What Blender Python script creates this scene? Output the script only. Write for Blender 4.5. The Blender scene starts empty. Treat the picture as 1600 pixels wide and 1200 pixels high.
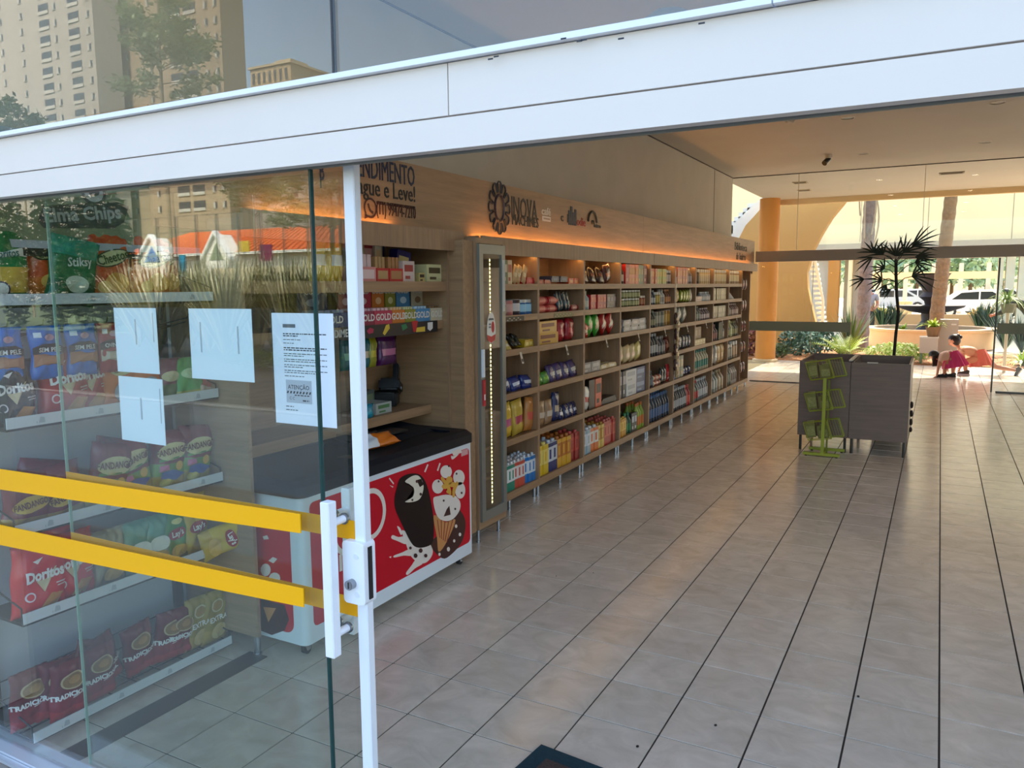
import bpy, bmesh, math, random
import numpy as np
from mathutils import Vector, Matrix
random.seed(7)
PI = math.pi
SC = bpy.context.scene
COL = SC.collection
# ---------------------------------------------------------------- camera
F, YAW, PITCH, ROLL = 1225.8, 0.498005, -0.123157, -0.00785994
CAM = np.array([2.2233354, -2.533278, 1.791438])
_cy, _sy = math.cos(YAW), math.sin(YAW)
_f = np.array([-_sy*math.cos(PITCH), _cy*math.cos(PITCH), math.sin(PITCH)])
_r = np.array([_cy, _sy, 0.0]); _u = np.cross(_r, _f)
_c, _s = math.cos(ROLL), math.sin(ROLL)
RR, UU, FW = _c*_r+_s*_u, -_s*_r+_c*_u, _f
cam = bpy.data.objects.new('camera', bpy.data.cameras.new('camera')); COL.objects.link(cam)
cam.matrix_world = Matrix(((RR[0], UU[0], -FW[0], CAM[0]), (RR[1], UU[1], -FW[1], CAM[1]), (RR[2], UU[2], -FW[2], CAM[2]), (0, 0, 0, 1)))
cam.data.sensor_width = 36; cam.data.lens = F/1600*36; cam.data.clip_end = 600; cam.data.clip_start = 0.05
SC.camera = cam
# ---------------------------------------------------------------- sky, sun, exposure
SC.view_settings.view_transform = 'Standard'; SC.view_settings.look = 'None'
SC.view_settings.exposure = 0.3; SC.view_settings.gamma = 1.0; SC.view_settings.use_curve_mapping = False
wd = bpy.data.worlds.new('world'); SC.world = wd; wd.use_nodes = True
nt = wd.node_tree; nt.nodes.clear()
sk = nt.nodes.new('ShaderNodeTexSky'); sk.sky_type = 'NISHITA'; sk.sun_disc = False
sk.sun_elevation = math.radians(52); sk.sun_rotation = math.radians(10); sk.dust_density = 3.0; sk.air_density = 1.2; sk.ozone_density = 1.0
bg = nt.nodes.new('ShaderNodeBackground'); bg.inputs[1].default_value = 0.60
wo = nt.nodes.new('ShaderNodeOutputWorld')
nt.links.new(sk.outputs[0], bg.inputs[0]); nt.links.new(bg.outputs[0], wo.inputs[0])
sun = bpy.data.objects.new('sun', bpy.data.lights.new('sun', 'SUN')); COL.objects.link(sun)
sun.data.energy = 9.5; sun.data.angle = math.radians(0.8); sun.data.color = (1.0, 0.9, 0.76)
_sd = Vector((math.sin(math.radians(10))*math.cos(math.radians(52)), math.cos(math.radians(10))*math.cos(math.radians(52)), math.sin(math.radians(52))))
sun.rotation_euler = _sd.to_track_quat('Z', 'Y').to_euler(); sun.location = (0, 30, 30)
try:
    SC.cycles.transparent_max_bounces = 16; SC.cycles.max_bounces = 8; SC.cycles.sample_clamp_indirect = 6
except Exception: pass

# ---------------------------------------------------------------- helpers
def ray(x, y): return FW+(x-800)/F*RR-(y-600)/F*UU
def at(x, y, X=None, Y=None, Z=None):
    d = ray(x, y)
    t = (X-CAM[0])/d[0] if X is not None else (Y-CAM[1])/d[1] if Y is not None else (Z-CAM[2])/d[2]
    return Vector(CAM+t*d)
def px(p):
    d = np.array(p, float)-CAM; z = d@FW
    return 800+F*(d@RR)/z, 600-F*(d@UU)/z, z
YG = -0.935                                     # plane of the shop front
def refl(x, y, D):                              # where the thing mirrored at a pixel of the shop front stands, D metres out from it
    q = at(x, y, Y=YG); d = ray(x, y); s = D/d[1]
    return Vector((q.x+d[0]*s, YG-D, q.z+d[2]*s))
def lin(c):
    if isinstance(c, str):
        c = c.lstrip('#'); c = [int(c[i:i+2], 16)/255 for i in (0, 2, 4)]
        return tuple((v/12.92 if v <= 0.04045 else ((v+0.055)/1.055)**2.4) for v in c)
    return tuple(c)
MATS = {}
def mat(c, rough=0.5, metal=0.0, noise=0.0, scale=20.0, emit=0.0, bump=0.0, spec=0.5, coat=0.0, stretch=None, vary=0.0, sss=0.0):
    key = (c, rough, metal, noise, scale, emit, bump, spec, coat, stretch, vary, sss)
    if key in MATS: return MATS[key]
    m = bpy.data.materials.new('m_%d' % len(MATS)); m.use_nodes = True
    n = m.node_tree; b = n.nodes['Principled BSDF']; L = n.links
    col = lin(c)+(1,)
    b.inputs['Base Color'].default_value = col; b.inputs['Roughness'].default_value = rough
    b.inputs['Metallic'].default_value = metal; b.inputs['Specular IOR Level'].default_value = spec
    if coat: b.inputs['Coat Weight'].default_value = coat; b.inputs['Coat Roughness'].default_value = 0.08
    if sss: b.inputs['Transmission Weight'].default_value = 0.0
    if emit: b.inputs['Emission Color'].default_value = col; b.inputs['Emission Strength'].default_value = emit
    src = None
    if noise or bump:
        tc = n.nodes.new('ShaderNodeTexCoord'); mp = n.nodes.new('ShaderNodeMapping'); tx = n.nodes.new('ShaderNodeTexNoise')
        mp.inputs['Scale'].default_value = stretch or (1, 1, 1)
        tx.inputs['Scale'].default_value = scale; tx.inputs['Detail'].default_value = 6
        oi = n.nodes.new('ShaderNodeObjectInfo'); va = n.nodes.new('ShaderNodeVectorMath'); va.operation = 'ADD'
        L.new(tc.outputs['Object'], va.inputs[0]); L.new(oi.outputs['Random'], va.inputs[1])
        L.new(va.outputs[0], mp.inputs[0]); L.new(mp.outputs[0], tx.inputs['Vector'])
        if noise:
            rp = n.nodes.new('ShaderNodeValToRGB'); e = rp.color_ramp.elements
            e[0].position = 0.3; e[1].position = 0.7
            e[0].color = tuple(v*(1-noise) for v in col[:3])+(1,); e[1].color = tuple(min(1, v*(1+noise*0.7)) for v in col[:3])+(1,)
            L.new(tx.outputs['Fac'], rp.inputs[0]); src = rp.outputs[0]; L.new(src, b.inputs['Base Color'])
        if bump:
            bp = n.nodes.new('ShaderNodeBump'); bp.inputs['Strength'].default_value = bump; bp.inputs['Distance'].default_value = 0.01
            L.new(tx.outputs['Fac'], bp.inputs['Height']); L.new(bp.outputs[0], b.inputs['Normal'])
    if vary:
        oi = n.nodes.new('ShaderNodeObjectInfo'); hs = n.nodes.new('ShaderNodeHueSaturation'); mr = n.nodes.new('ShaderNodeMapRange')
        mr.inputs['To Min'].default_value = 1-vary; mr.inputs['To Max'].default_value = 1+vary
        L.new(oi.outputs['Random'], mr.inputs['Value']); L.new(mr.outputs[0], hs.inputs['Value'])
        if src: L.new(src, hs.inputs['Color'])
        else: hs.inputs['Color'].default_value = col
        L.new(hs.outputs[0], b.inputs['Base Color'])
    MATS[key] = m; return m
def glassmat(name, tint, refl_ior=1.45, gain=1.0, rough=0.0):
    m = bpy.data.materials.new(name); m.use_nodes = True; n = m.node_tree; n.nodes.clear(); L = n.links
    o = n.nodes.new('ShaderNodeOutputMaterial'); mx = n.nodes.new('ShaderNodeMixShader'); t = n.nodes.new('ShaderNodeBsdfTransparent')
    g = n.nodes.new('ShaderNodeBsdfGlossy'); g.inputs['Roughness'].default_value = rough; g.inputs['Color'].default_value = (1, 1, 1, 1)
    lw = n.nodes.new('ShaderNodeLayerWeight'); lw.inputs[0].default_value = 0.5
    pw_ = n.nodes.new('ShaderNodeMath'); pw_.operation = 'POWER'; pw_.inputs[1].default_value = 4.0
    r0 = ((refl_ior-1)/(refl_ior+1))**2*gain
    mm = n.nodes.new('ShaderNodeMath'); mm.operation = 'MULTIPLY_ADD'; mm.inputs[1].default_value = 1-r0; mm.inputs[2].default_value = r0; mm.use_clamp = True
    t.inputs[0].default_value = tint+(1,)
    L.new(lw.outputs['Facing'], pw_.inputs[0]); L.new(pw_.outputs[0], mm.inputs[0])
    L.new(mm.outputs[0], mx.inputs[0]); L.new(t.outputs[0], mx.inputs[1]); L.new(g.outputs[0], mx.inputs[2]); L.new(mx.outputs[0], o.inputs[0])
    return m
GLASS = glassmat('glass_pane', (0.93, 0.965, 0.95), 1.56, 1.0)
GLASS_CLEAR = glassmat('glass_clear', (0.95, 0.97, 0.95), 1.4, 0.8)
GLASS_EDGE = mat((0.01, 0.05, 0.045), 0.15)
def woodmat(name, c, axis, scale=1.0, amt=0.22, rough=0.45):
    m = bpy.data.materials.new(name); m.use_nodes = True; n = m.node_tree; b = n.nodes['Principled BSDF']; L = n.links
    tc = n.nodes.new('ShaderNodeTexCoord'); mp = n.nodes.new('ShaderNodeMapping'); tx = n.nodes.new('ShaderNodeTexNoise')
    s = [14*scale]*3; s[axis] = 0.9*scale; mp.inputs['Scale'].default_value = s
    tx.inputs['Scale'].default_value = 2.2; tx.inputs['Detail'].default_value = 9; tx.inputs['Roughness'].default_value = 0.65; tx.inputs['Distortion'].default_value = 0.4
    rp = n.nodes.new('ShaderNodeValToRGB'); e = rp.color_ramp.elements; e[0].position = 0.32; e[1].position = 0.68; col = lin(c)
    e[0].color = tuple(v*(1-amt) for v in col)+(1,); e[1].color = tuple(v*(1+amt*.6) for v in col)+(1,)
    L.new(tc.outputs['Object'], mp.inputs[0]); L.new(mp.outputs[0], tx.inputs['Vector']); L.new(tx.outputs['Fac'], rp.inputs[0]); L.new(rp.outputs[0], b.inputs['Base Color'])
    b.inputs['Roughness'].default_value = rough; return m
WOOD_H = woodmat('oak_along_y', '#a3805f', 1); WOOD_V = woodmat('oak_upright', '#9f7d5f', 2); WOOD_X = woodmat('oak_along_x', '#a3805f', 0)
WOOD_DK = woodmat('walnut_grey', '#735c50', 0, 1.0, 0.18, 0.4)

class MB:
    def __init__(s): s.v = []; s.f = []; s.m = []; s.cur = 0
    def q(s, *ids): s.f.append(ids); s.m.append(s.cur)
    def poly(s, pts):
        b = len(s.v); s.v += [tuple(p) for p in pts]; s.q(*range(b, b+len(pts)))
    def box(s, x0, x1, y0, y1, z0, z1, M=None):
        b = len(s.v); P = [(x, y, z) for x in (x0, x1) for y in (y0, y1) for z in (z0, z1)]
        if M: P = [tuple(M @ Vector(p)) for p in P]
        s.v += P
        for f in ((0, 1, 3, 2), (4, 6, 7, 5), (0, 4, 5, 1), (2, 3, 7, 6), (0, 2, 6, 4), (1, 5, 7, 3)): s.q(*[b+i for i in f])
        return s
    def tube(s, p0, p1, r0, r1=None, n=8, caps=True):
        r1 = r0 if r1 is None else r1; p0, p1 = Vector(p0), Vector(p1); d = (p1-p0).normalized()
        a = d.orthogonal().normalized(); c = d.cross(a); b = len(s.v)
        for p, r in ((p0, r0), (p1, r1)):
            for i in range(n):
                t = 2*PI*i/n; s.v.append(tuple(p+a*math.cos(t)*r+c*math.sin(t)*r))
        for i in range(n): s.q(b+i, b+(i+1) % n, b+n+(i+1) % n, b+n+i)
        if caps: s.q(*[b+n-1-i for i in range(n)]); s.q(*[b+n+i for i in range(n)])
        return s
    def path(s, pts, r, n=6):
        for a, b in zip(pts[:-1], pts[1:]):
            if (Vector(a)-Vector(b)).length > 1e-6: s.tube(a, b, r, n=n)
        return s
    def lathe(s, prof, c=(0, 0, 0), n=16, mats=None, cap=True):
        b = len(s.v); k = len(prof)
        for r, z in prof:
            for i in range(n):
                t = 2*PI*i/n; s.v.append((c[0]+r*math.cos(t), c[1]+r*math.sin(t), c[2]+z))
        for j in range(k-1):
            if mats: s.cur = mats[j]
            for i in range(n): s.q(b+j*n+i, b+j*n+(i+1) % n, b+(j+1)*n+(i+1) % n, b+(j+1)*n+i)
        if cap:
            if mats: s.cur = mats[0]
            s.q(*[b+n-1-i for i in range(n)])
            if mats: s.cur = mats[-1]
            s.q(*[b+(k-1)*n+i for i in range(n)])
        return s
    def ball(s, c, r, n=8, m=5, sq=(1, 1, 1)):
        pr = [(max(1e-4, math.sin(PI*j/m)), -math.cos(PI*j/m)) for j in range(m+1)]
        b = len(s.v); s.lathe(pr, n=n)
        for i in range(b, len(s.v)):
            v = s.v[i]; s.v[i] = (c[0]+v[0]*r*sq[0], c[1]+v[1]*r*sq[1], c[2]+v[2]*r*sq[2])
        return s
    def prism(s, pts, a0, a1, axis=0):             # closed outline extruded along an axis
        n = len(pts); b = len(s.v)
        def mk(p, a): return (a, p[0], p[1]) if axis == 0 else (p[0], a, p[1]) if axis == 1 else (p[0], p[1], a)
        s.v += [mk(p, a0) for p in pts]+[mk(p, a1) for p in pts]
        s.q(*range(b, b+n)); s.q(*[b+2*n-1-i for i in range(n)])
        for i in range(n): s.q(b+i, b+n+i, b+n+(i+1) % n, b+(i+1) % n)
        return s
    def mesh(s, name, mats, smooth=False, fix=True):
        me = bpy.data.meshes.new(name); me.from_pydata(s.v, [], s.f)
        for m in (mats if isinstance(mats, (list, tuple)) else [mats]): me.materials.append(m)
        me.polygons.foreach_set('material_index', s.m)
        if fix:
            bm = bmesh.new(); bm.from_mesh(me); bmesh.ops.recalc_face_normals(bm, faces=bm.faces); bm.to_mesh(me); bm.free()
        if smooth:
            me.polygons.foreach_set('use_smooth', [True]*len(me.polygons))
            try: me.set_sharp_from_angle(angle=math.radians(40))
            except Exception: pass
        me.update(); return me
    def build(s, name, mats, parent=None, smooth=False, fix=True, loc=None, bevel=0):
        me = s.mesh(name, mats, smooth, fix)
        if bevel:
            bm = bmesh.new(); bm.from_mesh(me)
            bmesh.ops.bevel(bm, geom=bm.edges[:], offset=bevel, segments=2, affect='EDGES', clamp_overlap=True); bm.to_mesh(me); bm.free()
        return link(me, name, parent, loc)
def link(me, name, parent=None, loc=None):
    o = bpy.data.objects.new(name, me); COL.objects.link(o)
    if parent is not None: o.parent = parent; CH.setdefault(parent.name, []).append(o)
    if loc is not None: o.location = loc
    return o
def tag(o, label=None, cat=None, group=None, kind=None):
    if label: o['label'] = label
    if cat: o['category'] = cat
    if group: o['group'] = group
    if kind: o['kind'] = kind
    return o
def thing(name, label, cat, loc=(0, 0, 0), rz=0, group=None, rot=None):
    o = bpy.data.objects.new(name, None); o.empty_display_size = 0.1; COL.objects.link(o); o.location = loc
    o.rotation_euler = rot if rot else (0, 0, rz)
    return tag(o, label, cat, group)
def struct(o): o['kind'] = 'structure'; return o
CH = {}
def dup(o, loc=None, rot=None, label=None, group=None, parent=None, scale=None):
    c = o.copy(); COL.objects.link(c); c.parent = parent
    if loc is not None: c.location = loc
    if rot is not None: c.rotation_euler = rot
    if scale is not None: c.scale = scale
    if label: c['label'] = label
    if group: c['group'] = group
    kids = []
    for ch in CH.get(o.name, ()): kids.append(dup(ch, parent=c))
    if kids: CH[c.name] = kids
    return c
# text as flat triangles
_TX = {}
def text2d(s, size, bold=0.0, shear=0.0, cuts=0):
    key = (s, round(size, 4), bold, shear, cuts)
    if key in _TX: return _TX[key]
    cu = bpy.data.curves.new('tmp', 'FONT'); cu.body = s; cu.size = size; cu.align_x = 'CENTER'; cu.align_y = 'CENTER'
    cu.offset = bold*size; cu.shear = shear; cu.resolution_u = 2
    o = bpy.data.objects.new('tmp', cu); COL.objects.link(o)
    dg = bpy.context.evaluated_depsgraph_get(); me = bpy.data.meshes.new_from_object(o.evaluated_get(dg))
    if cuts:
        bm = bmesh.new(); bm.from_mesh(me); bmesh.ops.triangulate(bm, faces=bm.faces)
        le = [e for e in bm.edges if e.calc_length() > size*0.35]
        if le: bmesh.ops.subdivide_edges(bm, edges=le, cuts=cuts)
        bmesh.ops.triangulate(bm, faces=bm.faces); bm.to_mesh(me); bm.free()
    r = ([(v.co.x, v.co.y) for v in me.vertices], [tuple(p.vertices) for p in me.polygons])
    bpy.data.objects.remove(o); bpy.data.curves.remove(cu); bpy.data.meshes.remove(me)
    _TX[key] = r; return r
def put_text(mb, s, size, fn, cx=0, cy=0, rot=0, bold=0.0, shear=0.0, cuts=0, mi=0, sx=1.0):
    """fn maps (a,b) on the print plane to a 3D point"""
    V, Fc = text2d(s, size, bold, shear, cuts); b = len(mb.v); c_, s_ = math.cos(rot), math.sin(rot)
    for x, y in V: x *= sx; mb.v.append(tuple(fn(cx+x*c_-y*s_, cy+x*s_+y*c_)))
    for f in Fc: mb.f.append(tuple(b+i for i in f)); mb.m.append(mi)
def put_poly(mb, pts, fn, mi=0, fan=True):
    b = len(mb.v); cx = sum(p[0] for p in pts)/len(pts); cy = sum(p[1] for p in pts)/len(pts)
    if fan:
        mb.v.append(tuple(fn(cx, cy)))
        k = len(pts)
        for p in pts: mb.v.append(tuple(fn((p[0]+cx)/2, (p[1]+cy)/2)))
        for p in pts: mb.v.append(tuple(fn(*p)))
        for i in range(k):
            j = (i+1) % k
            for f in ((b, b+1+i, b+1+j), (b+1+i, b+1+k+i, b+1+k+j, b+1+j)): mb.f.append(f); mb.m.append(mi)
    else:
        for p in pts: mb.v.append(tuple(fn(*p)))
        mb.f.append(tuple(range(b, b+len(pts)))); mb.m.append(mi)
def ell(cx, cy, a, b, n=16, rot=0):
    return [(cx+a*math.cos(2*PI*i/n)*math.cos(rot)-b*math.sin(2*PI*i/n)*math.sin(rot), cy+a*math.cos(2*PI*i/n)*math.sin(rot)+b*math.sin(2*PI*i/n)*math.cos(rot)) for i in range(n)]
def rrect(x0, x1, y0, y1, r, n=4):
    o = []
    for cx, cy, a in ((x1-r, y1-r, 0), (x0+r, y1-r, 90), (x0+r, y0+r, 180), (x1-r, y0+r, 270)):
        for i in range(n+1):
            t = math.radians(a+90*i/n); o.append((cx+r*math.cos(t), cy+r*math.sin(t)))
    return o
ORD = ['first', 'second', 'third', 'fourth', 'fifth', 'sixth', 'seventh', 'eighth', 'ninth', 'tenth', 'eleventh', 'twelfth', 'thirteenth', 'fourteenth']
# ================================================================ SETTING
T = 0.33; TY = 0.33*1.01906
XW = -1.262          # long side wall
YB = 12.49           # rear glass front
ZC = 3.76            # ceiling
# ---- floor
fl = MB(); fl.box(XW, 8.0, YG-0.03, 17.0, -0.12, -0.004)
floor = struct(fl.build('floor', mat('#3b312b', 0.85)))
def tilemat():
    m = bpy.data.materials.new('floor_tile'); m.use_nodes = True; n = m.node_tree; b = n.nodes['Principled BSDF']; L = n.links
    g = n.nodes.new('ShaderNodeNewGeometry'); oi = n.nodes.new('ShaderNodeObjectInfo')
    mp = n.nodes.new('ShaderNodeMapping'); mp.inputs['Scale'].default_value = (1, 1.2, 1)
    va = n.nodes.new('ShaderNodeVectorMath'); va.operation = 'ADD'
    sc_ = n.nodes.new('ShaderNodeMath'); sc_.operation = 'MULTIPLY'; sc_.inputs[1].default_value = 40; L.new(oi.outputs['Random'], sc_.inputs[0])
    L.new(g.outputs['Position'], mp.inputs[0]); L.new(mp.outputs[0], va.inputs[0]); L.new(sc_.outputs[0], va.inputs[1])
    t1 = n.nodes.new('ShaderNodeTexNoise'); t1.inputs['Scale'].default_value = 6; t1.inputs['Detail'].default_value = 8; t1.inputs['Roughness'].default_value = 0.6; t1.inputs['Distortion'].default_value = 0.8
    L.new(va.outputs[0], t1.inputs['Vector'])
    rp = n.nodes.new('ShaderNodeValToRGB'); e = rp.color_ramp.elements
    e[0].position = 0.28; e[0].color = lin('#c6b8a6')+(1,); e[1].position = 0.74; e[1].color = lin('#e4d6c6')+(1,)
    L.new(t1.outputs['Fac'], rp.inputs[0])
    hs = n.nodes.new('ShaderNodeHueSaturation'); mr = n.nodes.new('ShaderNodeMapRange'); mr.inputs['To Min'].default_value = 0.96; mr.inputs['To Max'].default_value = 1.04
    L.new(oi.outputs['Random'], mr.inputs['Value']); L.new(mr.outputs[0], hs.inputs['Value']); L.new(rp.outputs[0], hs.inputs['Color']); L.new(hs.outputs[0], b.inputs['Base Color'])
    r2 = n.nodes.new('ShaderNodeMapRange'); r2.inputs['To Min'].default_value = 0.13; r2.inputs['To Max'].default_value = 0.24
    L.new(t1.outputs['Fac'], r2.inputs['Value']); L.new(r2.outputs[0], b.inputs['Roughness'])
    bp = n.nodes.new('ShaderNodeBump'); bp.inputs['Strength'].default_value = 0.05; bp.inputs['Distance'].default_value = 0.004
    t2 = n.nodes.new('ShaderNodeTexNoise'); t2.inputs['Scale'].default_value = 5; t2.inputs['Detail'].default_value = 3
    L.new(va.outputs[0], t2.inputs['Vector']); L.new(t2.outputs['Fac'], bp.inputs['Height']); L.new(bp.outputs[0], b.inputs['Normal'])
    b.inputs['Specular IOR Level'].default_value = 0.7
    return m
TILE = tilemat()
tl = MB(); g = 0.003; e_ = 0.0012
def tile_into(mb, x0, y0, w, h):
    b = len(mb.v)
    mb.v += [(x0+g, y0+g, -0.008), (x0+w-g, y0+g, -0.008), (x0+w-g, y0+h-g, -0.008), (x0+g, y0+h-g, -0.008),
             (x0+g+e_, y0+g+e_, 0), (x0+w-g-e_, y0+g+e_, 0), (x0+w-g-e_, y0+h-g-e_, 0), (x0+g+e_, y0+h-g-e_, 0)]
    mb.q(b+4, b+5, b+6, b+7)
    for i in range(4): mb.q(b+i, b+(i+1) % 4, b+4+(i+1) % 4, b+4+i)
tile_into(tl, 0, 0, T, TY); tile_me = tl.mesh('tile', TILE)
cand = []
for i in range(-4, 25):
    for j in range(-3, 52):
        x0, y0 = i*T, j*TY
        if x0 < XW-0.3 or y0 > 16.9: continue
        X, Y, z = px((x0+T/2, y0+TY/2, 0))
        seen = z > 0 and -60 < X < 1660 and Y < 1260 and not (x0+T < -1.1) and not (y0 > 1.8 and x0+T < -0.9)
        cand.append((0 if seen else 1, z if z > 0 else 99, x0, y0))
cand.sort(); rest = MB()
for k, (ns, z, x0, y0) in enumerate(cand):
    if k < 300 and not ns:
        t = link(tile_me, 'tile', floor, (x0, y0, 0))
    else:
        w = T; h = TY
        if y0 < YG: h = y0+TY-YG; y0 = YG
        if x0 < XW: w = x0+T-XW; x0 = XW
        if w > 0.02 and h > 0.02: tile_into(rest, x0, y0, w, h)
tag(rest.build('tile', TILE, floor, fix=False), kind='stuff')
# ---- shell
plaster = mat('#cdc5b8', 0.75, noise=0.05, scale=2.5)
ceil_m = mat('#c9c2b6', 0.7, noise=0.03, scale=1.5)
struct(MB().box(XW-0.2, XW, YG-0.3, YB, 0, 4.2).build('wall_left', plaster))
struct(MB().box(XW, XW+0.004, 11.15, 11.165, 2.57, ZC).build('trim_1', mat('#6d6256', 0.7)))
wr = MB(); wr.box(7.0, 7.2, YG, YB+4, 0, 0.3); wr.box(7.0, 7.2, YG, YB+4, 2.3, 4.2)
wr.box(7.0, 7.2, YG, 4.0, 0.3, 2.3); wr.box(7.0, 7.2, 7.5, YB+4, 0.3, 2.3)  # unseen wall; its gap is added to let side daylight in
struct(wr.build('wall_right', plaster))
struct(MB().box(XW-0.2, 8.0, YG+0.02, 17.0, ZC, ZC+0.45).build('ceiling', ceil_m))
cm = MB(); cm.box(XW, XW+0.012, YG+0.1, YB, ZC-0.012, ZC); cm.box(XW, 7, YB-0.012, YB, ZC-0.014, ZC); struct(cm.build('trim_2', mat('#5a5148', 0.8)))
# rear wall beside the snack rack is pale grey
struct(MB().box(XW, -1.13, YG+0.03, 0.085, 0, 2.45).build('wall_back', mat('#c2ccd6', 0.6, noise=0.04, scale=3)))
# ---- front beam and upper glazing
beam = thing('facade_beam', 'white aluminium clad beam across the whole shop front above the glass', 'beam', (0, YG, 2.1))
wm = mat('#e8dfd6', 0.42, noise=0.02, scale=3)
seg = [(-3.2, 1.225), (1.228, 4.6), (4.603, 8.0)]
for a, b in seg:
    MB().box(a, b, -0.055, 0.0, 0.077, 0.19).build('cladding_panel', wm, beam)
for a, b in [(-3.2, 1.93), (1.933, 8.0)]:
    MB().box(a, b, -0.075, 0.02, 0.192, 0.205).build('cap_strip', mat('#eef3fb', 0.3), beam)
MB().box(-3.2, 8.0, -0.055, -0.02, 0.003, 0.073).build('lower_panel', wm, beam)
MB().box(-3.2, 8.0, -0.045, 0.05, 0.072, 0.08).build('recess', mat('#b0a6a4', 0.7), beam)
sf = MB(); sf.box(-3.2, 8, -0.02, 0.0, 0.012, 0.03); sf.box(-3.2, 8, 0.0, 0.07, 0.02, 0.035); sf.box(-3.2, 8, 0.0, 0.004, 0.0, 0.02); sf.build('door_track', mat('#9a9c9c', 0.35, 0.6), beam)
chips = MB()
for (X, Y) in ((775, 88), (766, 92), (880, 60), (905, 64), (912, 62), (970, 60), (1096, 36)):
    p = at(X, Y, Y=YG-0.077); chips.box(p.x-0.006, p.x+0.006, YG-0.0765-YG, -0.0752, p.z-2.1-0.0015, p.z-2.1+0.0015)
chips.build('chipped_paint', mat('#3a3f48', 0.8), beam)
for k, (a, b) in enumerate(((-3.2, 0.85), (0.856, 8.0))):
    w = struct(MB().box(a, b, YG-0.005, YG+0.005, 2.31, 4.15).build('window_%d' % (k+1), GLASS)); 
struct(MB().box(0.85, 0.856, YG-0.006, YG+0.006, 2.31, 4.15).build('trim_3', mat('#20262c', 0.4)))
struct(MB().box(-30, 24, YG-0.15, YG+0.25, 4.15, 8.6).build('wall_front', mat('#e4e2dd', 0.7)))  # unseen upper front, made taller and wider to shade the pavement
struct(MB().box(-30, XW-0.2, YG-0.01, YG+0.25, 0, 4.15).build('wall_front_side', mat('#dcdcd8', 0.7)))  # unseen side front, stretched out to keep more pavement in shade
# ---- shop front, fixed pane
fx = thing('fixed_glass_panel', 'large fixed glass pane at left with a dark free edge and two yellow bands', 'glass panel', (0, YG, 0))
MB().box(-1.25, 0.757, -0.005, 0.005, 0.03, 2.1).build('pane', GLASS, fx)
MB().box(0.757, 0.763, -0.006, 0.006, 0.03, 2.1).build('edge', GLASS_EDGE, fx)
ym = mat('#ffb700', 0.38, spec=0.4); ym2 = mat('#f2aa00', 0.42)
for z in (1.11, 0.893):
    s = MB(); s.prism([(-1.25, z-0.065), (0.68, z), (0.68, z+0.055), (-1.25, z+0.02)], -0.009, -0.0055, 1); s.build('yellow_band', ym, fx)
sl = MB(); sl.box(-1.25, 0.0, -0.05, 0.05, 0.0, 0.022); sl.box(-1.25, -0.0, -0.075, -0.052, 0, 0.012); sl.build('sill_rail', mat('#cfd6de', 0.3, 0.5), fx)
# paper sheets behind the fixed pane
pm = mat('#dfeaf2', 0.6); pm2 = mat('#aeb6bf', 0.6)
def paper(x0, x1, z0, z1, Y, label, rot=0.0, marks=()):
    o = thing('paper_sheet', label, 'paper', ((x0+x1)/2, Y, z0), group='paper sheets taped to the glass'); w = (x1-x0)/2
    o.rotation_euler = (0, rot, 0)
    MB().box(-w, w, -0.0006, 0.0006, 0, z1-z0).build('sheet', pm, o)
    if marks:
        m = MB()
        for a, b, c, d in marks: m.box(a, b, -0.0012, -0.0008, c, d)
        tag(m.build('tape_mark', pm2, o), kind='stuff')
    return o
paper(-0.103, 0.100, 1.53, 1.735, YG+0.012, 'upper of the two blank white sheets at the left, above its twin', 0.0, [(-0.002, 0.004, 0.09, 0.17), (0.083, 0.087, 0.1, 0.19)])
paper(-0.105, 0.108, 1.305, 1.515, YG+0.012, 'lower of the two stacked blank white sheets at the left', 0.01, [(-0.004, 0.003, 0.075, 0.145), (0.09, 0.094, 0.07, 0.18)])
paper(0.248, 0.508, 1.525, 1.735, YG+0.012, 'wide blank white sheet between the stacked sheets and the printed notice', 0.0, [(-0.085, -0.079, 0.08, 0.17), (0.07, 0.076, 0.08, 0.16)])
# ---- sliding leaf
YD = -0.872
dr = thing('sliding_glass_door', 'sliding glass door leaf with white edge post, slid open behind the fixed pane', 'door', (0, YD, 0))
MB().box(-0.5, 0.832, -0.004, 0.004, 0.02, 2.1).build('pane', GLASS, dr)
MB().box(-0.503, -0.499, -0.005, 0.005, 0.02, 2.1).build('edge', mat('#8fae9f', 0.2), dr)
pw = mat('#eef2f8', 0.35)
MB().box(0.826, 0.862, -0.014, 0.014, 0.005, 2.118).build('edge_post', pw, dr, bevel=0.002)
for z, h in ((1.092, 0.055), (0.868, 0.055)):
    MB().box(-0.499, 0.828, -0.0075, -0.0045, z, z+h).build('yellow_band', ym2, dr)
for s, nm in ((-1, 'front_handle'), (1, 'rear_handle')):
    h = MB(); yy = s*0.072; x0, z0, z1 = (0.785 if s < 0 else 0.735, 0.772, 1.215)
    h.box(x0-0.016, x0+0.016, yy-0.016, yy+0.016, z0, z1); hb = h.build('pull_handle', mat('#f2f4f8', 0.35), dr, bevel=0.002); hb['label'] = 'white square pull handle on the %s side of the glass' % ('outer' if s < 0 else 'inner')
    for z in (1.15, 0.83):
        MB().tube((x0, s*0.004, z), (x0, yy, z), 0.011, n=14).build('standoff', mat('#f2f4f8', 0.3), hb, smooth=True)
        MB().tube((x0, s*0.005, z), (x0, s*0.012, z), 0.0165, n=16).build('collar', mat('#8d8f94', 0.25, 0.8), hb, smooth=True)
lk = MB(); lk.prism(rrect(0.792, 0.868, 0.915, 1.095, 0.012), -0.03, 0.022, 1); lk_ = lk.build('lock_case', mat('#f0f3f8', 0.3), dr, bevel=0.0015)
MB().box(0.866, 0.871, -0.012, 0.004, 0.93, 1.08).build('strike_plate', mat('#2a2a2c', 0.4, 0.6), lk_)
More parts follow.
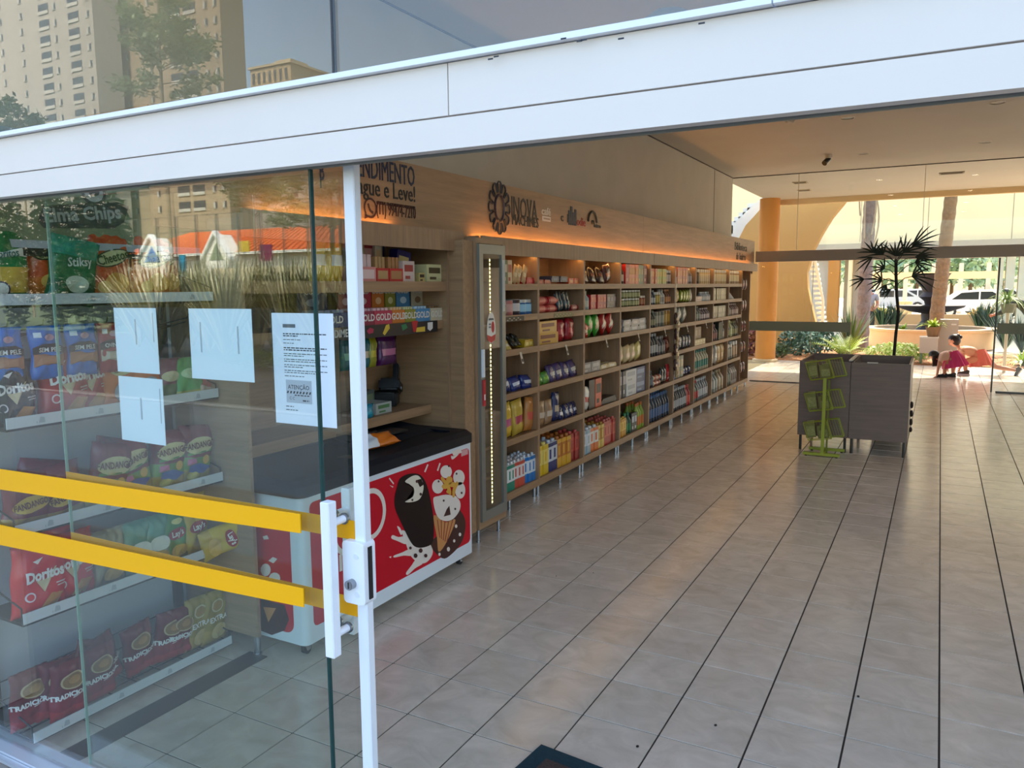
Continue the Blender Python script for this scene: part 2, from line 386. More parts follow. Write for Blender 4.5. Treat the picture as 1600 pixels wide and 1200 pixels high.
MB().tube((0.826, -0.03, 0.975), (0.826, -0.048, 0.975), 0.014, n=18).build('lock_cylinder', mat('#9b9ca0', 0.2, 0.9), lk_, smooth=True)
MB().box(0.8245, 0.8275, -0.0495, -0.048, 0.966, 0.984).build('keyhole', mat('#222222', 0.5), lk_)
for z in (1.055, 0.945): MB().tube((0.842, -0.03, z), (0.842, -0.032, z), 0.0085, n=14).build('screw_cap', mat('#e3e6ec', 0.4), lk_, smooth=True)
# printed notice on the sliding leaf
nt_ = thing('printed_notice', 'printed white notice in a clear sleeve with a striped ATENCAO warning box', 'notice', (0.658, YD-0.006, 1.405))
MB().box(-0.125, 0.125, -0.0006, 0.001, -0.01, 0.325).build('plastic_sleeve', glassmat('sleeve', (0.9, 0.93, 0.92), 1.5, 1.0, 0.1), nt_)
MB().box(-0.117, 0.112, -0.0014, -0.0008, 0.0, 0.318).build('sheet', mat('#e6ecf8', 0.55), nt_)
pr = MB(); fn = lambda a, b: (a, -0.0019, b)
rnd = random.Random(3)
def line(z, x0=-0.075, x1=0.085, h=0.0022):
    x = x0
    while x < x1:
        w = rnd.uniform(0.004, 0.016); put_poly(pr, [(x, z), (min(x+w, x1), z), (min(x+w, x1), z+h), (x, z+h)], fn, 0, False); x += w+0.003
put_poly(pr, [(-0.075, 0.277), (-0.027, 0.277), (-0.027, 0.287), (-0.075, 0.287)], fn, 1, False)
for z, x1, h in ((0.258, .085, .003), (0.252, -.02, .003), (0.242, -.01, .0018), (0.232, -.035, .0018), (0.218, .085, .003), (0.212, .05, .003), (0.202, .085, .002), (0.196, 0, .002), (0.186, .085, .002), (0.180, .06, .002), (0.170, .085, .002), (0.164, -.005, .002), (0.154, .085, .002), (0.148, .04, .002), (0.138, 0, .002)): line(z, x1=x1, h=h)
put_poly(pr, [(-0.072, 0.062), (0.025, 0.062), (0.025, 0.128), (-0.072, 0.128)], lambda a, b: (a, -0.0017, b), 2, False)
put_text(pr, 'ATENÇÃO', 0.017, fn, -0.024, 0.107, bold=0.01)
for k in range(8): x = -0.07+k*0.012; put_poly(pr, [(x, 0.089), (x+0.006, 0.089), (x+0.009, 0.096), (x+0.003, 0.096)], fn, 0, False)
line(0.083, -0.04, 0.015, .003); put_text(pr, 'C C', 0.012, fn, -0.05, 0.075); line(0.068, -0.01, 0.015, .004)
line(0.05, x1=-.045); line(0.04, x1=-.03)
pr.build('print', [mat('#30343c', 0.7), mat('#6b6f76', 0.7), mat('#b7bcc8', 0.7)], nt_, fix=False)
# brown lump behind the beam cap
lp = at(1040, 36, Y=YG+0.05); b = MB(); b.lathe([(0.075, 0), (0.075, 0.02), (0.06, 0.05), (0.035, 0.068), (0.005, 0.072)], n=18)
tag(b.build('lamp_shade', mat('#7b6a5e', 0.6), smooth=True, loc=(lp.x, YG+0.075, 2.29)), 'small brown dome resting on the front beam behind the upper glass', 'dome')
# ---- rear glass front
rb = thing('rear_transom', 'grey metal transom running along the rear glass front', 'transom', (0, YB, 2.2))
MB().box(-0.8, 7.0, -0.05, 0.05, 0.01, 0.2).build('rail', mat('#9b8f86', 0.45, 0.2), rb)
for k, (a, b, z0, z1) in enumerate(((XW, -0.1, 2.41, ZC), (-0.09, 1.9, 2.41, ZC), (1.91, 3.95, 2.41, ZC), (3.96, 7.0, 2.41, ZC), (XW+.02, 0.2, 0.02, 2.2), (0.206, 0.86, 0.02, 2.2), (3.05, 5.0, 0.02, 2.2))):
    struct(MB().box(a, b, YB-0.005, YB+0.005, z0, z1).build('window_%d' % (k+3), GLASS_CLEAR))
    struct(MB().box(b, b+0.008, YB-0.006, YB+0.006, z0, z1).build('trim_%d' % (k+4), mat('#b9ad98', 0.4)))
struct(MB().box(3.03, 3.055, YB+0.05, YB+0.062, 0.0, 2.2).build('trim_12', mat('#3c4038', 0.4)))
gb = mat('#7d8577', 0.6)
tag(MB().box(-1.2, 0.86, YB-0.009, YB-0.0055, 0.95, 1.125).build('glass_band', gb), 'grey green safety band across the left rear glass pane', 'band')
tag(MB().box(3.06, 5.0, YB-0.009, YB-0.0055, 0.97, 1.145).build('glass_band', gb), 'grey green safety band on the rear glass pane at the far right', 'band')
t_ = MB(); t_.box(-0.8, 0.9, YB-1.07, YB-1.05, 0, 0.012)
tag(MB().box(-0.85, 0.88, YB-0.03, YB+0.03, 0, 0.018).build('floor_rail', mat('#6a625a', 0.4, 0.5)), 'dark floor rail under the left rear glass pane', 'rail')
tag(MB().box(3.1, 5.0, YB-0.03, YB+0.03, 0, 0.03).build('floor_rail', mat('#4a4846', 0.4, 0.5)), 'dark floor rail under the rear glass pane at the far right', 'rail')
# ceiling fittings
FILL_W = 0.7
def downlight(x, y, lab):
    ld_ = bpy.data.objects.new('lamp_light', bpy.data.lights.new('lamp_light', 'AREA')); COL.objects.link(ld_); ld_.location = (x, y, ZC-0.015); ld_.data.shape = 'DISK'; ld_.data.size = 0.11; ld_.data.energy = FILL_W; ld_.data.color = (1.0, 0.86, 0.7)  # area lamp added as interior fill; the fitting itself does not glow
    t = thing('ceiling_light', lab, 'ceiling light', (x, y, ZC), group='recessed ceiling lights')
    MB().lathe([(0.075, -0.006), (0.085, -0.004), (0.085, 0.0), (0.06, 0.0)], n=20, cap=False).build('trim_ring', mat('#e6ded2', 0.4), t, smooth=True)
    MB().lathe([(0.0601, -0.002), (0.045, 0.01), (0.01, 0.012)], n=16).build('lamp', mat('#8a8178', 0.3), t, smooth=True)
downlight(2.67, 7.87, 'recessed ceiling light nearest the top right corner of the view')
downlight(2.67, 10.64, 'recessed ceiling light, right one of the pair near the rear glass')
downlight(1.09, 10.8, 'recessed ceiling light just beside the black ceiling camera')
downlight(1.14, 7.88, 'recessed ceiling light beside the sprinkler cluster')
for x_ in (1.1, 2.67, 4.25, 5.8):
    for y_ in (2.3, 5.1, 7.87, 10.7):
        if not (x_ < 3 and y_ > 7): downlight(x_, y_, 'added recessed ceiling light outside the view, %s row, %s column' % (ORD[int(y_/2.7)], ORD[int(x_/1.5)]))  # unseen fittings added to spread more fill light through the shop
cx, cy_ = 0.61, 10.65
sc_ = thing('security_camera', 'small black security camera hanging from the ceiling', 'camera', (cx, cy_, ZC))
MB().tube((0, 0, 0), (0, 0, -0.05), 0.05, n=14).build('mount', mat('#d9d0c4', 0.4), sc_, smooth=True)
MB().tube((0, 0.03, -0.05), (-0.05, -0.07, -0.13), 0.038, 0.042, n=14).build('body', mat('#15151a', 0.3), sc_, smooth=True)
sp = thing('smoke_detector', 'beige round detector with a small arm on the ceiling', 'detector', (0.71, 7.54, ZC))
MB().lathe([(0.05, -0.03), (0.07, -0.02), (0.07, 0)], n=16).build('base', mat('#d8ccbc', 0.5), sp, smooth=True)
m_ = MB(); m_.tube((-.12, -.1, 0), (-.12, -.1, -0.06), 0.025, n=10); m_.tube((-.12, -.1, -.06), (-.17, -.2, -0.07), 0.02, n=10); m_.build('side_arm', mat('#c9bcab', 0.5), sp, smooth=True)
for q, (x, y) in enumerate(((2.29, 13.91), (-0.28, 13.84), (-0.4, 15.2), (3.6, 14.2), (3.65, 15.3))):
    v = thing('porch_light', ['square dark grille light in the porch ceiling outside the rear glass', 'thin recessed porch light nearest the left wall', 'second thin recessed porch light further out at the left', 'porch light at the right edge, nearer one', 'porch light at the right edge, farther one'][q], 'porch light', (x, y, ZC))
    w = 0.2 if q == 0 else 0.13
    MB().box(-w, w, -0.12, 0.12, -0.012, 0).build('frame', mat('#c8b492', 0.5) if q else mat('#8b7c66', 0.5), v)
    gr = MB(); [gr.box(-w*.85, w*.85, -0.1+k*.04, -0.085+k*.04, -0.016, -0.0125) for k in range(5)]; gr.build('grille', mat('#7b705f', 0.5), v)
# doormat
dm = thing('doormat', 'brown doormat with a dark teal border at the bottom of the view', 'doormat', (1.03, -0.02, 0.0), math.radians(-6))
MB().box(-0.1, 0.75, -0.75, 0.06, 0.001, 0.008).build('border', mat('#0f3540', 0.95, noise=.3, scale=200, bump=.6), dm)
MB().box(-0.03, 0.68, -0.68, -0.015, 0.0085, 0.013).build('pile', mat('#4a3a34', 0.95, noise=.4, scale=150, bump=.8), dm)
for k, (X, Y) in enumerate(((996, 1166), (1118, 1133), (1341, 1088), (927, 895), (869, 900))):
    p = at(X, Y, Z=0.004); b = MB(); b.ball((0, 0, 0), 0.006 if k < 3 else 0.0035, sq=(1, 1.4, .5))
    tag(b.build('dead_bug', mat('#2a211c', 0.8), loc=p), ['largest dark speck on the tiles, near the bottom centre', 'dark speck right of the largest one', 'dark speck by the long joint at the right', 'tiny dark speck on the mid floor in front of the freezer', 'tiny speck on the tiles near the freezer'][k], 'speck')
# floor channel by the snack rack
tag(MB().box(-0.705, -0.585, YG+0.03, 0.1, 0.0005, 0.003).build('floor_channel', mat('#55504c', 0.35)), 'dark flat channel in the floor in front of the snack rack', 'channel')
# ================================================================ FURNITURE
XF = -0.726; XBK = -1.09
DIV = [2.40]+[3.365+0.966*k for k in range(8)]+[11.06]
ROWZ = [1.815, 1.57, 1.30, 0.955, 0.585, 0.155]
chrome = mat('#b9bcc0', 0.2, 0.9); darkgap = mat('#241a14', 0.8)
def leg(x, y, par, h=0.095, r=0.013):
    b = MB(); b.tube((x, y, 0.006), (x, y, h), r, n=12); b.tube((x, y, 0), (x, y, 0.008), r*1.3, n=12); b.build('leg', chrome, par, smooth=True)
BAYN = ['first', 'second', 'third', 'fourth', 'fifth', 'sixth', 'seventh', 'eighth', 'ninth']
for k in range(9):
    y0, y1 = DIV[k], DIV[k+1]
    u = thing('shelf_unit', '%s oak shelf unit counted from the glass door cabinet, six shelves high' % BAYN[k], 'shelf unit', (0, y0, 0), group='oak shelf units along the left wall')
    w = y1-y0
    for a, b in ((0, 0.018), (w-0.018, w)): MB().box(XBK, XF, a, b, 0.095, 2.16).build('side_panel', WOOD_V, u)
    MB().box(XBK-0.01, XBK, 0, w, 0.095, 2.16).build('back_panel', WOOD_H, u)
    MB().box(XBK, XF, 0.018, w-0.018, 2.05, 2.068).build('top_panel', WOOD_H, u)
    for z in ROWZ:
        s = MB(); s.box(XBK, XF-0.02, 0.018, w-0.018, z-0.028, z-0.006).build('shelf', WOOD_H, u) if False else s.box(XBK, XF-0.02, 0.018, w-0.018, z-0.028, z-0.006)
        so = s.build('shelf', WOOD_H, u)
        hl = 0.05 if z > .2 else 0.062
        MB().box(XF-0.02, XF, 0.0185, w-0.0185, z-hl, z).build('shelf_lip', WOOD_H, so)
    for yy in (0.035, w/2, w-0.035):
        leg(XF-0.03, yy, u)
    leg(XBK+0.05, 0.05, u); leg(XBK+0.05, w-0.05, u)
# end unit with hanging red goods
u = thing('end_display', 'narrow open end unit of the shelving hung with dark red packs', 'display', (0, 11.06, 0))
MB().box(XBK, XF, 0.62, 0.64, 0.095, 2.05).build('side_panel', WOOD_V, u); MB().box(XBK-0.01, XBK, 0, 0.64, 0.095, 2.05).build('back_panel', WOOD_H, u)
MB().box(XBK, XF, 0.0, 0.62, 0.09, 0.15).build('base', WOOD_H, u); MB().box(XBK, XF-.05, 0.0, 0.62, 1.0, 1.03).build('shelf', WOOD_H, u)
leg(XF-0.04, 0.6, u)
# fascia boards, upper panel, led strips
led_warm = mat((1.0, 0.46, 0.12), emit=38.0); led_soft = mat((1.0, 0.62, 0.28), emit=5.0)
def fascia(y0, y1, label, x1=-0.69):
    f_ = thing('fascia_board', label, 'fascia', (0, y0, 0))
    MB().box(x1-0.02, x1, 0, y1-y0, 2.03, 2.16).build('board', WOOD_V, f_)
    return f_
fascia(2.40, 6.27, 'oak fascia board above the near half of the shelf units')
fascia(6.275, 12.1, 'oak fascia board above the far half of the shelf units')
fb = fascia(0.095, 2.0, 'projecting oak fascia board above the freezer alcove', -0.60)
MB().box(-1.1, -0.62, 0, 1.905, 2.09, 2.14).build('deck', WOOD_H, fb)
for k, (y0, y1, x) in enumerate(((0.35, 1.5, -0.755), (2.46, 12.0, -0.755))):
    o = thing('led_strip', ['warm led strip glowing behind the fascia over the freezer alcove', 'long warm led strip glowing behind the fascia over the shelf units'][k], 'led strip', (x, y0, 2.15 if k == 0 else 2.135))
    MB().box(-0.035, -0.025, 0, y1-y0, 0, 0.006).build('diodes', led_warm if k else mat((1.0, 0.46, 0.12), emit=38.0), o)
    MB().box(-0.04, -0.02, 0, y1-y0, -0.003, 0).build('channel', mat('#888888', 0.4), o)
o = thing('led_strip', 'led strip lighting the top row of the shelf units from above', 'led strip', (-0.76, 2.46, 2.046))
MB().box(-0.01, 0.0, 0, 8.6, -0.004, 0).build('diodes', mat((1.0, 0.60, 0.2), emit=18.0), o)
XP = -0.825
up = [(-0.2, 6.27), (6.274, 12.45)]
for k, (a, b) in enumerate(up):
    struct(MB().box(XP-0.02, XP, a, b, 1.9 if k < 0 else 2.07, 2.585).build('trim_%d' % (20+k), WOOD_H))
struct(MB().box(XW, XP-0.02, -0.2, 12.45, 2.56, 2.585).build('trim_22', WOOD_H))
struct(MB().box(XW, XP-0.02, 12.43, 12.45, 2.0, 2.56).build('trim_23', WOOD_H))
# ---- alcove (freezer corner)
al = thing('alcove_unit', 'oak alcove unit with display shelves around the red freezer', 'shelving', (0, 0, 0))
MB().box(-1.13, -0.625, 0.085, 0.105, 0.095, 2.12).build('end_panel', woodmat('oak_end', '#a98c70', 0), al)
ao = MB(); ao.tube((-0.65, 0.1, 0.005), (-0.65, 0.1, 0.095), 0.016, n=14); ao.tube((-0.65, .1, 0), (-0.65, .1, .008), .022, n=14); ao.build('leg', chrome, al, smooth=True)
MB().box(-1.15, -0.66, 1.87, 1.9, 0.095, 2.12).build('side_panel', WOOD_X, al)
MB().box(-0.66, -0.645, 1.865, 1.885, 0.095, 2.12).build('front_strip', WOOD_V, al)
MB().box(-0.66, -0.54, 1.886, 2.015, 0.095, 2.1).build('front_panel', WOOD_X, al)
MB().box(-1.16, -1.15, 0.1, 1.87, 0.095, 2.12).build('back_panel', WOOD_H, al)
MB().box(-1.15, -0.7, 0.105, 1.87, 0.9, 0.95).build('lower_shelf', WOOD_H, al) if False else None
for z, xf, hl in ((1.83, -0.66, 0.062), (1.575, -0.69, 0.055), (1.0, -0.80, 0.06)):
    so = MB().box(-1.15, xf-0.02, 0.105, 1.868, z-0.03, z-0.005).build('shelf', WOOD_H, al)
    MB().box(xf-0.02, xf, 0.105, 1.868, z-hl, z).build('shelf_lip', WOOD_H, so)
# ---- glass door cabinet
gc = thing('glass_door_cabinet', 'tall narrow oak cabinet with a metal framed glass door and led strip', 'cabinet', (0, 2.02, 0))
w = 0.37; x1 = -0.52
for a, b in ((0, 0.02), (w-0.0, w+0.02)): MB().box(XBK, x1-.0, a, b, 0.105, 2.12).build('side_panel', WOOD_V, gc)
MB().box(XBK, XBK+0.01, 0.02, w, 0.105, 2.12).build('back_panel', WOOD_V, gc)
MB().box(XBK+.01, x1, 0.02, w, 2.085, 2.12).build('top_panel', WOOD_H, gc); MB().box(XBK+.01, x1, 0.02, w, 0.105, 0.155).build('bottom_panel', WOOD_H, gc)
for z in (1.83, 1.5, 1.2, 0.9, 0.62, 0.4): MB().box(XBK+.01, x1-0.08, 0.02, w, z, z+0.02).build('shelf', WOOD_H, gc)
alu = mat('#8f918d', 0.35, 0.6)
d = MB(); d.box(x1, x1+0.02, 0.012, 0.062, 0.16, 2.08); d.box(x1, x1+0.02, w-0.052, w-0.002, 0.16, 2.08); d.box(x1, x1+0.02, 0.062, w-0.052, 2.015, 2.08); d.box(x1, x1+.02, 0.062, w-0.052, 0.16, 0.23)
do = d.build('door', alu, gc)
MB().box(x1+0.006, x1+0.011, 0.062, w-0.052, 0.23, 2.015).build('pane', GLASS_CLEAR, do)
MB().box(x1+0.021, x1+0.035, 0.02, 0.045, 1.18, 1.37).build('handle', mat('#e9ecf2', 0.4), do)
MB().box(x1+0.0205, x1+0.022, w-0.047, w-0.01, 1.62, 1.98).build('sticker', mat('#b9bcba', 0.4), do)
yl = w*0.485
ld = MB()
for z in np.arange(0.26, 1.99, 0.028):
    if 1.43 < z < 1.60: continue
    ld.box(x1+0.002, x1+0.004, yl-0.004, yl+0.004, z, z+0.013)
lo = MB().box(x1-0.002, x1+0.0015, yl-0.006, yl+0.006, 0.25, 1.99).build('led_strip', mat('#c9bfa0', 0.5), gc)
tag(ld.build('diodes', mat((1.0, 0.82, 0.35), emit=5.0), lo), kind='stuff')
st = MB(); fnx = lambda a, b: (x1+0.0125, a, b)
cz = 1.51; yc = w*0.47
put_poly(st, [(yc+0.062*math.cos(t)*(1 if math.sin(t) > 0 else 1), cz-0.03+(0.14 if math.sin(t) > 0 else 0.075)*math.sin(t)) for t in np.linspace(0, 2*PI, 28)[:-1]], fnx, 0)
put_poly(st, [(yc-0.06, cz-0.045), (yc-0.05, cz-0.085), (yc, cz-0.104), (yc+0.05, cz-0.085), (yc+0.06, cz-0.045), (yc, cz-0.06)], lambda a, b: (x1+0.0132, a, b), 1)
put_poly(st, ell(yc+0.022, cz+0.005, 0.022, 0.04), lambda a, b: (x1+0.0132, a, b), 1); put_text(st, 'oferta', 0.03, lambda a, b: (x1+0.0136, a, b), yc, cz+0.06, mi=2); put_text(st, 'mercado', 0.02, lambda a, b: (x1+0.0136, a, b), yc-.025, cz+0.02, mi=2) if False else None
for z in (cz+0.055, cz+0.02, cz-0.0): put_poly(st, [(yc-0.035, z), (yc+(0.03 if z > cz+.05 else -0.005), z), (yc+(0.03 if z > cz+.05 else -0.005), z+0.012), (yc-0.035, z+0.012)], lambda a, b: (x1+0.0136, a, b), 2, False)
st.build('oval_sticker', [mat('#e8e4dc', 0.4), mat('#c3262c', 0.4), mat('#7d8288', 0.5)], do, fix=False)
tg = MB(); tg.box(x1+0.021, x1+0.03, 0.03, 0.06, 0.98, 1.16); tg.build('red_tag', mat('#c0292e', 0.5), do)
MB().box(x1+0.0302, x1+0.031, 0.037, 0.053, 1.02, 1.06).build('tag_print', mat('#efe6e0', 0.5), do)
for yy in (0.05, w-0.03): b = MB(); b.tube((x1-0.04, yy, 0.005), (x1-0.04, yy, 0.105), 0.013, n=12); b.tube((x1-.04, yy, 0), (x1-.04, yy, .008), .017, n=12); b.build('leg', chrome, gc, smooth=True)
for k, (z, c, h, lab) in enumerate(((1.85, '#57504a', 0.13, 'dark jar on the top shelf inside the glass door cabinet'), (1.22, '#b5342c', 0.16, 'red bottle on the third shelf inside the glass door cabinet'), (0.64, '#e4e0da', 0.16, 'white bottle on the fifth shelf inside the glass door cabinet'), (0.165, '#3a1716', 0.26, 'dark wine bottle with white label at the cabinet bottom'), (0.92, '#6b3a28', 0.14, 'brown jar on the fourth shelf inside the glass door cabinet'))):
    t = thing('bottle', lab, 'bottle', (x1-0.2, 2.02+0.11, z))
    MB().lathe([(0.036, 0), (0.038, 0.01), (0.038, h*0.6), (0.02, h*0.75), (0.014, h)], n=14).build('body', mat(c, 0.25), t, smooth=True)
    MB().lathe([(0.0385, h*0.18), (0.0385, h*0.5)], n=14, cap=False).build('label_band', mat('#dcd8d0', 0.5), t, smooth=True)
# ---- chest freezer
FX = -0.374; FY0, FY1 = 0.15, 1.705
fz = thing('chest_freezer', 'white chest freezer with red ice cream graphics and dark grey lid', 'freezer', (0, 0, 0))
fw_ = mat('#dfe7ee', 0.35); red = mat('#c80f26', 0.35, spec=0.2)
bd = MB(); bd.prism(rrect(-1.04, FX, FY0, FY1, 0.035), 0.075, 0.81, 2); bd.build('body', fw_, fz, smooth=True)
ldm = mat('#10151f', 0.55, noise=0.12, scale=12, spec=0.25)
b = MB(); o1 = rrect(-1.055, FX+0.012, FY0-0.012, FY1+0.012, 0.05); o2 = rrect(-1.04, FX-0.01, FY0+0.01, FY1-0.01, 0.05); o3 = rrect(-0.99, FX-0.09, FY0+0.1, FY1-0.1, 0.03)
n = len(o1)
for pts, z in ((o1, 0.808), (o1, 0.86), (o2, 0.885), (o3, 0.885), (o3, 0.872)):
    b.v += [(p[0], p[1], z) for p in pts]
for j in range(4):
    for i in range(n): b.q(j*n+i, j*n+(i+1) % n, (j+1)*n+(i+1) % n, (j+1)*n+i)
b.q(*range(n)); b.q(*range(4*n, 5*n)); lid = b.build('lid', ldm, fz, smooth=True)
h = MB(); h.prism([(-0.97, 0.872), (-0.60, 0.872), (-0.66, 0.893), (-0.97, 0.925)], 0.95, 1.62, 1); h.build('sliding_cover', mat('#121822', 0.5, spec=0.25), lid, bevel=0.006)
h = MB(); h.box(-0.80, -0.66, 1.15, 1.4, 0.905, 0.915); h.build('lid_handle', mat('#161a20', 0.4), lid)
fp = lambda off: (lambda a, b: (FX+off, a, b))
sp_ = lambda off: (lambda a, b: (a, FY0-off, b))
def P(x, y, sd=False):
    p = at(x, y, X=FX) if not sd else at(x, y, Y=FY0); return (p.y, p.z) if not sd else (p.x, p.z)
gm = [red, mat('#1d0f0d', 0.35, spec=0.2), mat('#e6dcc9', 0.4), mat('#c98a4e', 0.5), mat('#e9dcd2', 0.4), mat('#3d1410', 0.4), mat('#d9a23c', 0.4), mat('#8f1a22', .4)]
g_ = MB()
pan = MB(); put_poly(pan, rrect(FY0+0.055, FY1-0.045, 0.155, 0.775, 0.03), fp(0.001), 0); 
put_poly(pan, rrect(-0.98, FX-0.075, 0.125, 0.73, 0.05), sp_(0.001), 0); pan.build('red_panel', red, fz, fix=False)
def smooth_loop(l, k=4):
    n = len(l); o = []
    if n < 5: return l
    for i in range(n):
        a, b_, c_, d_ = (np.array(l[(i+j) % n], float) for j in (-1, 0, 1, 2))
        for s in range(k):
            t = s/k; o.append(tuple(.5*(2*b_+(c_-a)*t+(2*a-5*b_+4*c_-d_)*t*t+(3*b_-a-3*c_+d_)*t**3)))
    return o
def PP(l, mi, off=0.002, fn=None): put_poly(g_, [P(*q) for q in smooth_loop(l)], fn or fp(off), mi, True)
# chocolate splash, milk splash, bar and cone, laid on the front as flat print
PP([(672, 850), (690, 872), (705, 866), (722, 845), (727, 815), (716, 795), (705, 800), (690, 830)], 5)
PP([(628, 828), (634, 850), (641, 868), (655, 880), (668, 877), (676, 862), (668, 845), (650, 842)], 4, 0.002)
for a in ([(634, 838), (622, 839), (613, 836), (611, 841), (620, 845), (634, 850)], [(638, 859), (628, 863), (615, 868), (616, 871), (630, 868), (642, 868)], [(650, 874), (642, 884), (634, 895), (637, 898), (648, 888), (660, 880)], [(628, 832), (624, 824), (620, 822), (622, 828), (626, 836)], [(607, 870), (611, 869), (610, 872)]): PP(a, 4, 0.0025)
PP([(620, 760), (625, 747), (640, 740), (656, 742), (666, 757), (673, 785), (677, 815), (676, 845), (666, 854), (650, 855), (640, 845), (627, 818), (617, 795), (616, 778)], 1, 0.003)
PP([(632, 752), (645, 743), (655, 745), (661, 760), (656, 778), (645, 784), (632, 784), (644, 776), (646, 764), (640, 757)], 2, 0.004)
PP([(650, 750), (657, 748), (661, 757), (655, 761)], 1, 0.0045)
PP([(677, 805), (695, 816), (711, 812), (698, 845), (685, 862), (682, 840)], 3, 0.0035)
PP([(676, 780), (684, 775), (700, 773), (716, 780), (718, 795), (708, 810), (695, 814), (682, 806)], 4, 0.004)
for c_ in ((696, 737, 9, 10), (716, 746, 9, 12), (683, 760, 9, 11), (718, 766, 8, 13), (690, 790, 9, 12), (708, 788, 8, 14)):
    PP([(c_[0]+c_[2]*math.cos(t), c_[1]+c_[3]*math.sin(t)) for t in np.linspace(0, 2*PI, 13)[:-1]], 4, 0.005)
for c_ in ((701, 750, 5, 6), (706, 757, 6, 4), (694, 760, 5, 4), (700, 768, 4, 3)): PP([(c_[0]+c_[2]*math.cos(t), c_[1]+c_[3]*math.sin(t)) for t in np.linspace(0, 2*PI, 9)[:-1]], 6, 0.0055)
PP([(697, 795), (701, 790), (703, 804), (692, 807)], 5, 0.0056)
for a in ([(607, 748), (614, 757), (615, 755), (608, 746)], [(608, 758), (613, 762), (614, 760)], [(662, 737), (667, 725), (669, 726), (664, 738)], [(682, 735), (686, 723), (688, 724), (684, 736)], [(704, 712), (706, 718), (714, 712), (716, 708), (707, 713)]): PP(a, 4, 0.003)
PP([(705, 706), (719, 700), (721, 707), (708, 712)], 4, 0.003)
for c_ in ((650, 752, 2), (656, 772, 2), (643, 781, 1.5), (648, 868, 3), (656, 860, 3), (664, 868, 2.5), (640, 856, 2), (700, 728, 1.5), (712, 740, 1.5), (684, 752, 1.5), (720, 770, 1.5), (692, 782, 1.5), (710, 795, 1.5)):
    PP([(c_[0]+c_[2]*math.cos(t), c_[1]+c_[2]*1.2*math.sin(t)) for t in np.linspace(0, 2*PI, 7)[:-1]], 5, 0.0062)
for c_ in ((712, 822, 2), (718, 835, 2), (700, 858, 2.5), (709, 845, 1.8), (686, 866, 1.8)):
    PP([(c_[0]+c_[2]*math.cos(t), c_[1]+c_[2]*1.4*math.sin(t)) for t in np.linspace(0, 2*PI, 7)[:-1]], 4, 0.0032)
for k in range(5):
    q0, q1 = (682+k*6, 812), (686+k*2.6, 840+k*2); PP([q0, (q0[0]+1.2, q0[1]), (q1[0]+1.2, q1[1]), q1], 7, 0.0038)
PP([(690, 745), (701, 758), (704, 772), (700, 772), (696, 760), (688, 749)], 6, 0.0057); PP([(712, 752), (706, 764), (706, 776), (709, 776), (711, 765), (715, 756)], 6, 0.0057)
# loop mark left of the bar
def ring(cx, cy, a, b, t, mi, off, fn, a0=0, a1=2*PI, n=24):
    for k in range(n):
        u0 = a0+(a1-a0)*k/n; u1 = a0+(a1-a0)*(k+1)/n
        put_poly(g_, [(cx+a*math.cos(u0), cy+b*math.sin(u0)), (cx+a*math.cos(u1), cy+b*math.sin(u1)), (cx+(a-t)*math.cos(u1), cy+(b-t)*math.sin(u1)), (cx+(a-t)*math.cos(u0), cy+(b-t)*math.sin(u0))], fn, mi, False)
ring(0.66, 0.60, 0.13, 0.14, 0.028, 4, 0.003, fp(0.003), -PI*0.75, PI*0.6)
ring(0.50, 0.55, 0.14, 0.12, 0.028, 4, 0.003, fp(0.003), PI*0.6, PI*1.75)
q = P(583, 852); put_poly(g_, ell(q[0], q[1], 0.012, 0.012, 12), fp(0.003), 7)
for a in (0.33, 0.40): put_poly(g_, [(a, 0.37), (a+0.022, 0.37), (a+0.022, 0.5-(a-.33)*.6), (a, 0.5-(a-.33)*.6)], fp(0.003), 4, False)
# end graphics
def S(l, mi, off): put_poly(g_, [P(x, y, True) for x, y in l], sp_(off), mi, True)
S([(408, 930), (425, 940), (445, 945), (452, 968), (445, 985), (425, 992), (408, 985)], 5, 0.002)
for c_ in ((416, 890, 8, 10), (430, 903, 9, 9), (424, 925, 10, 10), (413, 908, 7, 7)): S([(c_[0]+c_[2]*math.cos(t), c_[1]+c_[3]*math.sin(t)) for t in np.linspace(0, 2*PI, 12)[:-1]], 4, 0.004)
S([(412, 948), (432, 950), (420, 972)], 3, 0.003); S([(420, 876), (427, 870), (434, 873), (428, 880)], 4, 0.003); S([(411, 838), (418, 836), (421, 842), (413, 843)], 4, 0.003)
tag(g_.build('printed_graphics', gm, fz, fix=False), kind='stuff')
MB().box(FX+0.0012, FX+0.0018, FY1-0.14, FY1-0.06, 0.735, 0.772).build('price_sticker', mat('#d8a2a2', 0.5), fz)
for (x, y) in ((FX-0.07, FY0+0.07), (FX-0.07, FY1-0.07), (-0.97, FY0+0.07), (-0.97, FY1-0.07)):
    c = MB(); c.tube((x-0.012, y, 0.025), (x+0.012, y, 0.025), 0.025, n=14); co = c.build('caster', mat('#1d1d20', 0.5), fz, smooth=True)
    f2 = MB(); f2.prism([(y-0.03, 0.075), (y+0.03, 0.075), (y+0.012, 0.02), (y-0.012, 0.02)], x-0.018, x-0.013, 0); f2.prism([(y-0.03, 0.075), (y+0.03, 0.075), (y+0.012, 0.02), (y-0.012, 0.02)], x+0.013, x+0.018, 0); f2.build('fork', chrome, co)
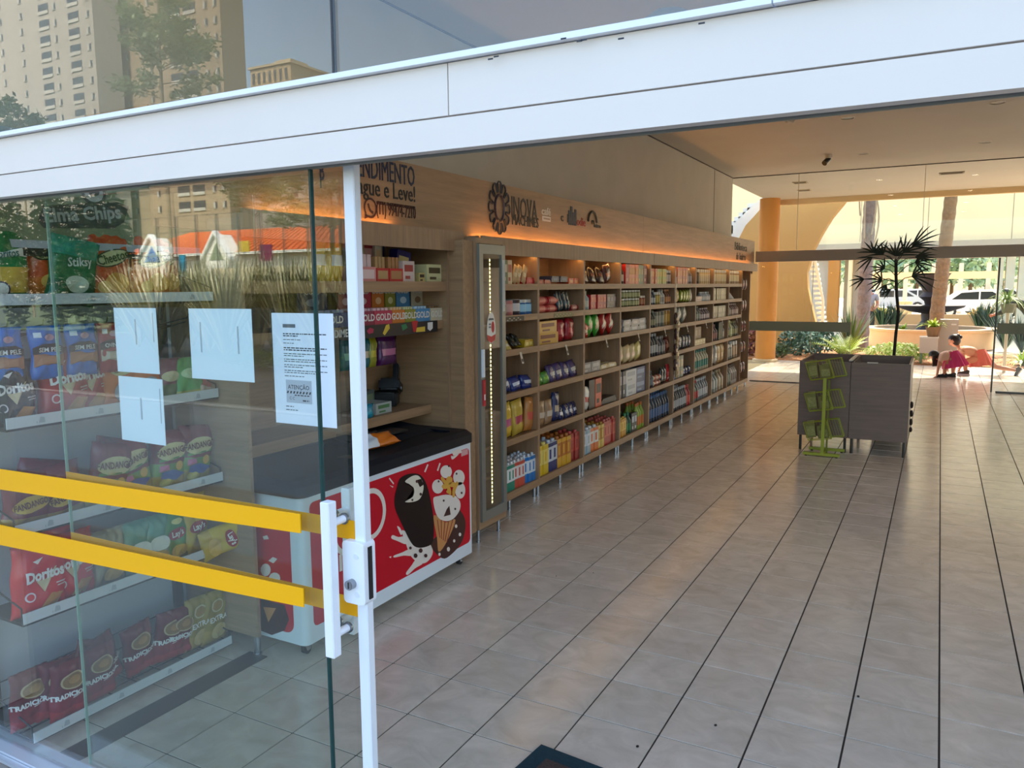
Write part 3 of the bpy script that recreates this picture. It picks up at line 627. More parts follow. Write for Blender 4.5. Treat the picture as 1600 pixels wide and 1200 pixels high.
# ---- lettering on the upper panel
def wall_sign(name, label, X, rows, cat='sign', group=None):
    """rows: (text, height, y centre, z centre, colour, bold, x squeeze)"""
    o = thing(name, label, cat, (X, 0, 0)); 
    for (s, h, yc, zc, c, bo, sx) in rows:
        m = MB(); V, Fc = text2d(s, h, bo); 
        b0 = len(m.v)
        for d_ in (0.0042, 0.0): m.v += [(d_+0.0005, yc+x*sx, zc+y) for x, y in V]
        nv = len(V); ed = {}
        for f in Fc:
            m.q(*[b0+i for i in f]); m.q(*[b0+nv+i for i in reversed(f)])
            for i in range(len(f)):
                e = (f[i], f[(i+1) % len(f)]); k = tuple(sorted(e)); ed[k] = ed.get(k, [])+[e]
        for k, l in ed.items():
            if len(l) == 1: a, c2 = l[0]; m.q(b0+a, b0+nv+a, b0+nv+c2, b0+c2)
        m.build('lettering', mat(c, 0.5), o, fix=False)
    return o
def yz(x, y, X=XP): p = at(x, y, X=X); return p.y, p.z
def fit(s, p0, p1, c, bold=0.0, capfrac=0.70):
    """row spanning from pixel p0 (left, centre height) to p1 (right), size from given height"""
    (ya, za), (yb, zb) = yz(*p0[:2]), yz(*p1[:2]); h = p0[2]
    V, _ = text2d(s, 1.0, bold); w = max(v[0] for v in V)-min(v[0] for v in V); c0 = (max(v[0] for v in V)+min(v[0] for v in V))/2
    size = h/capfrac; sx = (yb-ya)/(w*size); return (s, size, (ya+yb)/2-c0*size*sx, (za+zb)/2, c, bold, sx)
s1 = [fit('ENDIMENTO', (558, 266, 0.125), (647, 273, 0), '#16223f', 0.0), fit('ague e Leve!', (559, 293, 0.10), (648, 303, 0), '#15181f', 0.0),
      fit('(11) 99474-7210', (588, 326, 0.075), (649, 334, 0), '#3a1714', 0.0), fit('CENTRAL DE ATENDIMENTO WHATSAPP', (588, 317, 0.02), (648, 325, 0), '#3a1714', 0.0)]
V, _ = text2d('ENDIMENTO', 1.0, 0.02)
so = wall_sign('wall_lettering', 'dark service sign lettering with a phone number above the freezer alcove', XP, s1)
a0 = s1[0]; w_ = 0.115
for s_, h_, y_, z_ in (('AT', a0[1], a0[2]-0.62, a0[3]), ('P', s1[1][1], s1[1][2]-0.60, s1[1][3])):
    m = MB(); put_text(m, s_, h_, lambda a, b: (0.004, a, b), y_, z_, bold=0.02, sx=a0[6]); m.build('lettering', mat('#16223f', 0.5), so, fix=False)
m = MB(); (yc, zc) = yz(578, 325)
for k in range(28):
    u0, u1 = 2*PI*k/28, 2*PI*(k+1)/28
    if 3.75 < u0 < 4.2: continue
    a, b_, t = 0.062, 0.062, 0.013
    put_poly(m, [(yc+a*math.cos(u0), zc+b_*math.sin(u0)), (yc+a*math.cos(u1), zc+b_*math.sin(u1)), (yc+(a-t)*math.cos(u1), zc+(b_-t)*math.sin(u1)), (yc+(a-t)*math.cos(u0), zc+(b_-t)*math.sin(u0))], lambda p, q: (0.004, p, q), 0, False)
put_poly(m, [(yc-0.06, zc-0.07), (yc-0.05, zc-0.03), (yc-0.02, zc-0.055)], lambda p, q: (0.004, p, q), 0, False)
for (p0, p1) in (((-.022, .025), (-.012, -.004)), ((-.012, -.004), (.004, -.022)), ((.004, -.022), (.026, -.026))):
    d = Vector((p1[0]-p0[0], p1[1]-p0[1])).normalized()*0.009; nn = (-d.y, d.x)
    put_poly(m, [(yc+p0[0]+nn[0], zc+p0[1]+nn[1]), (yc+p0[0]-nn[0], zc+p0[1]-nn[1]), (yc+p1[0]-nn[0], zc+p1[1]-nn[1]), (yc+p1[0]+nn[0], zc+p1[1]+nn[1])], lambda p, q: (0.0045, p, q), 0, False)
m.build('round_symbol', mat('#3a1714', 0.5), so, fix=False)
# flower emblem
em = thing('flower_emblem', 'dark outlined flower shaped emblem on the oak panel', 'emblem', (XP, 0, 0)); (yc, zc) = yz(779.5, 325)
m = MB(); R_ = 0.135; pts = []; n = 12
(yl_, _), (yr_, _) = yz(763, 325), yz(796, 325); ax = (yr_-yl_)/2; az = 0.20
for k in range(n):
    a = 2*PI*k/n
    for dr, da in ((0.62, -0.2), (0.93, -0.19), (1.0, -0.08), (1.0, 0.08), (0.93, 0.19), (0.62, 0.2)): pts.append((yc+ax*dr*math.cos(a+da), zc+az*dr*math.sin(a+da)))
pth = [(0.006, p[0], p[1]) for p in pts]; m.path(pth+[pth[0]], 0.0065, n=5); m.build('petal_outline', mat('#2e2a33', 0.5), em)
m = MB(); pth = [(0.006, yc+ax*.42*math.cos(t), zc+az*.5*math.sin(t)) for t in np.linspace(0, 2*PI, 25)]; m.path(pth, 0.009, n=5); m.build('inner_ring', mat('#3a2c3a', 0.5), em)
em2 = wall_sign('brand_lettering', 'dark and white two line lettering beside the flower emblem', XP, [fit('INOVA', (799, 325, 0.17), (839, 332, 0), '#35302e', 0.0), fit('MACHINES', (800, 344, 0.085), (841, 349, 0), '#2b2826', 0.0)])
for k, (x, y, s_, c, h) in enumerate(((853, 331, 'café', '#d8cbbd', .07), (878, 340, 'c', '#1c1c1e', .08), (893, 343, 'leve', '#1d1f2a', .08), (933, 353, 'bairro', '#2b2622', .045))):
    (y_, z_) = yz(x, y); wall_sign('partner_logo', ['small white script logo on the oak panel', 'small black and white round logo on the oak panel', 'small dark logo right of the round one', 'dark arch shaped logo furthest right of the small logos'][k], XP, [(s_, h*1.3, y_, z_, c, 0.02, 1.25)], 'logo', 'small partner logos on the oak panel')
(ya, za), (yb, zb) = yz(847, 337), yz(860, 347)
lg = thing('partner_logo', 'white framed rectangular logo below the small script', 'logo', (XP, 0, 0), group='small partner logos on the oak panel')
MB().box(0.0005, 0.004, ya, yb, zb, za).build('plate', mat('#e0d4c8', 0.5), lg); m = MB(); put_text(m, 'POINT', 0.05, lambda a, b: (0.005, a, b), (ya+yb)/2, (za+zb)/2); m.build('lettering', mat('#6b5b50', 0.5), lg, fix=False) if False else MB().box(0.004, 0.005, ya+.02, yb-.02, zb+.015, za-.015).build('inner_plate', mat('#a8907c', 0.5), lg)
(y_, z_) = yz(892, 343); (ya, za), (yb, zb) = yz(887, 335), yz(897, 352)
lg = thing('partner_logo', 'dark blue building shaped logo in the middle of the small logos', 'logo', (XP, 0, 0), group='small partner logos on the oak panel')
m = MB(); y0 = yz(888, 345)[0]; z0 = yz(888, 351)[1]
for k, (w0, hh) in enumerate(((0.0, 0.13), (0.045, 0.17), (0.09, 0.12), (0.135, 0.15))): m.box(0.0005, 0.005, y0+w0, y0+w0+0.04, z0, z0+hh)
m.build('towers', mat('#1c2137', 0.5), lg)
(y_, z_) = yz(906, 347); wall_sign('partner_logo', 'red script logo among the small logos', XP, [('Sodie', 0.11, y_, z_, '#9c2a2a', 0.01, 1.1)], 'logo', 'small partner logos on the oak panel')
(y_, z_) = yz(925, 344)
lg = thing('partner_logo', 'dark arch with dots above the last small logo text', 'logo', (XP, 0, 0), group='small partner logos on the oak panel')
m = MB(); m.path([(0.004, y_+0.11*math.cos(t), z_-0.03+0.11*math.sin(t)) for t in np.linspace(0.1, PI-0.1, 12)], 0.013, n=5); m.ball((0.004, y_, z_-.02), 0.022); m.build('arch', mat('#2b2622', 0.5), lg)
wall_sign('library_lettering', 'black two line neighbourhood library lettering at the far end of the oak panel', XP, [fit('Biblioteca', (1148, 384, 0.13), (1167, 389, 0), '#24231a', 0.0), fit('do bairro', (1150, 400, 0.12), (1165, 403, 0), '#20180f', 0.0)])
# ---- snack rack on the back wall
RX = -0.80
rk = thing('snack_rack', 'dark steel snack rack with white price rails on five levels', 'rack', (0, 0, 0))
steel = mat('#1d2024', 0.5, 0.4)
for y in (-0.88, 0.02): MB().box(-1.125, -1.095, y-0.02, y+0.02, 0.0, 2.1).build('upright', steel, rk)
RLEV = [1.78, 1.32, 0.91, 0.56, 0.075]
railm = mat('#d4dade', 0.35)
for k, z in enumerate(RLEV):
    y1 = 0.075; y0 = -0.905
    s = MB()
    if k < 4: s.box(-1.09, RX-0.006, y0, y1, z-0.052, z-0.044)
    else:
        for i in range(9): yy = y0+(y1-y0)*i/8; s.path([(-1.09, yy, z+0.12), (-1.09, yy, z-0.03), (RX-0.008, yy, z-0.03)], 0.0025, n=5)
        for xx, zz in ((-1.09, z+0.12), (-1.09, z+0.04), (-1.0, z-.03), (-0.9, z-.03)): s.path([(xx, y0, zz), (xx, y1, zz)], 0.003, n=5)
    for yy in (y0, y1-0.005): s.path([(-1.09, yy, z+0.1), (RX-0.01, yy, z+0.02), (RX-0.01, yy, z-0.04), (-1.09, yy, z-0.04)], 0.0035, n=6)
    so = s.build('shelf', steel if k != 4 else mat('#2b3038', 0.5), rk)
    MB().box(RX-0.005, RX, y0, y1, z-0.042, z).build('price_rail', railm, so)
    MB().box(RX-0.006, RX-0.003, y0, y1, z-0.047, z-0.0425).build('rail_edge', steel, so)
    for yy in np.linspace(y0+0.13, y1-0.12, 4):
        m = MB(); put_poly(m, [(yy-0.012, z-0.034), (yy+0.014, z-0.034), (yy+0.012, z-0.014), (yy-0.004, z-0.01)], lambda a, b: (RX+0.0006, a, b), 0, False); put_poly(m, [(yy-0.02, z-0.034), (yy-0.016, z-0.034), (yy-0.016, z-0.026), (yy-0.02, z-0.026)], lambda a, b: (RX+0.0006, a, b), 0, False); m.build('tab', mat('#a9b2b8', 0.5), so, fix=False)
hk = MB()
for i in range(7):
    y = -0.84+i*0.135; hk.path([(-1.09, y, 1.62), (-0.86, y, 1.66), (-0.85, y, 1.68)], 0.003, n=5); hk.path([(-1.09, y+.02, 1.6), (-0.9, y+.02, 1.64)], 0.003, n=5)
hk.path([(-1.09, -0.9, 1.615), (-1.09, 0.07, 1.615)], 0.005); hk.build('hook_row', steel, rk)
# header sign
hs_ = thing('header_sign', 'olive green header sign with grey logo banner above the snack rack', 'sign', (0, 0, 0))
MB().box(-0.93, -0.88, -0.92, 0.07, 1.985, 2.3).build('panel', mat('#8b9474', 0.5, noise=.1, scale=3), hs_)
MB().box(-0.88, -0.865, -0.92, 0.07, 1.955, 1.985).build('light_rail', mat('#b4bcc4', 0.4), hs_); MB().box(-0.88, -0.87, -0.92, 0.07, 1.925, 1.955).build('lower_edge', steel, hs_)
m = MB(); fnh = lambda off: (lambda a, b: (-0.88+off, a, b))
put_poly(m, [(-0.66, 2.035), (-0.68, 2.06), (-0.655, 2.12), (-0.34, 2.165), (-0.28, 2.15), (-0.31, 2.08), (-0.36, 2.05)], fnh(0.001), 0)
put_text(m, 'Elma Chips', 0.075, fnh(0.002), -0.49, 2.1, rot=0.12, bold=0.03, mi=1)
put_poly(m, ell(-0.44, 2.19, 0.055, 0.05), fnh(0.002), 0); put_poly(m, ell(-0.44, 2.19, 0.042, 0.037), fnh(0.003), 1); put_poly(m, ell(-0.44, 2.195, 0.025, 0.018), fnh(0.004), 0)
m.build('logo', [mat('#4a4e4c', 0.5), mat('#b9bcb4', 0.5)], hs_, fix=False)
# ---- gondola (two walnut units)
for k, (xa, xb, yb, lab) in enumerate(((0.925, 1.435, 6.0, 'left walnut display bin, standing behind the yellow brochure stand'), (1.44, 2.0, 6.38, 'right walnut display bin with open top beside the walkway'))):
    gd = thing('display_bin', lab, 'display bin', (xa, 6.38, 0)); w = xb-xa; y0 = 0; d = 0.95
    MB().box(0, w, y0, y0+0.02, 0.165, 0.975).build('front_panel', WOOD_DK, gd)
    MB().box(0, 0.02, 0.02, d-.02, 0.165, 0.975).build('side_panel', WOOD_DK, gd); MB().box(w-0.02, w, 0.02, d-.02, 0.165, 0.975).build('side_panel', WOOD_DK, gd)
    MB().box(0, w, d-.02, d, 0.165, 0.985).build('back_panel', WOOD_DK, gd); MB().box(0.02, w-0.02, 0.02, d-.02, 0.75, 0.77).build('tray', WOOD_DK, gd); MB().box(0.02, w-0.02, 0.02, d-.02, 0.165, 0.185).build('bottom_panel', WOOD_DK, gd)
    for lx in (0.03, w-0.03):
        for ly in (0.04, d-.04): b = MB(); b.tube((lx, ly, 0.0), (lx, ly, 0.165), 0.014, n=10); b.build('leg', mat('#3c3836', .3, .6), gd, smooth=True)
tag(MB().prism([(1.30, 0.98), (1.34, 0.98), (1.46, 1.0), (1.42, 1.0)], 0, 0.01, 0).build('blade', alu), 'x') if False else None
p = at(1361, 569, Z=0.985); pc = thing('price_card', 'small white card lying on the front edge of the right walnut bin', 'card', (p.x, 6.39, 0.975)); MB().box(-0.05, 0.05, -0.02, 0.02, 0, 0.008).build('card', mat('#d9d4cd', 0.5), pc)
p = at(1345, 562, Z=1.0); bk = thing('divider_strip', 'pale metal divider strip leaning between the two walnut bins', 'divider', (1.43, 6.42, 0.985)); b = MB(); b.box(-0.02, 0.02, 0, 0.8, 0, 0.012); b.build('strip', mat('#9d9690', 0.3, 0.6), bk)
sb = thing('hanging_basket', 'dark trailing goods hanging on the right side of the walnut bin', 'goods', (2.0, 6.9, 0.5)); b = MB()
for k in range(7): b.ball((0.012, 0.02*k, -0.05*k+0.03*(k % 2)), 0.03, sq=(.6, 1, 1))
b.build('packs', mat('#231a18', 0.6), sb, smooth=True)
# ---- yellow wire stand
ws = thing('brochure_stand', 'yellow green metal stand with three tiers of wire baskets before the walnut bins', 'stand', (1.22, 6.0, 0))
ygm = mat('#979d24', 0.45); ygd = mat('#76791e', 0.5)
b = MB(); b.box(-0.19, 0.17, 0.08, 0.112, 0.012, 0.04); bo = b.build('front_foot', ygm, ws)
b = MB(); b.box(-0.17, 0.19, 0.38, 0.41, 0.012, 0.04); b.build('rear_foot', ygm, ws); MB().box(-0.015, 0.015, 0.112, 0.38, 0.014, 0.036).build('foot_bar', ygm, ws)
fe = MB(); [fe.tube((x, y, 0), (x, y, .012), .012) for x, y in ((-.16, .095), (.14, .095), (-.14, .395), (.16, .395))]; fe.build('rubber_feet', mat('#151515', .7), ws)
MB().box(-0.016, 0.016, 0.083, 0.109, 0.04, 0.83).build('pole', ygm, ws)
MB().box(0.02, 0.038, 0.2, 0.22, 0.02, 0.8).build('rear_pole', ygd, ws)
for k, zc in enumerate((0.90, 0.57, 0.26)):
    bs = MB(); tl_ = 0.16
    def R2(x, z): return (x*math.cos(tl_)-z*math.sin(tl_), zc+x*math.sin(tl_)+z*math.cos(tl_))
    for (x0, x1_, y) in ((-0.19, 0.07, 0.20), (0.0, 0.18, 0.29)):
        pts = [R2(x0+.03, -0.08), R2(x1_, -0.08), R2(x1_-.03, 0.11), R2(x0, 0.11)]
        for yy in (y, y-0.07): bs.path([(p_[0], yy, p_[1]) for p_ in pts+[pts[0]]], 0.0045 if yy == y else 0.004, n=5)
        for p_ in pts: bs.path([(p_[0], y, p_[1]), (p_[0], y-0.07, p_[1])], 0.0035, n=5)
        for i in range(1, 6): q0 = R2(x0+.03+(x1_-x0-.03)*i/6, -0.08); q1 = R2(x0+(x1_-.03-x0)*i/6, 0.11); bs.path([(q0[0], y, q0[1]), (q1[0], y, q1[1])], 0.002, n=4)
    bso = bs.build('wire_basket', ygm, ws)
for k, (zc, x0) in enumerate([(z, x) for z in (0.90, 0.57, 0.26) for x in (-0.12, 0.0)]):
    t = thing('leaflet_pack', '%s olive leaflet pack in the %s basket of the yellow stand' % (['left', 'right'][k % 2], ['top', 'middle', 'bottom'][k//2]), 'leaflet pack', (1.22+x0, 6.0+0.165, zc-0.075), group='leaflet packs in the yellow stand')
    t.rotation_euler = (0, -0.16, 0)
    b = MB(); b.box(-0.05, 0.05, -0.018, 0.018, 0.0, 0.17-0.03*(k % 2)); b.build('pack', mat('#75702f', 0.6, noise=.25, scale=30), t)
    b = MB(); b.box(-0.035, 0.045, -0.02, -0.0185, 0.02, 0.12-0.03*(k % 2)); b.box(-0.02, 0.05, -0.01, 0.01, .171-0.03*(k % 2), .18-0.03*(k % 2)); b.build('cover_print', mat('#8d8a4a', 0.6, noise=.3, scale=50), t)
# ================================================================ GOODS
def bag_fn(w, h, d):
    def D(x, z):
        u = min(1, max(-1, 2*x/w)); v = min(1, max(-1, 2*z/h-1))
        return d/2*max(0.0, 1-abs(u)**3.2)**0.55*max(0.0, 1-abs(v)**5)**0.6
    return D
def phases(seed): rn = random.Random(seed); return [rn.uniform(0, 6.3) for _ in range(8)]
def wrinkle(u, v, ph):
    e = min(1, (1-abs(2*u-1))*4)*min(1, (1-abs(2*v-1))*7); s = abs(2*v-1)**1.5
    return 0.0032*e*(math.sin(9*u+6*v+ph[2])+math.sin(-7*u+11*v+ph[3])+.6*math.sin(15*u-12*v+ph[5])+1.2*s*math.sin(24*u+3*math.sin(6*v+ph[6])+ph[4]))
def bag_mesh(w, h, d, cols, region, seed=0, nu=10, nv=13, seal=0.045, wr=1.0):
    """pillow bag standing on z=0, front towards -y; region(u,v) picks a colour"""
    D = bag_fn(w, h, d); b = MB(); ph = phases(seed)
    for side in (-1, 1):
        for j in range(nv+1):
            v = j/nv
            if j == 1: v = seal
            if j == nv-1: v = 1-seal
            for i in range(nu+1):
                u = i/nu; x = (u-0.5)*w; z = v*h
                xx = x*(1-0.05*math.sin(PI*v))+wr*0.004*math.sin(9*v+ph[0])
                edge = (1-abs(2*u-1))
                y = D(x, min(max(z, seal*h), h*(1-seal))) if 0 < j < nv else 0.0
                if j in (0, nv): y = 0.0015*math.sin(i*1.7+ph[1])+0.001
                wv = wrinkle(u, v, ph)*wr if 0 < j < nv else 0
                b.v.append((xx, side*(y+wv), z))
    for s in (0, 1):
        o = s*(nu+1)*(nv+1)
        for j in range(nv):
            for i in range(nu):
                q = (o+j*(nu+1)+i, o+j*(nu+1)+i+1, o+(j+1)*(nu+1)+i+1, o+(j+1)*(nu+1)+i)
                b.cur = region((i+.5)/nu, (j+.5)/nv) if s == 0 else 0
                b.q(*(q if s == 0 else q[::-1]))
    me = b.mesh('bag', [mat(c, 0.24, spec=0.6) if isinstance(c, str) else c for c in cols], fix=False)
    bm = bmesh.new(); bm.from_mesh(me); bmesh.ops.remove_doubles(bm, verts=bm.verts, dist=0.0006); bm.to_mesh(me); bm.free()
    me.polygons.foreach_set('use_smooth', [True]*len(me.polygons)); return me
def front(w, h, d, off=0.004, ph=None):
    D = bag_fn(w, h, d); return lambda x, z: (x*(1-0.05*math.sin(PI*min(1, max(0, z/h)))), -(D(x, z)+wrinkle(x/w+.5, z/h, ph)+off+(.0015 if off > .004 else 0)), z)
PROTO = {}
def snack(key, w, h, d, cols, region, prints, loc, label, lean=0.0, rz=PI/2, roll=0.0, cat='snack bag', group=None, name='snack_bag'):
    """prints: list of (kind, ..., colour index in pcols)"""
    if key in PROTO: o = dup(PROTO[key], label=label, group=group)
    else:
        sd = sum(map(ord, key)); ph = phases(sd)
        o = link(bag_mesh(w, h, d, cols, region, seed=sd, nu=18, nv=24), name)
        if prints:
            pc = []; m = MB()
            def ci(c):
                if c not in pc: pc.append(c)
                return pc.index(c)
            for p in prints:
                if p[0] == 't':
                    _, s, size, cx, cz, rot, c, bold, sx = p; put_text(m, s, size, front(w, h, d, 0.0095, ph), cx, cz, rot, bold, 0.0, 1, ci(c), sx)
                elif p[0] == 'e':
                    _, cx, cz, a, bb, c = p[:6]; put_poly(m, ell(cx, cz, a, bb, 18, p[6] if len(p) > 6 else 0), front(w, h, d, p[7] if len(p) > 7 else 0.0045, ph), ci(c))
                elif p[0] == 'p':
                    _, pts, c = p[:3]; put_poly(m, pts, front(w, h, d, p[3] if len(p) > 3 else 0.0045, ph), ci(c))
            m.build('front_print', [mat(c, 0.35) for c in pc], o, fix=False)
        PROTO[key] = o; tag(o, label, cat, group)
    o['category'] = cat
    o.location = loc; o.rotation_euler = (0, 0, 0)
    o.rotation_euler = (Matrix.Rotation(rz, 4, 'Z') @ Matrix.Rotation(roll, 4, 'Y') @ Matrix.Rotation(lean, 4, 'X')).to_euler()
    return o
def bands(*st):
    def r(u, v):
        for lim, c in st:
            if v < lim: return c
        return st[-1][1]
    return r
rr = random.Random(11)
def ypx(x, y, X): return at(x, y, X=X).y
RXI = RX-0.10
# level one : orange, green and cheese bags
def chz(loc, lab, **k): return snack('cheese', .21, .30, .07, ['#d9541f', '#c8471a', '#e67a2a'], bands((.3, 2), (.8, 0), (1, 1)), [('e', 0, .19, .085, .035, '#2c3a1c', .25), ('e', 0, .19, .078, .029, '#d8d39a', .25, .0055), ('t', 'Cheetos', .055, 0, .19, .25, '#2c4a1e', .02, .78), ('e', .02, .09, .06, .04, '#e9a23c'), ('e', -.04, .07, .03, .025, '#f0b95a', 0, .0055)], loc, lab, **k)
def grn(loc, lab, **k): return snack('greenteal', .21, .27, .07, ['#1d7a4a', '#2a9a7c', '#0f5f3c'], bands((.35, 2), (.7, 0), (1, 1)), [('t', 'Stiksy', .05, 0, .17, .2, '#dfe8de', .02, .9), ('e', 0, .08, .05, .035, '#cfdcc8')], loc, lab, **k)
def tor(loc, lab, **k): return snack('tortilla', .22, .29, .08, ['#1f7e45', '#d8b24a', '#176a3a'], bands((.18, 2), (.5, 1), (1, 0)), [('p', [(-.1, .16), (.1, .185), (.1, .225), (-.1, .20)], '#e9ece2'), ('t', 'Doritos', .04, 0, .192, .12, '#1c6a6a', .02, .9), ('e', -.02, .06, .032, .032, '#1c2a55'), ('e', -.02, .06, .026, .026, '#e8e8e0', 0, .0055)], loc, lab, **k)
zt = RLEV[0]-0.044
tor((RXI, -0.83, zt), 'green and yellow chip bag at the left end of the top rack level')
chz((RXI-.03, -0.60, zt+.03), 'orange cheese puff bag behind the teal bag on the top rack level', roll=-.12)
grn((RXI+.03, -0.585, zt), 'teal green snack bag leaning in front of an orange one on the top level', roll=.18)
chz((RXI, -0.39, zt), 'orange cheese puff bag in the middle of the top rack level')
chz((RXI, -0.19, zt), 'rightmost upright orange cheese puff bag on the top rack level', roll=.05)
chz((RXI-.08, -0.06, zt), 'orange cheese puff bag set back at the right end of the top level', roll=-.08)
# hanging peanuts
def pnt(key, base, dark, txt, loc, lab, food): return snack(key, .135, .21, .04, [base, dark], bands((.3, 0), (1, 0)), [('p', [(-.062, .05), (.062, .05), (.062, .1), (-.062, .1)], food), ('p', [(-.064, .095), (-.03, .108), (.03, .108), (.064, .095), (.064, .125), (.03, .14), (-.03, .14), (-.064, .125)], '#15171c', .0055), ('t', txt, .024, 0, .116, 0, '#e8e8e8', .02, .95), ('e', 0, .165, .022, .013, '#c9a0b4'), ('p', [(-.055, .165), (-.03, .165), (-.03, .185), (-.055, .185)], '#e6eef8')], loc, lab, group='peanut bags hanging from the rack hooks')
zh = 1.475
for k, (y, c, t, lab) in enumerate(((-.855, 'b', 0, 'leftmost blue skinless peanut bag hanging from the hooks'), (-.70, 'b', 0, 'second blue skinless peanut bag from the left on the hooks'), (-.555, 'b', 0, 'third blue skinless peanut bag, beside the red ones'), (-.42, 'r', 0, 'left of the two red coated peanut bags on the hooks'), (-.30, 'r', 0, 'right red coated peanut bag, partly behind the white sheet'))):
    if c == 'b': pnt('peanut_blue', '#0b6fd0', '#15171c', 'SEM PELE', (-.86, y, zh-.03), lab, '#b9805e')
    else: pnt('peanut_red', '#a31f33', '#15171c', 'OVINHOS', (-.86, y, zh-.03), lab, '#d5cdbd')
# level two
def dor(key, c1, c2, loc, lab, s=1.0, **k): return snack(key, .23*s, .30*s, .085*s, [c1, c2], bands((.3, 0), (1, 0)), [('t', 'Doritos', .062*s, 0, .175*s, .08, '#f2f0ee', .045, .85), ('p', [(-.035*s, .15*s), (-.028*s, .15*s), (.0, .118*s), (.045*s, .2*s), (.052*s, .2*s), (.0, .1*s)], '#d8c7a0'), ('e', -.06*s, .09*s, .02*s, .02*s, '#e5d5d8'), ('e', -.06*s, .09*s, .014*s, .014*s, c1, 0, .0055), ('p', [(-.02*s, .03*s), (.06*s, .02*s), (.09*s, .08*s), (.03*s, .09*s)], '#c98a3c'), ('p', [(-.05*s, .235*s), (-.01*s, .25*s), (-.03*s, .222*s)], '#efe6e0'), ('p', [(.05*s, .125*s), (.095*s, .128*s), (.095*s, .133*s), (.05*s, .13*s)], '#e8dcd8'), ('p', [(.055*s, .113*s), (.095*s, .116*s), (.095*s, .121*s), (.055*s, .118*s)], '#e8dcd8')], loc, lab, **k)
def fan(key, c1, loc, lab, **k): return snack(key, .19, .28, .08, [c1, '#6a9a3c', '#b8a04a'], bands((.25, 2), (.45, 1), (1, 0)), [('e', 0, .185, .082, .04, '#e0d39a', .15), ('t', 'FANDANGOS', .04, 0, .187, .15, '#6a2a16', .03, .72), ('p', [(-.07, .135), (.07, .155), (.07, .168), (-.07, .148)], '#3f8f3c'), ('p', [(-.06, .06), (.02, .05), (.07, .08), (.0, .1), (-.06, .09)], '#3a5fa8'), ('e', .04, .115, .022, .022, '#e8b53a'), ('p', [(-.07, .09), (-.02, .1), (-.03, .125), (-.07, .12)], '#d878a0'), ('e', -.03, .04, .03, .02, '#d8c86a')], loc, lab, **k)
z = RLEV[1]-0.044
dor('doritos_red', '#b80e24', '#9c0c1e', (RXI-.03, -0.86, z+.02), 'red tortilla chip bag behind the black one on the second level', s=.95)
dor('doritos_black', '#23272a', '#15181a', (RXI+.02, -0.84, z), 'black tortilla chip bag at the left end of the second level', s=.85)
dor('doritos_red', '', '', (RXI, -0.62, z), 'large red tortilla chip bag in the middle of the second level', s=.95)
dor('doritos_red', '', '', (RXI-.03, -0.51, z), 'red tortilla chip bag behind its twin on the second level', s=.95)
snack('cheese_small', .17, .25, .06, ['#d8701c', '#c6cfd8', '#c8601a'], bands((.45, 0), (1, 0)), [('e', 0, .18, .06, .03, '#d8d39a', .2), ('t', 'Cheetos', .036, 0, .18, .2, '#2c4a1e', .02, .8), ('e', .01, .08, .06, .05, '#a9b8c8'), ('e', .02, .06, .04, .025, '#d8b070', 0, .0055)], (RXI, -0.37, z), 'small orange cheese puff bag beside the red chip bags')
snack('cheese_small', 0, 0, 0, 0, 0, 0, (RXI, -0.25, z), 'small orange cheese puff bag behind the lower white sheet')
snack('purple_small', .15, .2, .06, ['#7a3a52', '#4a6a3a'], bands((.4, 1), (1, 0)), [('e', 0, .12, .05, .025, '#d8cfa0')], (RXI, -0.13, z), 'small purple and green bag right of the white sheet')
snack('greenbright', .17, .2, .06, ['#3faa4c', '#b8b84a'], bands((.22, 1), (1, 0)), [('e', 0, .12, .05, .025, '#bfe0a8')], (RXI+.03, -0.03, z), 'bright green bag near the right end of the second level', lean=-.2)
snack('pinkpack', .12, .12, .05, ['#b85a52', '#d8b8a0'], bands((.4, 1), (1, 0)), [], (RXI+.04, 0.04, z), 'small pinkish bag at the right end of the second level', lean=-.4, roll=.3)
# level three fandangos
z = RLEV[2]-0.044
for k, (y, xo, ro, lab) in enumerate(((-.50, .02, .25, 'tilted maroon corn snack bag, leftmost on the third level'), (-.33, 0, -.12, 'maroon corn snack bag under the lower white sheet'), (-.17, 0, .1, 'maroon corn snack bag third from the left on the third level'), (-.02, 0, .12, 'maroon corn snack bag at the right end of the third level'), (-.42, -.09, .3, 'maroon corn snack bag set back behind two others on the third level'))):
    fan('corn', '#7c1c30', (RXI+xo, y, z), lab, roll=ro)
def cornred(loc, lab, **k): return snack('corn_red', .19, .23, .08, ['#7a1526', '#8f1b2c', '#a8863a'], bands((.2, 2), (1, 0)), [('e', .0, .1, .075, .032, '#cfae3c', .2), ('t', 'FANDANGOS', .034, 0, .1, .2, '#5a1a12', .03, .7), ('e', -.05, .17, .01, .008, '#e0c8b8'), ('e', .03, .18, .012, .008, '#e0c8b8'), ('e', .06, .15, .008, .008, '#e0c8b8')], loc, lab, **k)
cornred((RXI+.01, -.82, z), 'dark red corn snack bag at the left end behind the upper yellow band', roll=.1)
cornred((RXI+.01, -.66, z), 'dark red corn snack bag second from the left on the third level', roll=-.1)
cornred((RXI-.07, -.74, z+.02), 'dark red corn snack bag peeking out above the yellow band', roll=.25)
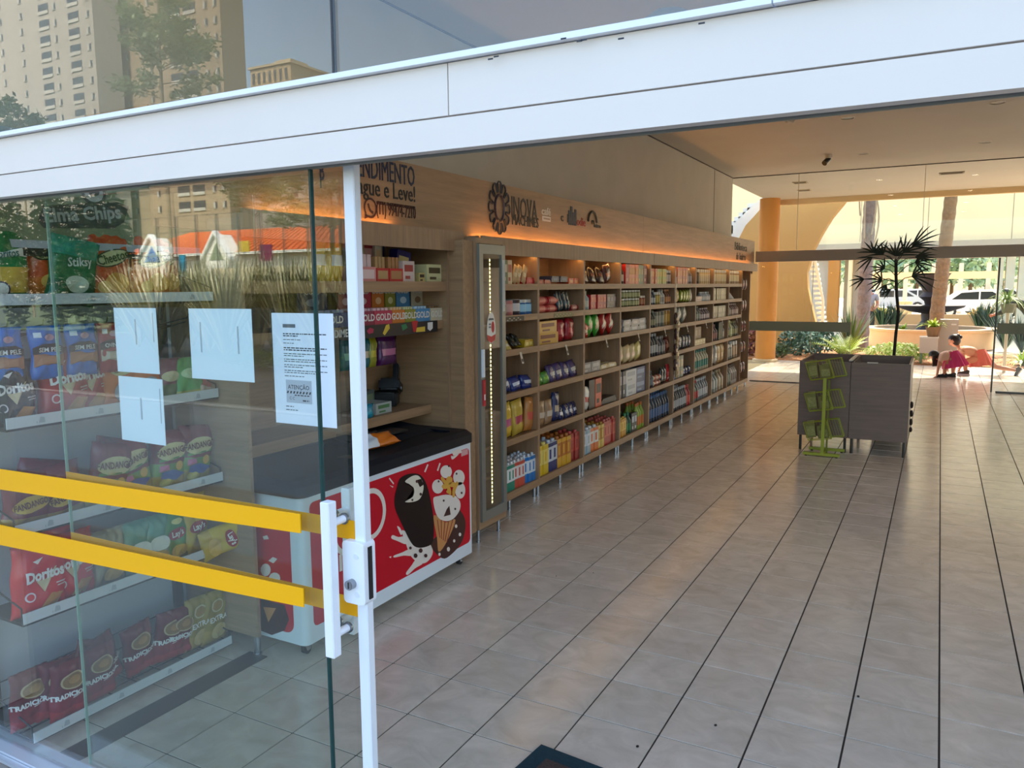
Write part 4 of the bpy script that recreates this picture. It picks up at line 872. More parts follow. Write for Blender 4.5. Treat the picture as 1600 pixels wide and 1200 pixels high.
# level four
z = RLEV[3]-0.044
dor('doritos_bright', '#d8101f', '#b00c1c', (RXI, -0.66, z), 'large bright red tortilla chip bag on the fourth level', s=.95)
dor('doritos_bright', '', '', (RXI+.03, -0.81, z), 'bright red tortilla chip bag at the left end of the fourth level', s=.95, roll=.08)
dor('doritos_bright', '', '', (RXI-.06, -0.74, z+.05), 'bright red tortilla chip bag lying behind two others under the lower band', s=.95, roll=.15)
def ruf(key, c, c2, loc, lab): return snack(key, .16, .25, .06, [c, c2], bands((.45, 1), (1, 0)), [('e', 0, .12, .055, .035, '#3a4a68' if key == 'ruf' else '#e4efe6'), ('e', 0, .055, .05, .03, '#c9a45a')], loc, lab)
ruf('ruf', '#9aa08a', '#8a8468', (RXI, -0.48, z), 'beige and navy crisps bag on the fourth level'); ruf('oni', '#58a08c', '#9fb8a4', (RXI, -0.34, z), 'teal crisps bag on the fourth level'); ruf('oni', '', '', (RXI, -0.245, z), 'second teal crisps bag beside the green one')
def lay(key, c, c2, loc, lab, **k): return snack(key, .155, .25, .06, [c, c2, '#e8d24a'], bands((.2, 1), (1, 0)), [('e', 0, .14, .05, .028, '#a81c28', .15), ('t', "Lay's", .04, 0, .141, .15, '#f3efe6', .03, .85), ('e', .01, .055, .05, .03, '#dcae4c'), ('e', 0, .2, .03, .014, '#e6e08a')], loc, lab, **k)
lay('lay_green', '#3c8c3c', '#2c7434', (RXI, -0.15, z), 'green potato crisps bag on the fourth level')
lay('lay_yellow', '#d8b52c', '#c9a024', (RXI, -0.03, z), 'upright yellow potato crisps bag left of its twin on the fourth level')
lay('lay_yellow', '', '', (RXI-.05, 0.01, z+.03), 'yellow potato crisps bag at the right end of the fourth level')
lay('lay_yellow', '', '', (RXI+.09, -0.07, z+.05), 'fallen yellow potato crisps bag lying in front of its twins', roll=1.35, lean=.3)
# level five
z = RLEV[4]-0.03
def tra(loc, lab, **k): return snack('trad', .155, .25, .06, ['#6a1326', '#8f1c30', '#b03038'], bands((.2, 2), (.45, 1), (1, 0)), [('e', 0, .175, .05, .038, '#c9b48a'), ('e', 0, .175, .043, .032, '#8f6a3a', 0, .0055), ('e', .005, .178, .025, .018, '#b58a4c', 0, .0065), ('t', 'TRADICIONAL', .028, 0, .118, .06, '#ecebea', .05, .95), ('p', [(.0, .095), (.055, .1), (.055, .106), (.0, .101)], '#d9c8c8')], loc, lab, **k)
TL = [(-.85, 0, 0, 'maroon farofa bag at the far left of the bottom level'), (-.76, .02, .06, 'maroon farofa bag second from the left in the back of the bottom level'), (-.735, .07, .02, 'front maroon farofa bag at the left of the bottom level'), (-.62, -.05, .35, 'tilted maroon farofa bag behind two upright ones on the bottom level'), (-.58, .05, -.05, 'upright maroon farofa bag fourth from the left on the bottom level'), (-.47, -.04, -.3, 'maroon farofa bag leaning left in the middle of the bottom level'), (-.34, .0, -.15, 'maroon farofa bag just left of the pair on the bottom level'), (-.22, .01, .1, 'left of the maroon pair beside the golden bags'), (-.155, .02, .05, 'right of the maroon pair beside the golden bags')]
for y, xo, ro, lab in TL: tra((RXI+xo-.03, y, z), lab, roll=ro, lean=.12)
def ext(loc, lab, **k): return snack('extra', .15, .27, .05, ['#a08a3c', '#b89a48', '#8f742c'], bands((.3, 1), (1, 0)), [('e', 0, .2, .035, .035, '#d8cba0'), ('e', 0, .2, .028, .028, '#a8843c', 0, .0055), ('t', 'EXTRA', .036, 0, .135, .05, '#efe9dc', .03, .9), ('e', .01, .065, .05, .04, '#d9bf80')], loc, lab, **k)
ext((RXI, -0.06, z), 'left golden extra farofa bag on the bottom level', lean=.1); ext((RXI+.02, 0.03, z), 'right golden extra farofa bag at the end of the bottom level', lean=.08)
# ---------------------------------------------------------------- small goods for the oak shelves
GM = {}
def goods(kind, w, h, c1, c2='#d8d2c4', d=None):
    key = (kind, w, h, c1, c2, d)
    if key in GM: return GM[key]
    b = MB(); a = mat(c1, 0.35, spec=.5); c = mat(c2, 0.4)
    if kind == 'box':
        d = d or w*0.6; b.box(-w/2, w/2, 0, d, 0, h); b.cur = 1; b.box(-w*.36, w*.36, -.0012, 0, h*.5, h*.82); b.box(-w*.3, w*.1, -.0012, 0, h*.15, h*.3); b.box(w/2, w/2+.001, d*.2, d*.8, h*.3, h*.7)
    elif kind == 'carton':
        d = d or w; b.box(-w/2, w/2, 0, d, 0, h*.9); b.cur = 1; b.prism([(0.0, h*.9), (d, h*.9), (d*.6, h), (d*.4, h)], -w/2, w/2, 0) if False else b.box(-w/2, w/2, 0.0, d, h*.9, h*.915)
        b.cur = 1; b.box(-w/2-.0008, w/2+.0008, -.001, d+.001, h*.32, h*.78); b.cur = 2; b.tube((0, d*.3, h*.91), (0, d*.3, h), w*.19, n=10); b.cur = 0; b.box(-w*.28, w*.1, -.0018, -.001, h*.4, h*.7)
    elif kind == 'bottle':
        r = w/2; b.lathe([(r*.92, 0), (r, h*.03), (r, h*.16), (r, h*.5), (r*.95, h*.62), (r*.42, h*.8), (r*.38, h*.88), (r*.42, h*.88), (r*.42, h)], (0, r, 0), 12, [0, 0, 1, 0, 0, 0, 2, 2])
    elif kind == 'jug':
        r = w/2; b.lathe([(r*.85, 0), (r, h*.04), (r, h*.2), (r, h*.6), (r*.5, h*.82), (r*.36, h*.86), (r*.4, h*.88), (r*.4, h)], (0, r, 0), 12, [0, 0, 1, 0, 0, 0, 2])
        b.cur = 0; b.path([(r*.35, r, h*.85), (r*.85, r, h*.78), (r*.9, r, h*.55)], r*.11, n=6)
    elif kind == 'jar':
        r = w/2; b.lathe([(r*.94, 0), (r, h*.04), (r, h*.2), (r, h*.7), (r*.88, h*.8), (r*.93, h*.8), (r*.93, h)], (0, r, 0), 14, [0, 0, 1, 0, 2, 2])
    elif kind == 'can':
        r = w/2; b.lathe([(r*.93, 0), (r, h*.04), (r, h*.25), (r, h*.75), (r, h*.96), (r*.93, h)], (0, r, 0), 14, [2, 0, 1, 0, 2])
    elif kind == 'roll':
        r = h/2; b.tube((-w/2, r, r), (w/2, r, r), r, n=12); b.cur = 1; b.tube((-w*.28, r, r), (w*.28, r, r), r*1.02, n=12)
    elif kind == 'flat':
        d = d or .12; b.prism([(-w/2, 0), (w/2, 0), (w*.5, h*.5), (w*.4, h), (-w*.4, h), (-w*.5, h*.5)], 0, d, 1); b.cur = 1; b.box(-w*.3, w*.3, d*.2, d*.75, h, h+.001); b.box(-w*.3, w*.25, -.0012, 0, h*.25, h*.7)
    elif kind in ('pouch', 'packet'):
        me = bag_mesh(w, h, d or w*.35, [c1, c2], lambda u, v: 1 if (.28 < v < .58 and .15 < u < .85) else 0, seed=len(GM), nu=6, nv=9, wr=.7)
        bm = bmesh.new(); bm.from_mesh(me); bmesh.ops.translate(bm, verts=bm.verts, vec=(0, (d or w*.35)/2, 0)); bm.to_mesh(me); bm.free(); GM[key] = me; return me
    elif kind == 'cone':
        b.lathe([(w/2, 0), (w/2, h*.1), (w*.3, h*.5), (w*.06, h*.97), (w*.03, h)], (0, w/2, 0), 14, [1, 0, 0, 0])
    elif kind == 'tray':
        d = d or .12; b.box(-w/2, w/2, 0, d, 0, h*.55); b.cur = 1; b.box(-w*.4, w*.4, -.0012, 0, h*.12, h*.45); b.cur = 2
        for i in range(3): b.box(-w*.42+w*.28*i, -w*.2+w*.28*i, d*.15, d*.8, h*.55, h)
    GM[key] = b.mesh(kind, [a, c, mat('#b9b9b6' if kind in ('can', 'jar') else c2, 0.3, 0.5 if kind in ('can', 'jar') else 0)], smooth=kind in ('bottle', 'jug', 'jar', 'can', 'cone', 'roll'))
    return GM[key]
ROWN = ['top', 'second', 'third', 'fourth', 'fifth', 'bottom']
NAMES = {'box': ('carton_box', 'box'), 'carton': ('drink_carton', 'carton'), 'bottle': ('bottle', 'bottle'), 'jug': ('jug', 'jug'), 'jar': ('jar', 'jar'), 'can': ('tin_can', 'can'), 'roll': ('roll_pack', 'pack'), 'flat': ('flat_pack', 'pack'), 'pouch': ('pouch', 'pouch'), 'packet': ('packet', 'packet'), 'cone': ('wrapped_cone', 'cone'), 'tray': ('display_tray', 'tray')}
# (kind, count, width, height, colour, second colour, words, options)
CELLS = {
 (0,0): [('box',1,.09,.19,'#3c5a34','#c9b894','green topped tea box',{}),('box',1,.08,.19,'#cdb58c','#a8432c','cream tea box',{}),('packet',3,.085,.15,'#c9a878','#e0cba0','cream biscuit packet',{'roll':.35}),('flat',1,.16,.055,'#c3202c','#e05a5a','red wrapped pack',{})],
 (0,1): [('jar',1,.06,.09,'#6a5430','#a89a60','brown spice jar',{}),('can',1,.07,.1,'#c77a72','#d8a8a0','pink tin',{}),('can',1,.075,.105,'#3a2c30','#d8d2d0','white lidded dark tin',{}),('jar',2,.065,.1,'#2f66a0','#9fd0e8','blue jar',{})],
 (0,2): [('packet',2,.12,.10,'#d8c06a','#e8e0c0','pale yellow packet',{'lean':-.6}),('packet',2,.13,.12,'#1f2420','#3a4a3c','dark bag',{'lean':-.7,'up':.03}),('flat',2,.13,.06,'#c9a324','#e8d880','yellow pack',{})],
 (0,3): [('packet',1,.16,.14,'#1e2f70','#d0d6e8','blue and white pack',{'lean':-.3}),('packet',2,.16,.11,'#22357c','#d8deee','blue and white pack',{'lean':-.35})],
 (0,4): [('pouch',1,.15,.24,'#d8b030','#c45a88','yellow and magenta bread bag',{}),('pouch',1,.16,.25,'#c9a840','#b03a50','yellow and red bread bag',{}),('pouch',1,.14,.24,'#b87838','#d05a48','orange bread bag',{})],
 (0,5): [('carton',3,.075,.235,'#1c8a72','#e4e6e6','teal milk carton',{'deep':3}),('carton',3,.075,.235,'#c9503c','#e6e0de','coral milk carton',{'deep':3}),('carton',3,.078,.24,'#2a78c0','#dfe6ee','blue milk carton',{'deep':3})],
 (1,0): [('flat',2,.15,.04,'#8f2a20','#c0603a','red brown flat pack',{}),('flat',2,.2,.05,'#1f2c48','#3a5a7c','dark blue flat pack',{'up':.02}),('flat',2,.13,.055,'#c8502c','#e0a060','orange packet',{})],
 (1,1): [('roll',2,.17,.06,'#b01c24','#e08070','red biscuit roll',{'stack':2}),('packet',4,.06,.2,'#1d2f38','#2f5a66','dark teal wafer pack',{'roll':-.5}),('roll',1,.15,.05,'#a02028','#d8a090','red biscuit roll',{})],
 (1,2): [('box',1,.26,.1,'#c9961c','#7a3a14','yellow biscuit box',{'stack':2}),('pouch',2,.13,.2,'#9c1826','#c8404a','red hanging bag',{})],
 (1,3): [('packet',2,.1,.09,'#4a8a2c','#8ac04a','green packet',{'lean':-.3}),('packet',4,.11,.13,'#4a3a68','#c8c0b8','purple and white packet',{'lean':-.3})],
 (1,4): [('pouch',2,.15,.22,'#9a7654','#c9b8a4','brown and cream bag',{}),('pouch',1,.16,.26,'#1d2a5c','#b8a890','navy and cream bag',{}),('packet',4,.1,.13,'#1e2450','#c8c8d4','navy packet',{'lean':-.25})],
 (1,5): [('carton',2,.085,.24,'#d8b61c','#e6d070','yellow juice carton',{'deep':3}),('carton',2,.08,.24,'#22306c','#d0d4dc','navy and white carton',{'deep':3}),('carton',3,.08,.24,'#d8a428','#b86a1c','orange juice carton',{'deep':3}),('carton',2,.08,.24,'#8f1c20','#b84038','dark red carton',{'deep':2})],
 (2,0): [('pouch',3,.13,.14,'#2c1c1a','#6a3a20','dark coffee bag',{'lean':-.3,'roll':.2}),('pouch',1,.12,.16,'#4a241c','#c0704a','red brown coffee bag',{'roll':-.2})],
 (2,1): [('bottle',2,.075,.19,'#a9b8b4','#d8d8c8','pale blue bottle',{}),('box',5,.07,.12,'#b01f26','#d86048','red upright box',{}),('box',3,.075,.12,'#2a2226','#8a8088','black upright box',{})],
 (2,2): [('pouch',1,.11,.12,'#b8342c','#d8b090','red small bag',{}),('pouch',2,.13,.2,'#3a9a2c','#c8b48c','green pouch leaning left',{'roll':-.6}),('pouch',2,.13,.19,'#a8201c','#d8c8b0','red pouch leaning left',{'roll':-.6})],
 (2,3): [('box',2,.15,.085,'#8a8480','#c0bab4','grey patterned box',{}),('flat',2,.16,.04,'#c8b078','#e0d8c8','cream flat pack',{})],
 (2,4): [('pouch',1,.13,.19,'#e0dcd4','#c0302c','white pyramid bag with red base',{'roll':.15}),('box',1,.12,.30,'#241a18','#3a2a24','tall black box',{}),('box',1,.13,.31,'#c84a20','#2a1c1a','tall black box with orange panel',{}),('flat',1,.3,.05,'#1a1514','#3a3230','black tray',{})],
 (2,5): [('carton',2,.085,.23,'#98b0bc','#d8dce0','pale blue carton',{'deep':3}),('carton',2,.085,.23,'#d86a20','#e0d8d0','orange and white carton',{'deep':3}),('carton',2,.075,.23,'#d8b85c','#b8862c','yellow carton',{'deep':3}),('carton',4,.07,.24,'#a82c24','#c86050','red carton',{'deep':3})],
 (3,0): [('bottle',2,.07,.17,'#3a2a1c','#d8c8b0','dark bottle with cream label',{}),('box',1,.09,.19,'#b02420','#d88878','red box',{}),('box',3,.085,.2,'#d8641c','#e8a040','orange box',{}),('box',2,.07,.19,'#4a6a38','#c9b87c','green box',{}),('box',1,.09,.19,'#8a1c1c','#d0a090','dark red box',{})],
 (3,1): [('jar',7,.085,.1,'#5a5c30','#a8a878','glass jar of green preserves',{'stack':2}),('jar',2,.085,.1,'#8a3a1c','#b0704a','jar of red preserve',{})],
 (3,2): [('packet',1,.1,.1,'#c06a3c','#e0b090','orange packet',{'roll':-.3}),('flat',3,.24,.06,'#9a9ca0','#c0c2c4','grey napkin pack',{'stack':2,'roll2':.1})],
 (3,3): [('pouch',3,.13,.15,'#d8c090','#e8c0a0','cream bread pack',{'roll':-.15}),('pouch',1,.13,.15,'#d8c87c','#e8dca8','pale yellow bread pack',{'roll':-.25})],
 (3,4): [('box',2,.09,.24,'#2a2c38','#a8a8b0','dark upright pack',{}),('box',1,.26,.14,'#d0d4d8','#a8b0b8','white nappy pack',{'stack':2}),('box',1,.26,.14,'#1f3a70','#8aa0c0','blue and white nappy pack',{'stack':2})],
 (3,5): [('carton',3,.08,.2,'#c88a14','#e0b850','amber oil carton',{'deep':2}),('bottle',2,.08,.22,'#1c4a2c','#2c7a48','green capped bottle',{'deep':2}),('box',2,.08,.2,'#22282c','#c0c4c8','black and white pack',{}),('bottle',3,.085,.28,'#8aa028','#c8702c','yellow green oil bottle',{'deep':2})],
 (4,0): [('box',3,.08,.15,'#c8642c','#e0a050','orange stacked box',{}),('box',4,.075,.15,'#a8b030','#d8b83c','lime yellow box',{}),('jar',2,.08,.14,'#2a2228','#c0b8b8','dark jar with pale lid',{})],
 (4,1): [('bottle',3,.075,.15,'#3a4a58','#b0b8b8','blue grey sauce bottle',{}),('jar',2,.08,.13,'#8a7a30','#c0a850','mustard jar',{}),('bottle',2,.08,.18,'#c8c8c0','#9a9890','white sauce bottle',{}),('bottle',3,.07,.17,'#6a3a20','#c07a40','brown sauce bottle',{})],
 (4,2): [('bottle',3,.07,.19,'#2a2a24','#8a8a68','dark oil bottle',{}),('can',3,.08,.15,'#6a6c60','#a0a090','grey tin',{}),('can',2,.095,.16,'#9a7020','#c09840','gold tin',{})],
 (4,3): [('bottle',4,.07,.22,'#28282c','#a8a8a8','dark bottle with pale stripe',{}),('bottle',3,.075,.18,'#4a4648','#8a8888','grey bottle',{}),('pouch',1,.12,.16,'#6a2c20','#a87058','brown bag',{})],
 (4,4): [('bottle',3,.075,.2,'#1c2430','#4a6070','dark navy bottle',{}),('roll',2,.13,.065,'#d8ccb8','#b84a3c','cream roll with red band',{'stack':2}),('pouch',2,.13,.2,'#1a1d22','#3a4048','black bag',{}),('pouch',1,.12,.22,'#b81c24','#d86060','bright red bag',{})],
 (4,5): [('bottle',9,.085,.28,'#1b2c40','#4a6a98','tall dark blue cleaner bottle',{'deep':2})],
 (5,0): [('box',5,.085,.2,'#c8622a','#e89850','orange coffee box',{}),('bottle',2,.08,.2,'#6a6870','#a8a8b0','grey bottle',{})],
 (5,1): [('packet',2,.12,.14,'#b8901c','#d8c070','mustard yellow packet',{'roll':-.2}),('packet',4,.1,.13,'#8a9a24','#c0cc60','lime packet',{'roll':.3}),('packet',1,.1,.14,'#c8c0a0','#e0dcc8','cream packet',{'roll':-.4})],
 (5,2): [('pouch',3,.15,.17,'#9a9c94','#d8d8d4','grey and white sponge pack',{'roll':-.45})],
 (5,3): [('box',2,.1,.2,'#1a2030','#2c4068','tall navy box',{}),('pouch',4,.12,.14,'#4a4c58','#d0d0d8','silver bag',{'roll':.1})],
 (5,4): [('box',2,.11,.26,'#1c2c6c','#4060b0','royal blue box',{}),('box',2,.1,.26,'#8a907c','#d8c8a0','cream and olive box',{}),('packet',3,.12,.1,'#1a2450','#4a60a8','navy packet',{'up':.0})],
 (5,5): [('bottle',8,.08,.27,'#2c2e34','#b8bcc0','black bottle with white shoulder label',{'deep':2}),('bottle',2,.08,.26,'#a82420','#d86050','red bottle',{})],
 (6,0): [('jar',2,.1,.17,'#3a2c1c','#6a5a40','dark instant drink jar',{}),('jar',5,.085,.17,'#c8b078','#e0d0a8','cream powder jar',{})],
 (6,1): [('box',3,.09,.06,'#c8a8a0','#e0c8c0','pink soap box',{}),('bottle',6,.06,.11,'#b8c0c8','#e0e0e0','small white tube',{})],
 (6,2): [('bottle',3,.09,.2,'#6a7068','#98a098','grey green lotion bottle',{}),('bottle',4,.075,.14,'#6a5a60','#c0b0b4','mauve bottle',{})],
 (6,3): [('box',4,.11,.2,'#9a8468','#b8a488','tan tissue box',{}),('box',4,.1,.07,'#d0c090','#e8dcb8','pale small box',{'front':1})],
 (6,4): [('bottle',7,.1,.24,'#a8a88c','#1c7a6c','cream bottle with teal cap',{})],
 (6,5): [('bottle',3,.09,.24,'#5a6058','#b02c2c','grey bottle with red label',{}),('bottle',5,.09,.25,'#6a7074','#c0c4c8','grey white bottle',{})],
 (7,0): [('jar',8,.09,.18,'#c0a468','#e4d8b0','cream jar',{})],
 (7,1): [('roll',0,.1,.1,'#c8bc94','#e0d8b8','x',{}),('box',7,.11,.17,'#b8ac88','#d0c8a8','cream paper towel pack',{})],
 (7,2): [('box',7,.11,.16,'#a09880','#c0b8a0','pale grey tissue pack',{})],
 (7,3): [('bottle',3,.09,.2,'#4a2c2c','#8a5048','dark red bottle',{}),('box',2,.1,.24,'#182420','#2c4038','black green box',{}),('bottle',1,.09,.2,'#6a6460','#a8a098','taupe bottle',{})],
 (7,4): [('pouch',2,.13,.24,'#a8a49c','#e0dcd4','white bag',{'roll':.2}),('pouch',2,.16,.26,'#b8935c','#d8b888','gold bag',{})],
 (7,5): [('jug',3,.12,.25,'#7a8480','#a8b0ac','grey bleach jug',{}),('jug',2,.12,.26,'#9a8a70','#b8a888','tan jug',{})],
 (8,0): [('jar',7,.09,.18,'#8a6c40','#e0d4a8','brown jar with cream band',{})],
 (8,1): [('cone',1,.16,.15,'#8a8a90','#b8b8bc','grey wrapped cone',{}),('cone',1,.18,.17,'#d8d8dc','#b0b0b4','white wrapped cone',{})],
 (8,2): [('bottle',2,.1,.22,'#6a6450','#98907c','olive bottle',{}),('bottle',4,.09,.16,'#6a4c48','#b09890','brown pink bottle',{})],
 (8,3): [('bottle',2,.1,.2,'#2a3020','#7a8a40','dark green bottle',{}),('bottle',1,.09,.22,'#b8c088','#d8e0b0','pale green bottle',{}),('bottle',3,.1,.2,'#4a4a2c','#8a8850','olive brown bottle',{})],
 (8,4): [('jar',3,.12,.2,'#6a6c60','#98988c','grey storage jar',{}),('jar',2,.12,.23,'#8a7458','#b89a78','tan storage jar',{})],
 (8,5): [('jug',3,.12,.26,'#4a5040','#7a806c','dark green jug',{}),('jug',3,.12,.27,'#b0a8a0','#7a6a60','pale jug with brown label',{})],
}
nplaced = 0
for (bx, r), items in CELLS.items():
    z = ROWZ[r]-0.005; ya = DIV[bx]+0.03; yb = DIV[bx+1]-0.03
    if bx == 0: ya = 2.79
    tot = sum(it[1]*it[2] for it in items if not (it[7].get('front'))); gap = 1.04
    sc = min(1.5, (yb-ya)*0.96/max(tot, .01))
    if bx == 0: sc = (yb-ya)/tot*0.98
    y = ya+.02; xs = XF-0.022
    for (kind, n, w, h, c1, c2, words, op) in items:
        if n == 0: continue
        nm, cat = NAMES[kind]; lim = [.215, .18, .2, .27, .29, .33][r]/max(1, op.get('stack', 1)); h = min(lim-op.get('up', 0), h*min(1.22, max(1, sc))); w = w*sc*.985; me = goods(kind, round(w, 3), round(h, 3), c1, c2); ww = w/.985
        if op.get('front'): y = ya+0.01
        for q in range(n):
            yc = y+ww/2; y += ww
            depths = 1+(op.get('deep', 1)-1); st_ = op.get('stack', 1)
            for dp in range(depths):
                for sk_ in range(st_):
                    o = link(me, nm)
                    dd = (w*1.05)*dp; x = xs-(0.004 if not any(i_[7].get('front') for i_ in items) else .08)-dd-rr.uniform(0, .012)
                    if op.get('front'): x = xs-0.0
                    zz = z+op.get('up', 0)+sk_*h*1.0+(0.02*dp if False else 0)
                    o.location = (x, yc+rr.uniform(-.003, .003), zz)
                    rx_ = op.get('lean', 0); ry = op.get('roll', 0)+(rr.uniform(-.12, .12) if kind in ('pouch', 'packet', 'flat') and 'roll' not in op else 0)
                    if kind == 'flat': ry *= .3
                    if ry: o.location.z += abs(math.sin(ry))*w*0.42
                    M_ = Matrix.Rotation(PI/2+rr.uniform(-.05, .05), 4, 'Z') @ Matrix.Rotation(ry, 4, 'Y') @ Matrix.Rotation(rx_, 4, 'X')
                    o.rotation_euler = M_.to_euler()
                    pos = '' if n == 1 else ORD[q]+' '
                    lv = '' if st_ == 1 else (' lower' if sk_ == 0 else ' upper')
                    dt = '' if depths == 1 else ['front ', 'middle ', 'back '][dp]
                    lab = '%s%s%s%s, %s shelf, %s unit' % (dt, pos, lv.strip()+(' ' if lv else ''), words, ROWN[r], BAYN[bx])
                    tag(o, lab, cat, '%s, %s shelf of the %s unit' % (words, ROWN[r], BAYN[bx])); nplaced += 1
                    # caps on the nearest cartons as their own part
# shelf talkers and clip strip
for k in range(9):
    y = DIV[k]+(0.62 if k else 0.66)*(DIV[k+1]-DIV[k]) if k < 1 else DIV[k]+0.55
    t = thing('price_flag', 'white price flag hanging from the third shelf of the %s unit' % BAYN[k], 'price tag', (XF+0.004, y, 1.25), group='white price flags on the third shelf'); t.rotation_euler = (0.0, -.25, 0.1)
    MB().box(0, 0.002, -0.02, 0.02, -0.075, 0.02).build('card', mat('#c9beb0', 0.5), t); MB().box(0.002, 0.003, -0.014, 0.014, -0.06, -0.035).build('print', mat('#4a443e', 0.6), t)
for k, (bx, yo, w) in enumerate(((0, .40, .30), (1, .3, .42))):
    t = thing('price_strip', ['patterned label strip on the second shelf edge of the first unit', 'olive label strip on the second shelf edge of the second unit'][k], 'label strip', (XF+.001, DIV[bx]+yo, 1.52)); MB().box(0, 0.002, 0, w, 0.0, 0.04).build('strip', mat('#4a4238' if k == 0 else '#8a7f50', .5), t)
    m = MB(); [m.box(.002, .003, .01+i*.035, .035+i*.035, .008+.014*(i % 2), .016+.014*(i % 2)) for i in range(int(w/.035)-1)]; tag(m.build('print', mat('#b8a890', .5), t), kind='stuff')
cs = thing('clip_strip', 'hanging clip strip between the fifth and sixth shelf units', 'clip strip', (XF+0.012, DIV[5]+0.0, 0.6))
MB().box(0, 0.003, -0.012, 0.012, 0.05, 1.3).build('strip', mat('#d8cdb8', 0.4), cs)
for k in range(8):
    m = link(goods('pouch', .11, .15, '#4a1c14' if k % 2 else '#c8a878', '#c8b088' if k % 2 else '#7a2c20'), 'snack_pouch'); m.location = (XF+0.05, DIV[5]+(-.03 if k % 2 else .03), 0.62+k*0.098)
    m.rotation_euler = (0, 0, PI/2+rr.uniform(-.3, .3)); tag(m, '%s small snack pouch from the bottom on the hanging clip strip' % ORD[k], 'pouch', 'snack pouches on the clip strip')
for k in range(10):
    m = link(goods('pouch', .16, .19, '#5a1216', '#8a2a24'), 'red_pack'); m.location = (XF-0.02, 11.2+0.2*(k % 2)+.1, 0.17+(k//2)*0.36+.1); m.rotation_euler = (0, 0, PI/2)
    tag(m, 'dark red pack, %s row from the bottom, %s column of the end display' % (ORD[k//2], ['near', 'far'][k % 2]), 'pack', 'dark red packs of the end display')
# ---------------------------------------------------------------- alcove goods
def place(kind, w, h, c1, c2, x, y, z, label, cat=None, rz=PI/2, rx=0, ry=0, d=None, group=None):
    o = link(goods(kind, w, h, c1, c2, d), NAMES[kind][0]); o.location = (x, y, z); o.rotation_euler = (Matrix.Rotation(rz, 4, 'Z') @ Matrix.Rotation(ry, 4, 'Y') @ Matrix.Rotation(rx, 4, 'X')).to_euler()
    return tag(o, label, cat or NAMES[kind][1], group)
def ay(x, y, X): return at(x, y, X=X).y
X1 = -0.70; z1 = 1.826
def pix(kind, x0, x1, h, c1, c2, label, yp=440, X=X1, z=z1, back=0.0, **k):
    ya, yb = ay(x0, yp, X), ay(x1, yp, X); return place(kind, (yb-ya), h, c1, c2, X-back, (ya+yb)/2, z, label, **k)
pix('pouch', 500, 527, .27, '#d8b848', '#e8e0d0', 'yellow and white pouch behind the glass, left on the top alcove shelf', d=.06, back=.05)
pix('pouch', 526, 553, .27, '#d8ac28', '#e8e4dc', 'yellow and white pouch left of the door post on the top alcove shelf', d=.06, back=.05)
pix('pouch', 560, 590, .30, '#d0b898', '#d8c0ac', 'tall cream pouch on the top alcove shelf', d=.06, back=.06)
pix('tray', 561, 588, .16, '#d88a86', '#e8c8c4', 'pink display tray in front of the cream pouch', back=0)
pix('tray', 589, 608, .15, '#c01c24', '#b89060', 'left red display tray on the top alcove shelf', back=0)
pix('tray', 609, 630, .15, '#c41a22', '#b07a4c', 'right red display tray on the top alcove shelf', back=0)
pix('box', 630, 648, .13, '#d8c0b8', '#a83a34', 'white and red patterned box on the top alcove shelf', back=0)
pix('box', 595, 614, .25, '#a01c30', '#d8a0a0', 'dark red box standing behind the red trays', back=.14, d=.05)
pix('box', 612, 622, .24, '#d8d0b8', '#e0c090', 'cream slanted box between red and blue boxes', back=.12, d=.05)
pix('box', 620, 642, .30, '#1c2468', '#b8a070', 'tall blue box at the back of the top alcove shelf', back=.2, d=.06)
pix('box', 634, 655, .20, '#20206c', '#d8c080', 'blue box behind the patterned box', back=.08, ry=.15, d=.06)
pix('box', 655, 664, .06, '#c8b070', '#3a2a20', 'small gold box beside the blue boxes', back=0)
pix('box', 667, 691, .115, '#d8d09c', '#5a4a30', 'pale yellow box at the right end of the top alcove shelf', back=0)
# protein bar displays
X2 = -0.70; z2 = 1.572
for k, (x0, x1, c, c2, w_, lab) in enumerate(((498, 546, '#1c2c60', '#8a90b0', 'GOLD', 'navy'), (561, 585, '#8a1c3c', '#d8b0b8', 'GOLD', 'crimson'), (585, 613, '#b8284a', '#e0b8bc', 'GOLD', 'raspberry pink'), (613, 633, '#c8701c', '#e8c090', 'GOLD', 'orange'), (633, 650, '#8a8a28', '#d8d4a0', 'GOLD', 'olive'), (650, 672, '#4a88b8', '#c0d8e8', 'GOLD', 'sky blue'), (673, 693, '#c8bcA0'.lower(), '#8a6a4c', 'GOLD', 'cream'))):
    ya, yb = ay(x0, 500, X2), ay(x1, 500, X2); w = yb-ya; t = thing('bar_display', '%s cardboard bar display on the middle alcove shelf' % lab, 'display tray', (X2, (ya+yb)/2, z2+0.012*k*0), PI/2, group='cereal bar displays on the middle alcove shelf')
    m = MB(); m.box(-w/2+.002, w/2-.002, 0, 0.16, 0, 0.085); m.build('tray', mat(c, .4), t)
    m = MB(); m.prism([(-w/2+.005, .085), (w/2-.005, .085), (w/2-.005, .19), (w*.3, .235), (-w*.3, .235), (-w/2+.005, .19)], 0.155, 0.16, 1); m.build('header_card', mat(c, .45), t)
    m = MB(); put_text(m, w_, 0.055, lambda a, b: (a, -0.0015, b), 0, 0.045, bold=.03, sx=.95); put_text(m, w_, 0.05, lambda a, b: (a, 0.1535, b), 0, 0.2, bold=.03, sx=.9); put_poly(m, ell(0, .14, w*.22, .022), lambda a, b: (a, .1535, b), 1); m.build('lettering', [mat('#dcd6cc', .5), mat(c2, .5)], t, fix=False)
    for i in range(4): MB().box(-w*.42+i*w*.22, -w*.26+i*w*.22, 0.02, 0.14, .085, .1).build('bar', mat(c2, .35), t)
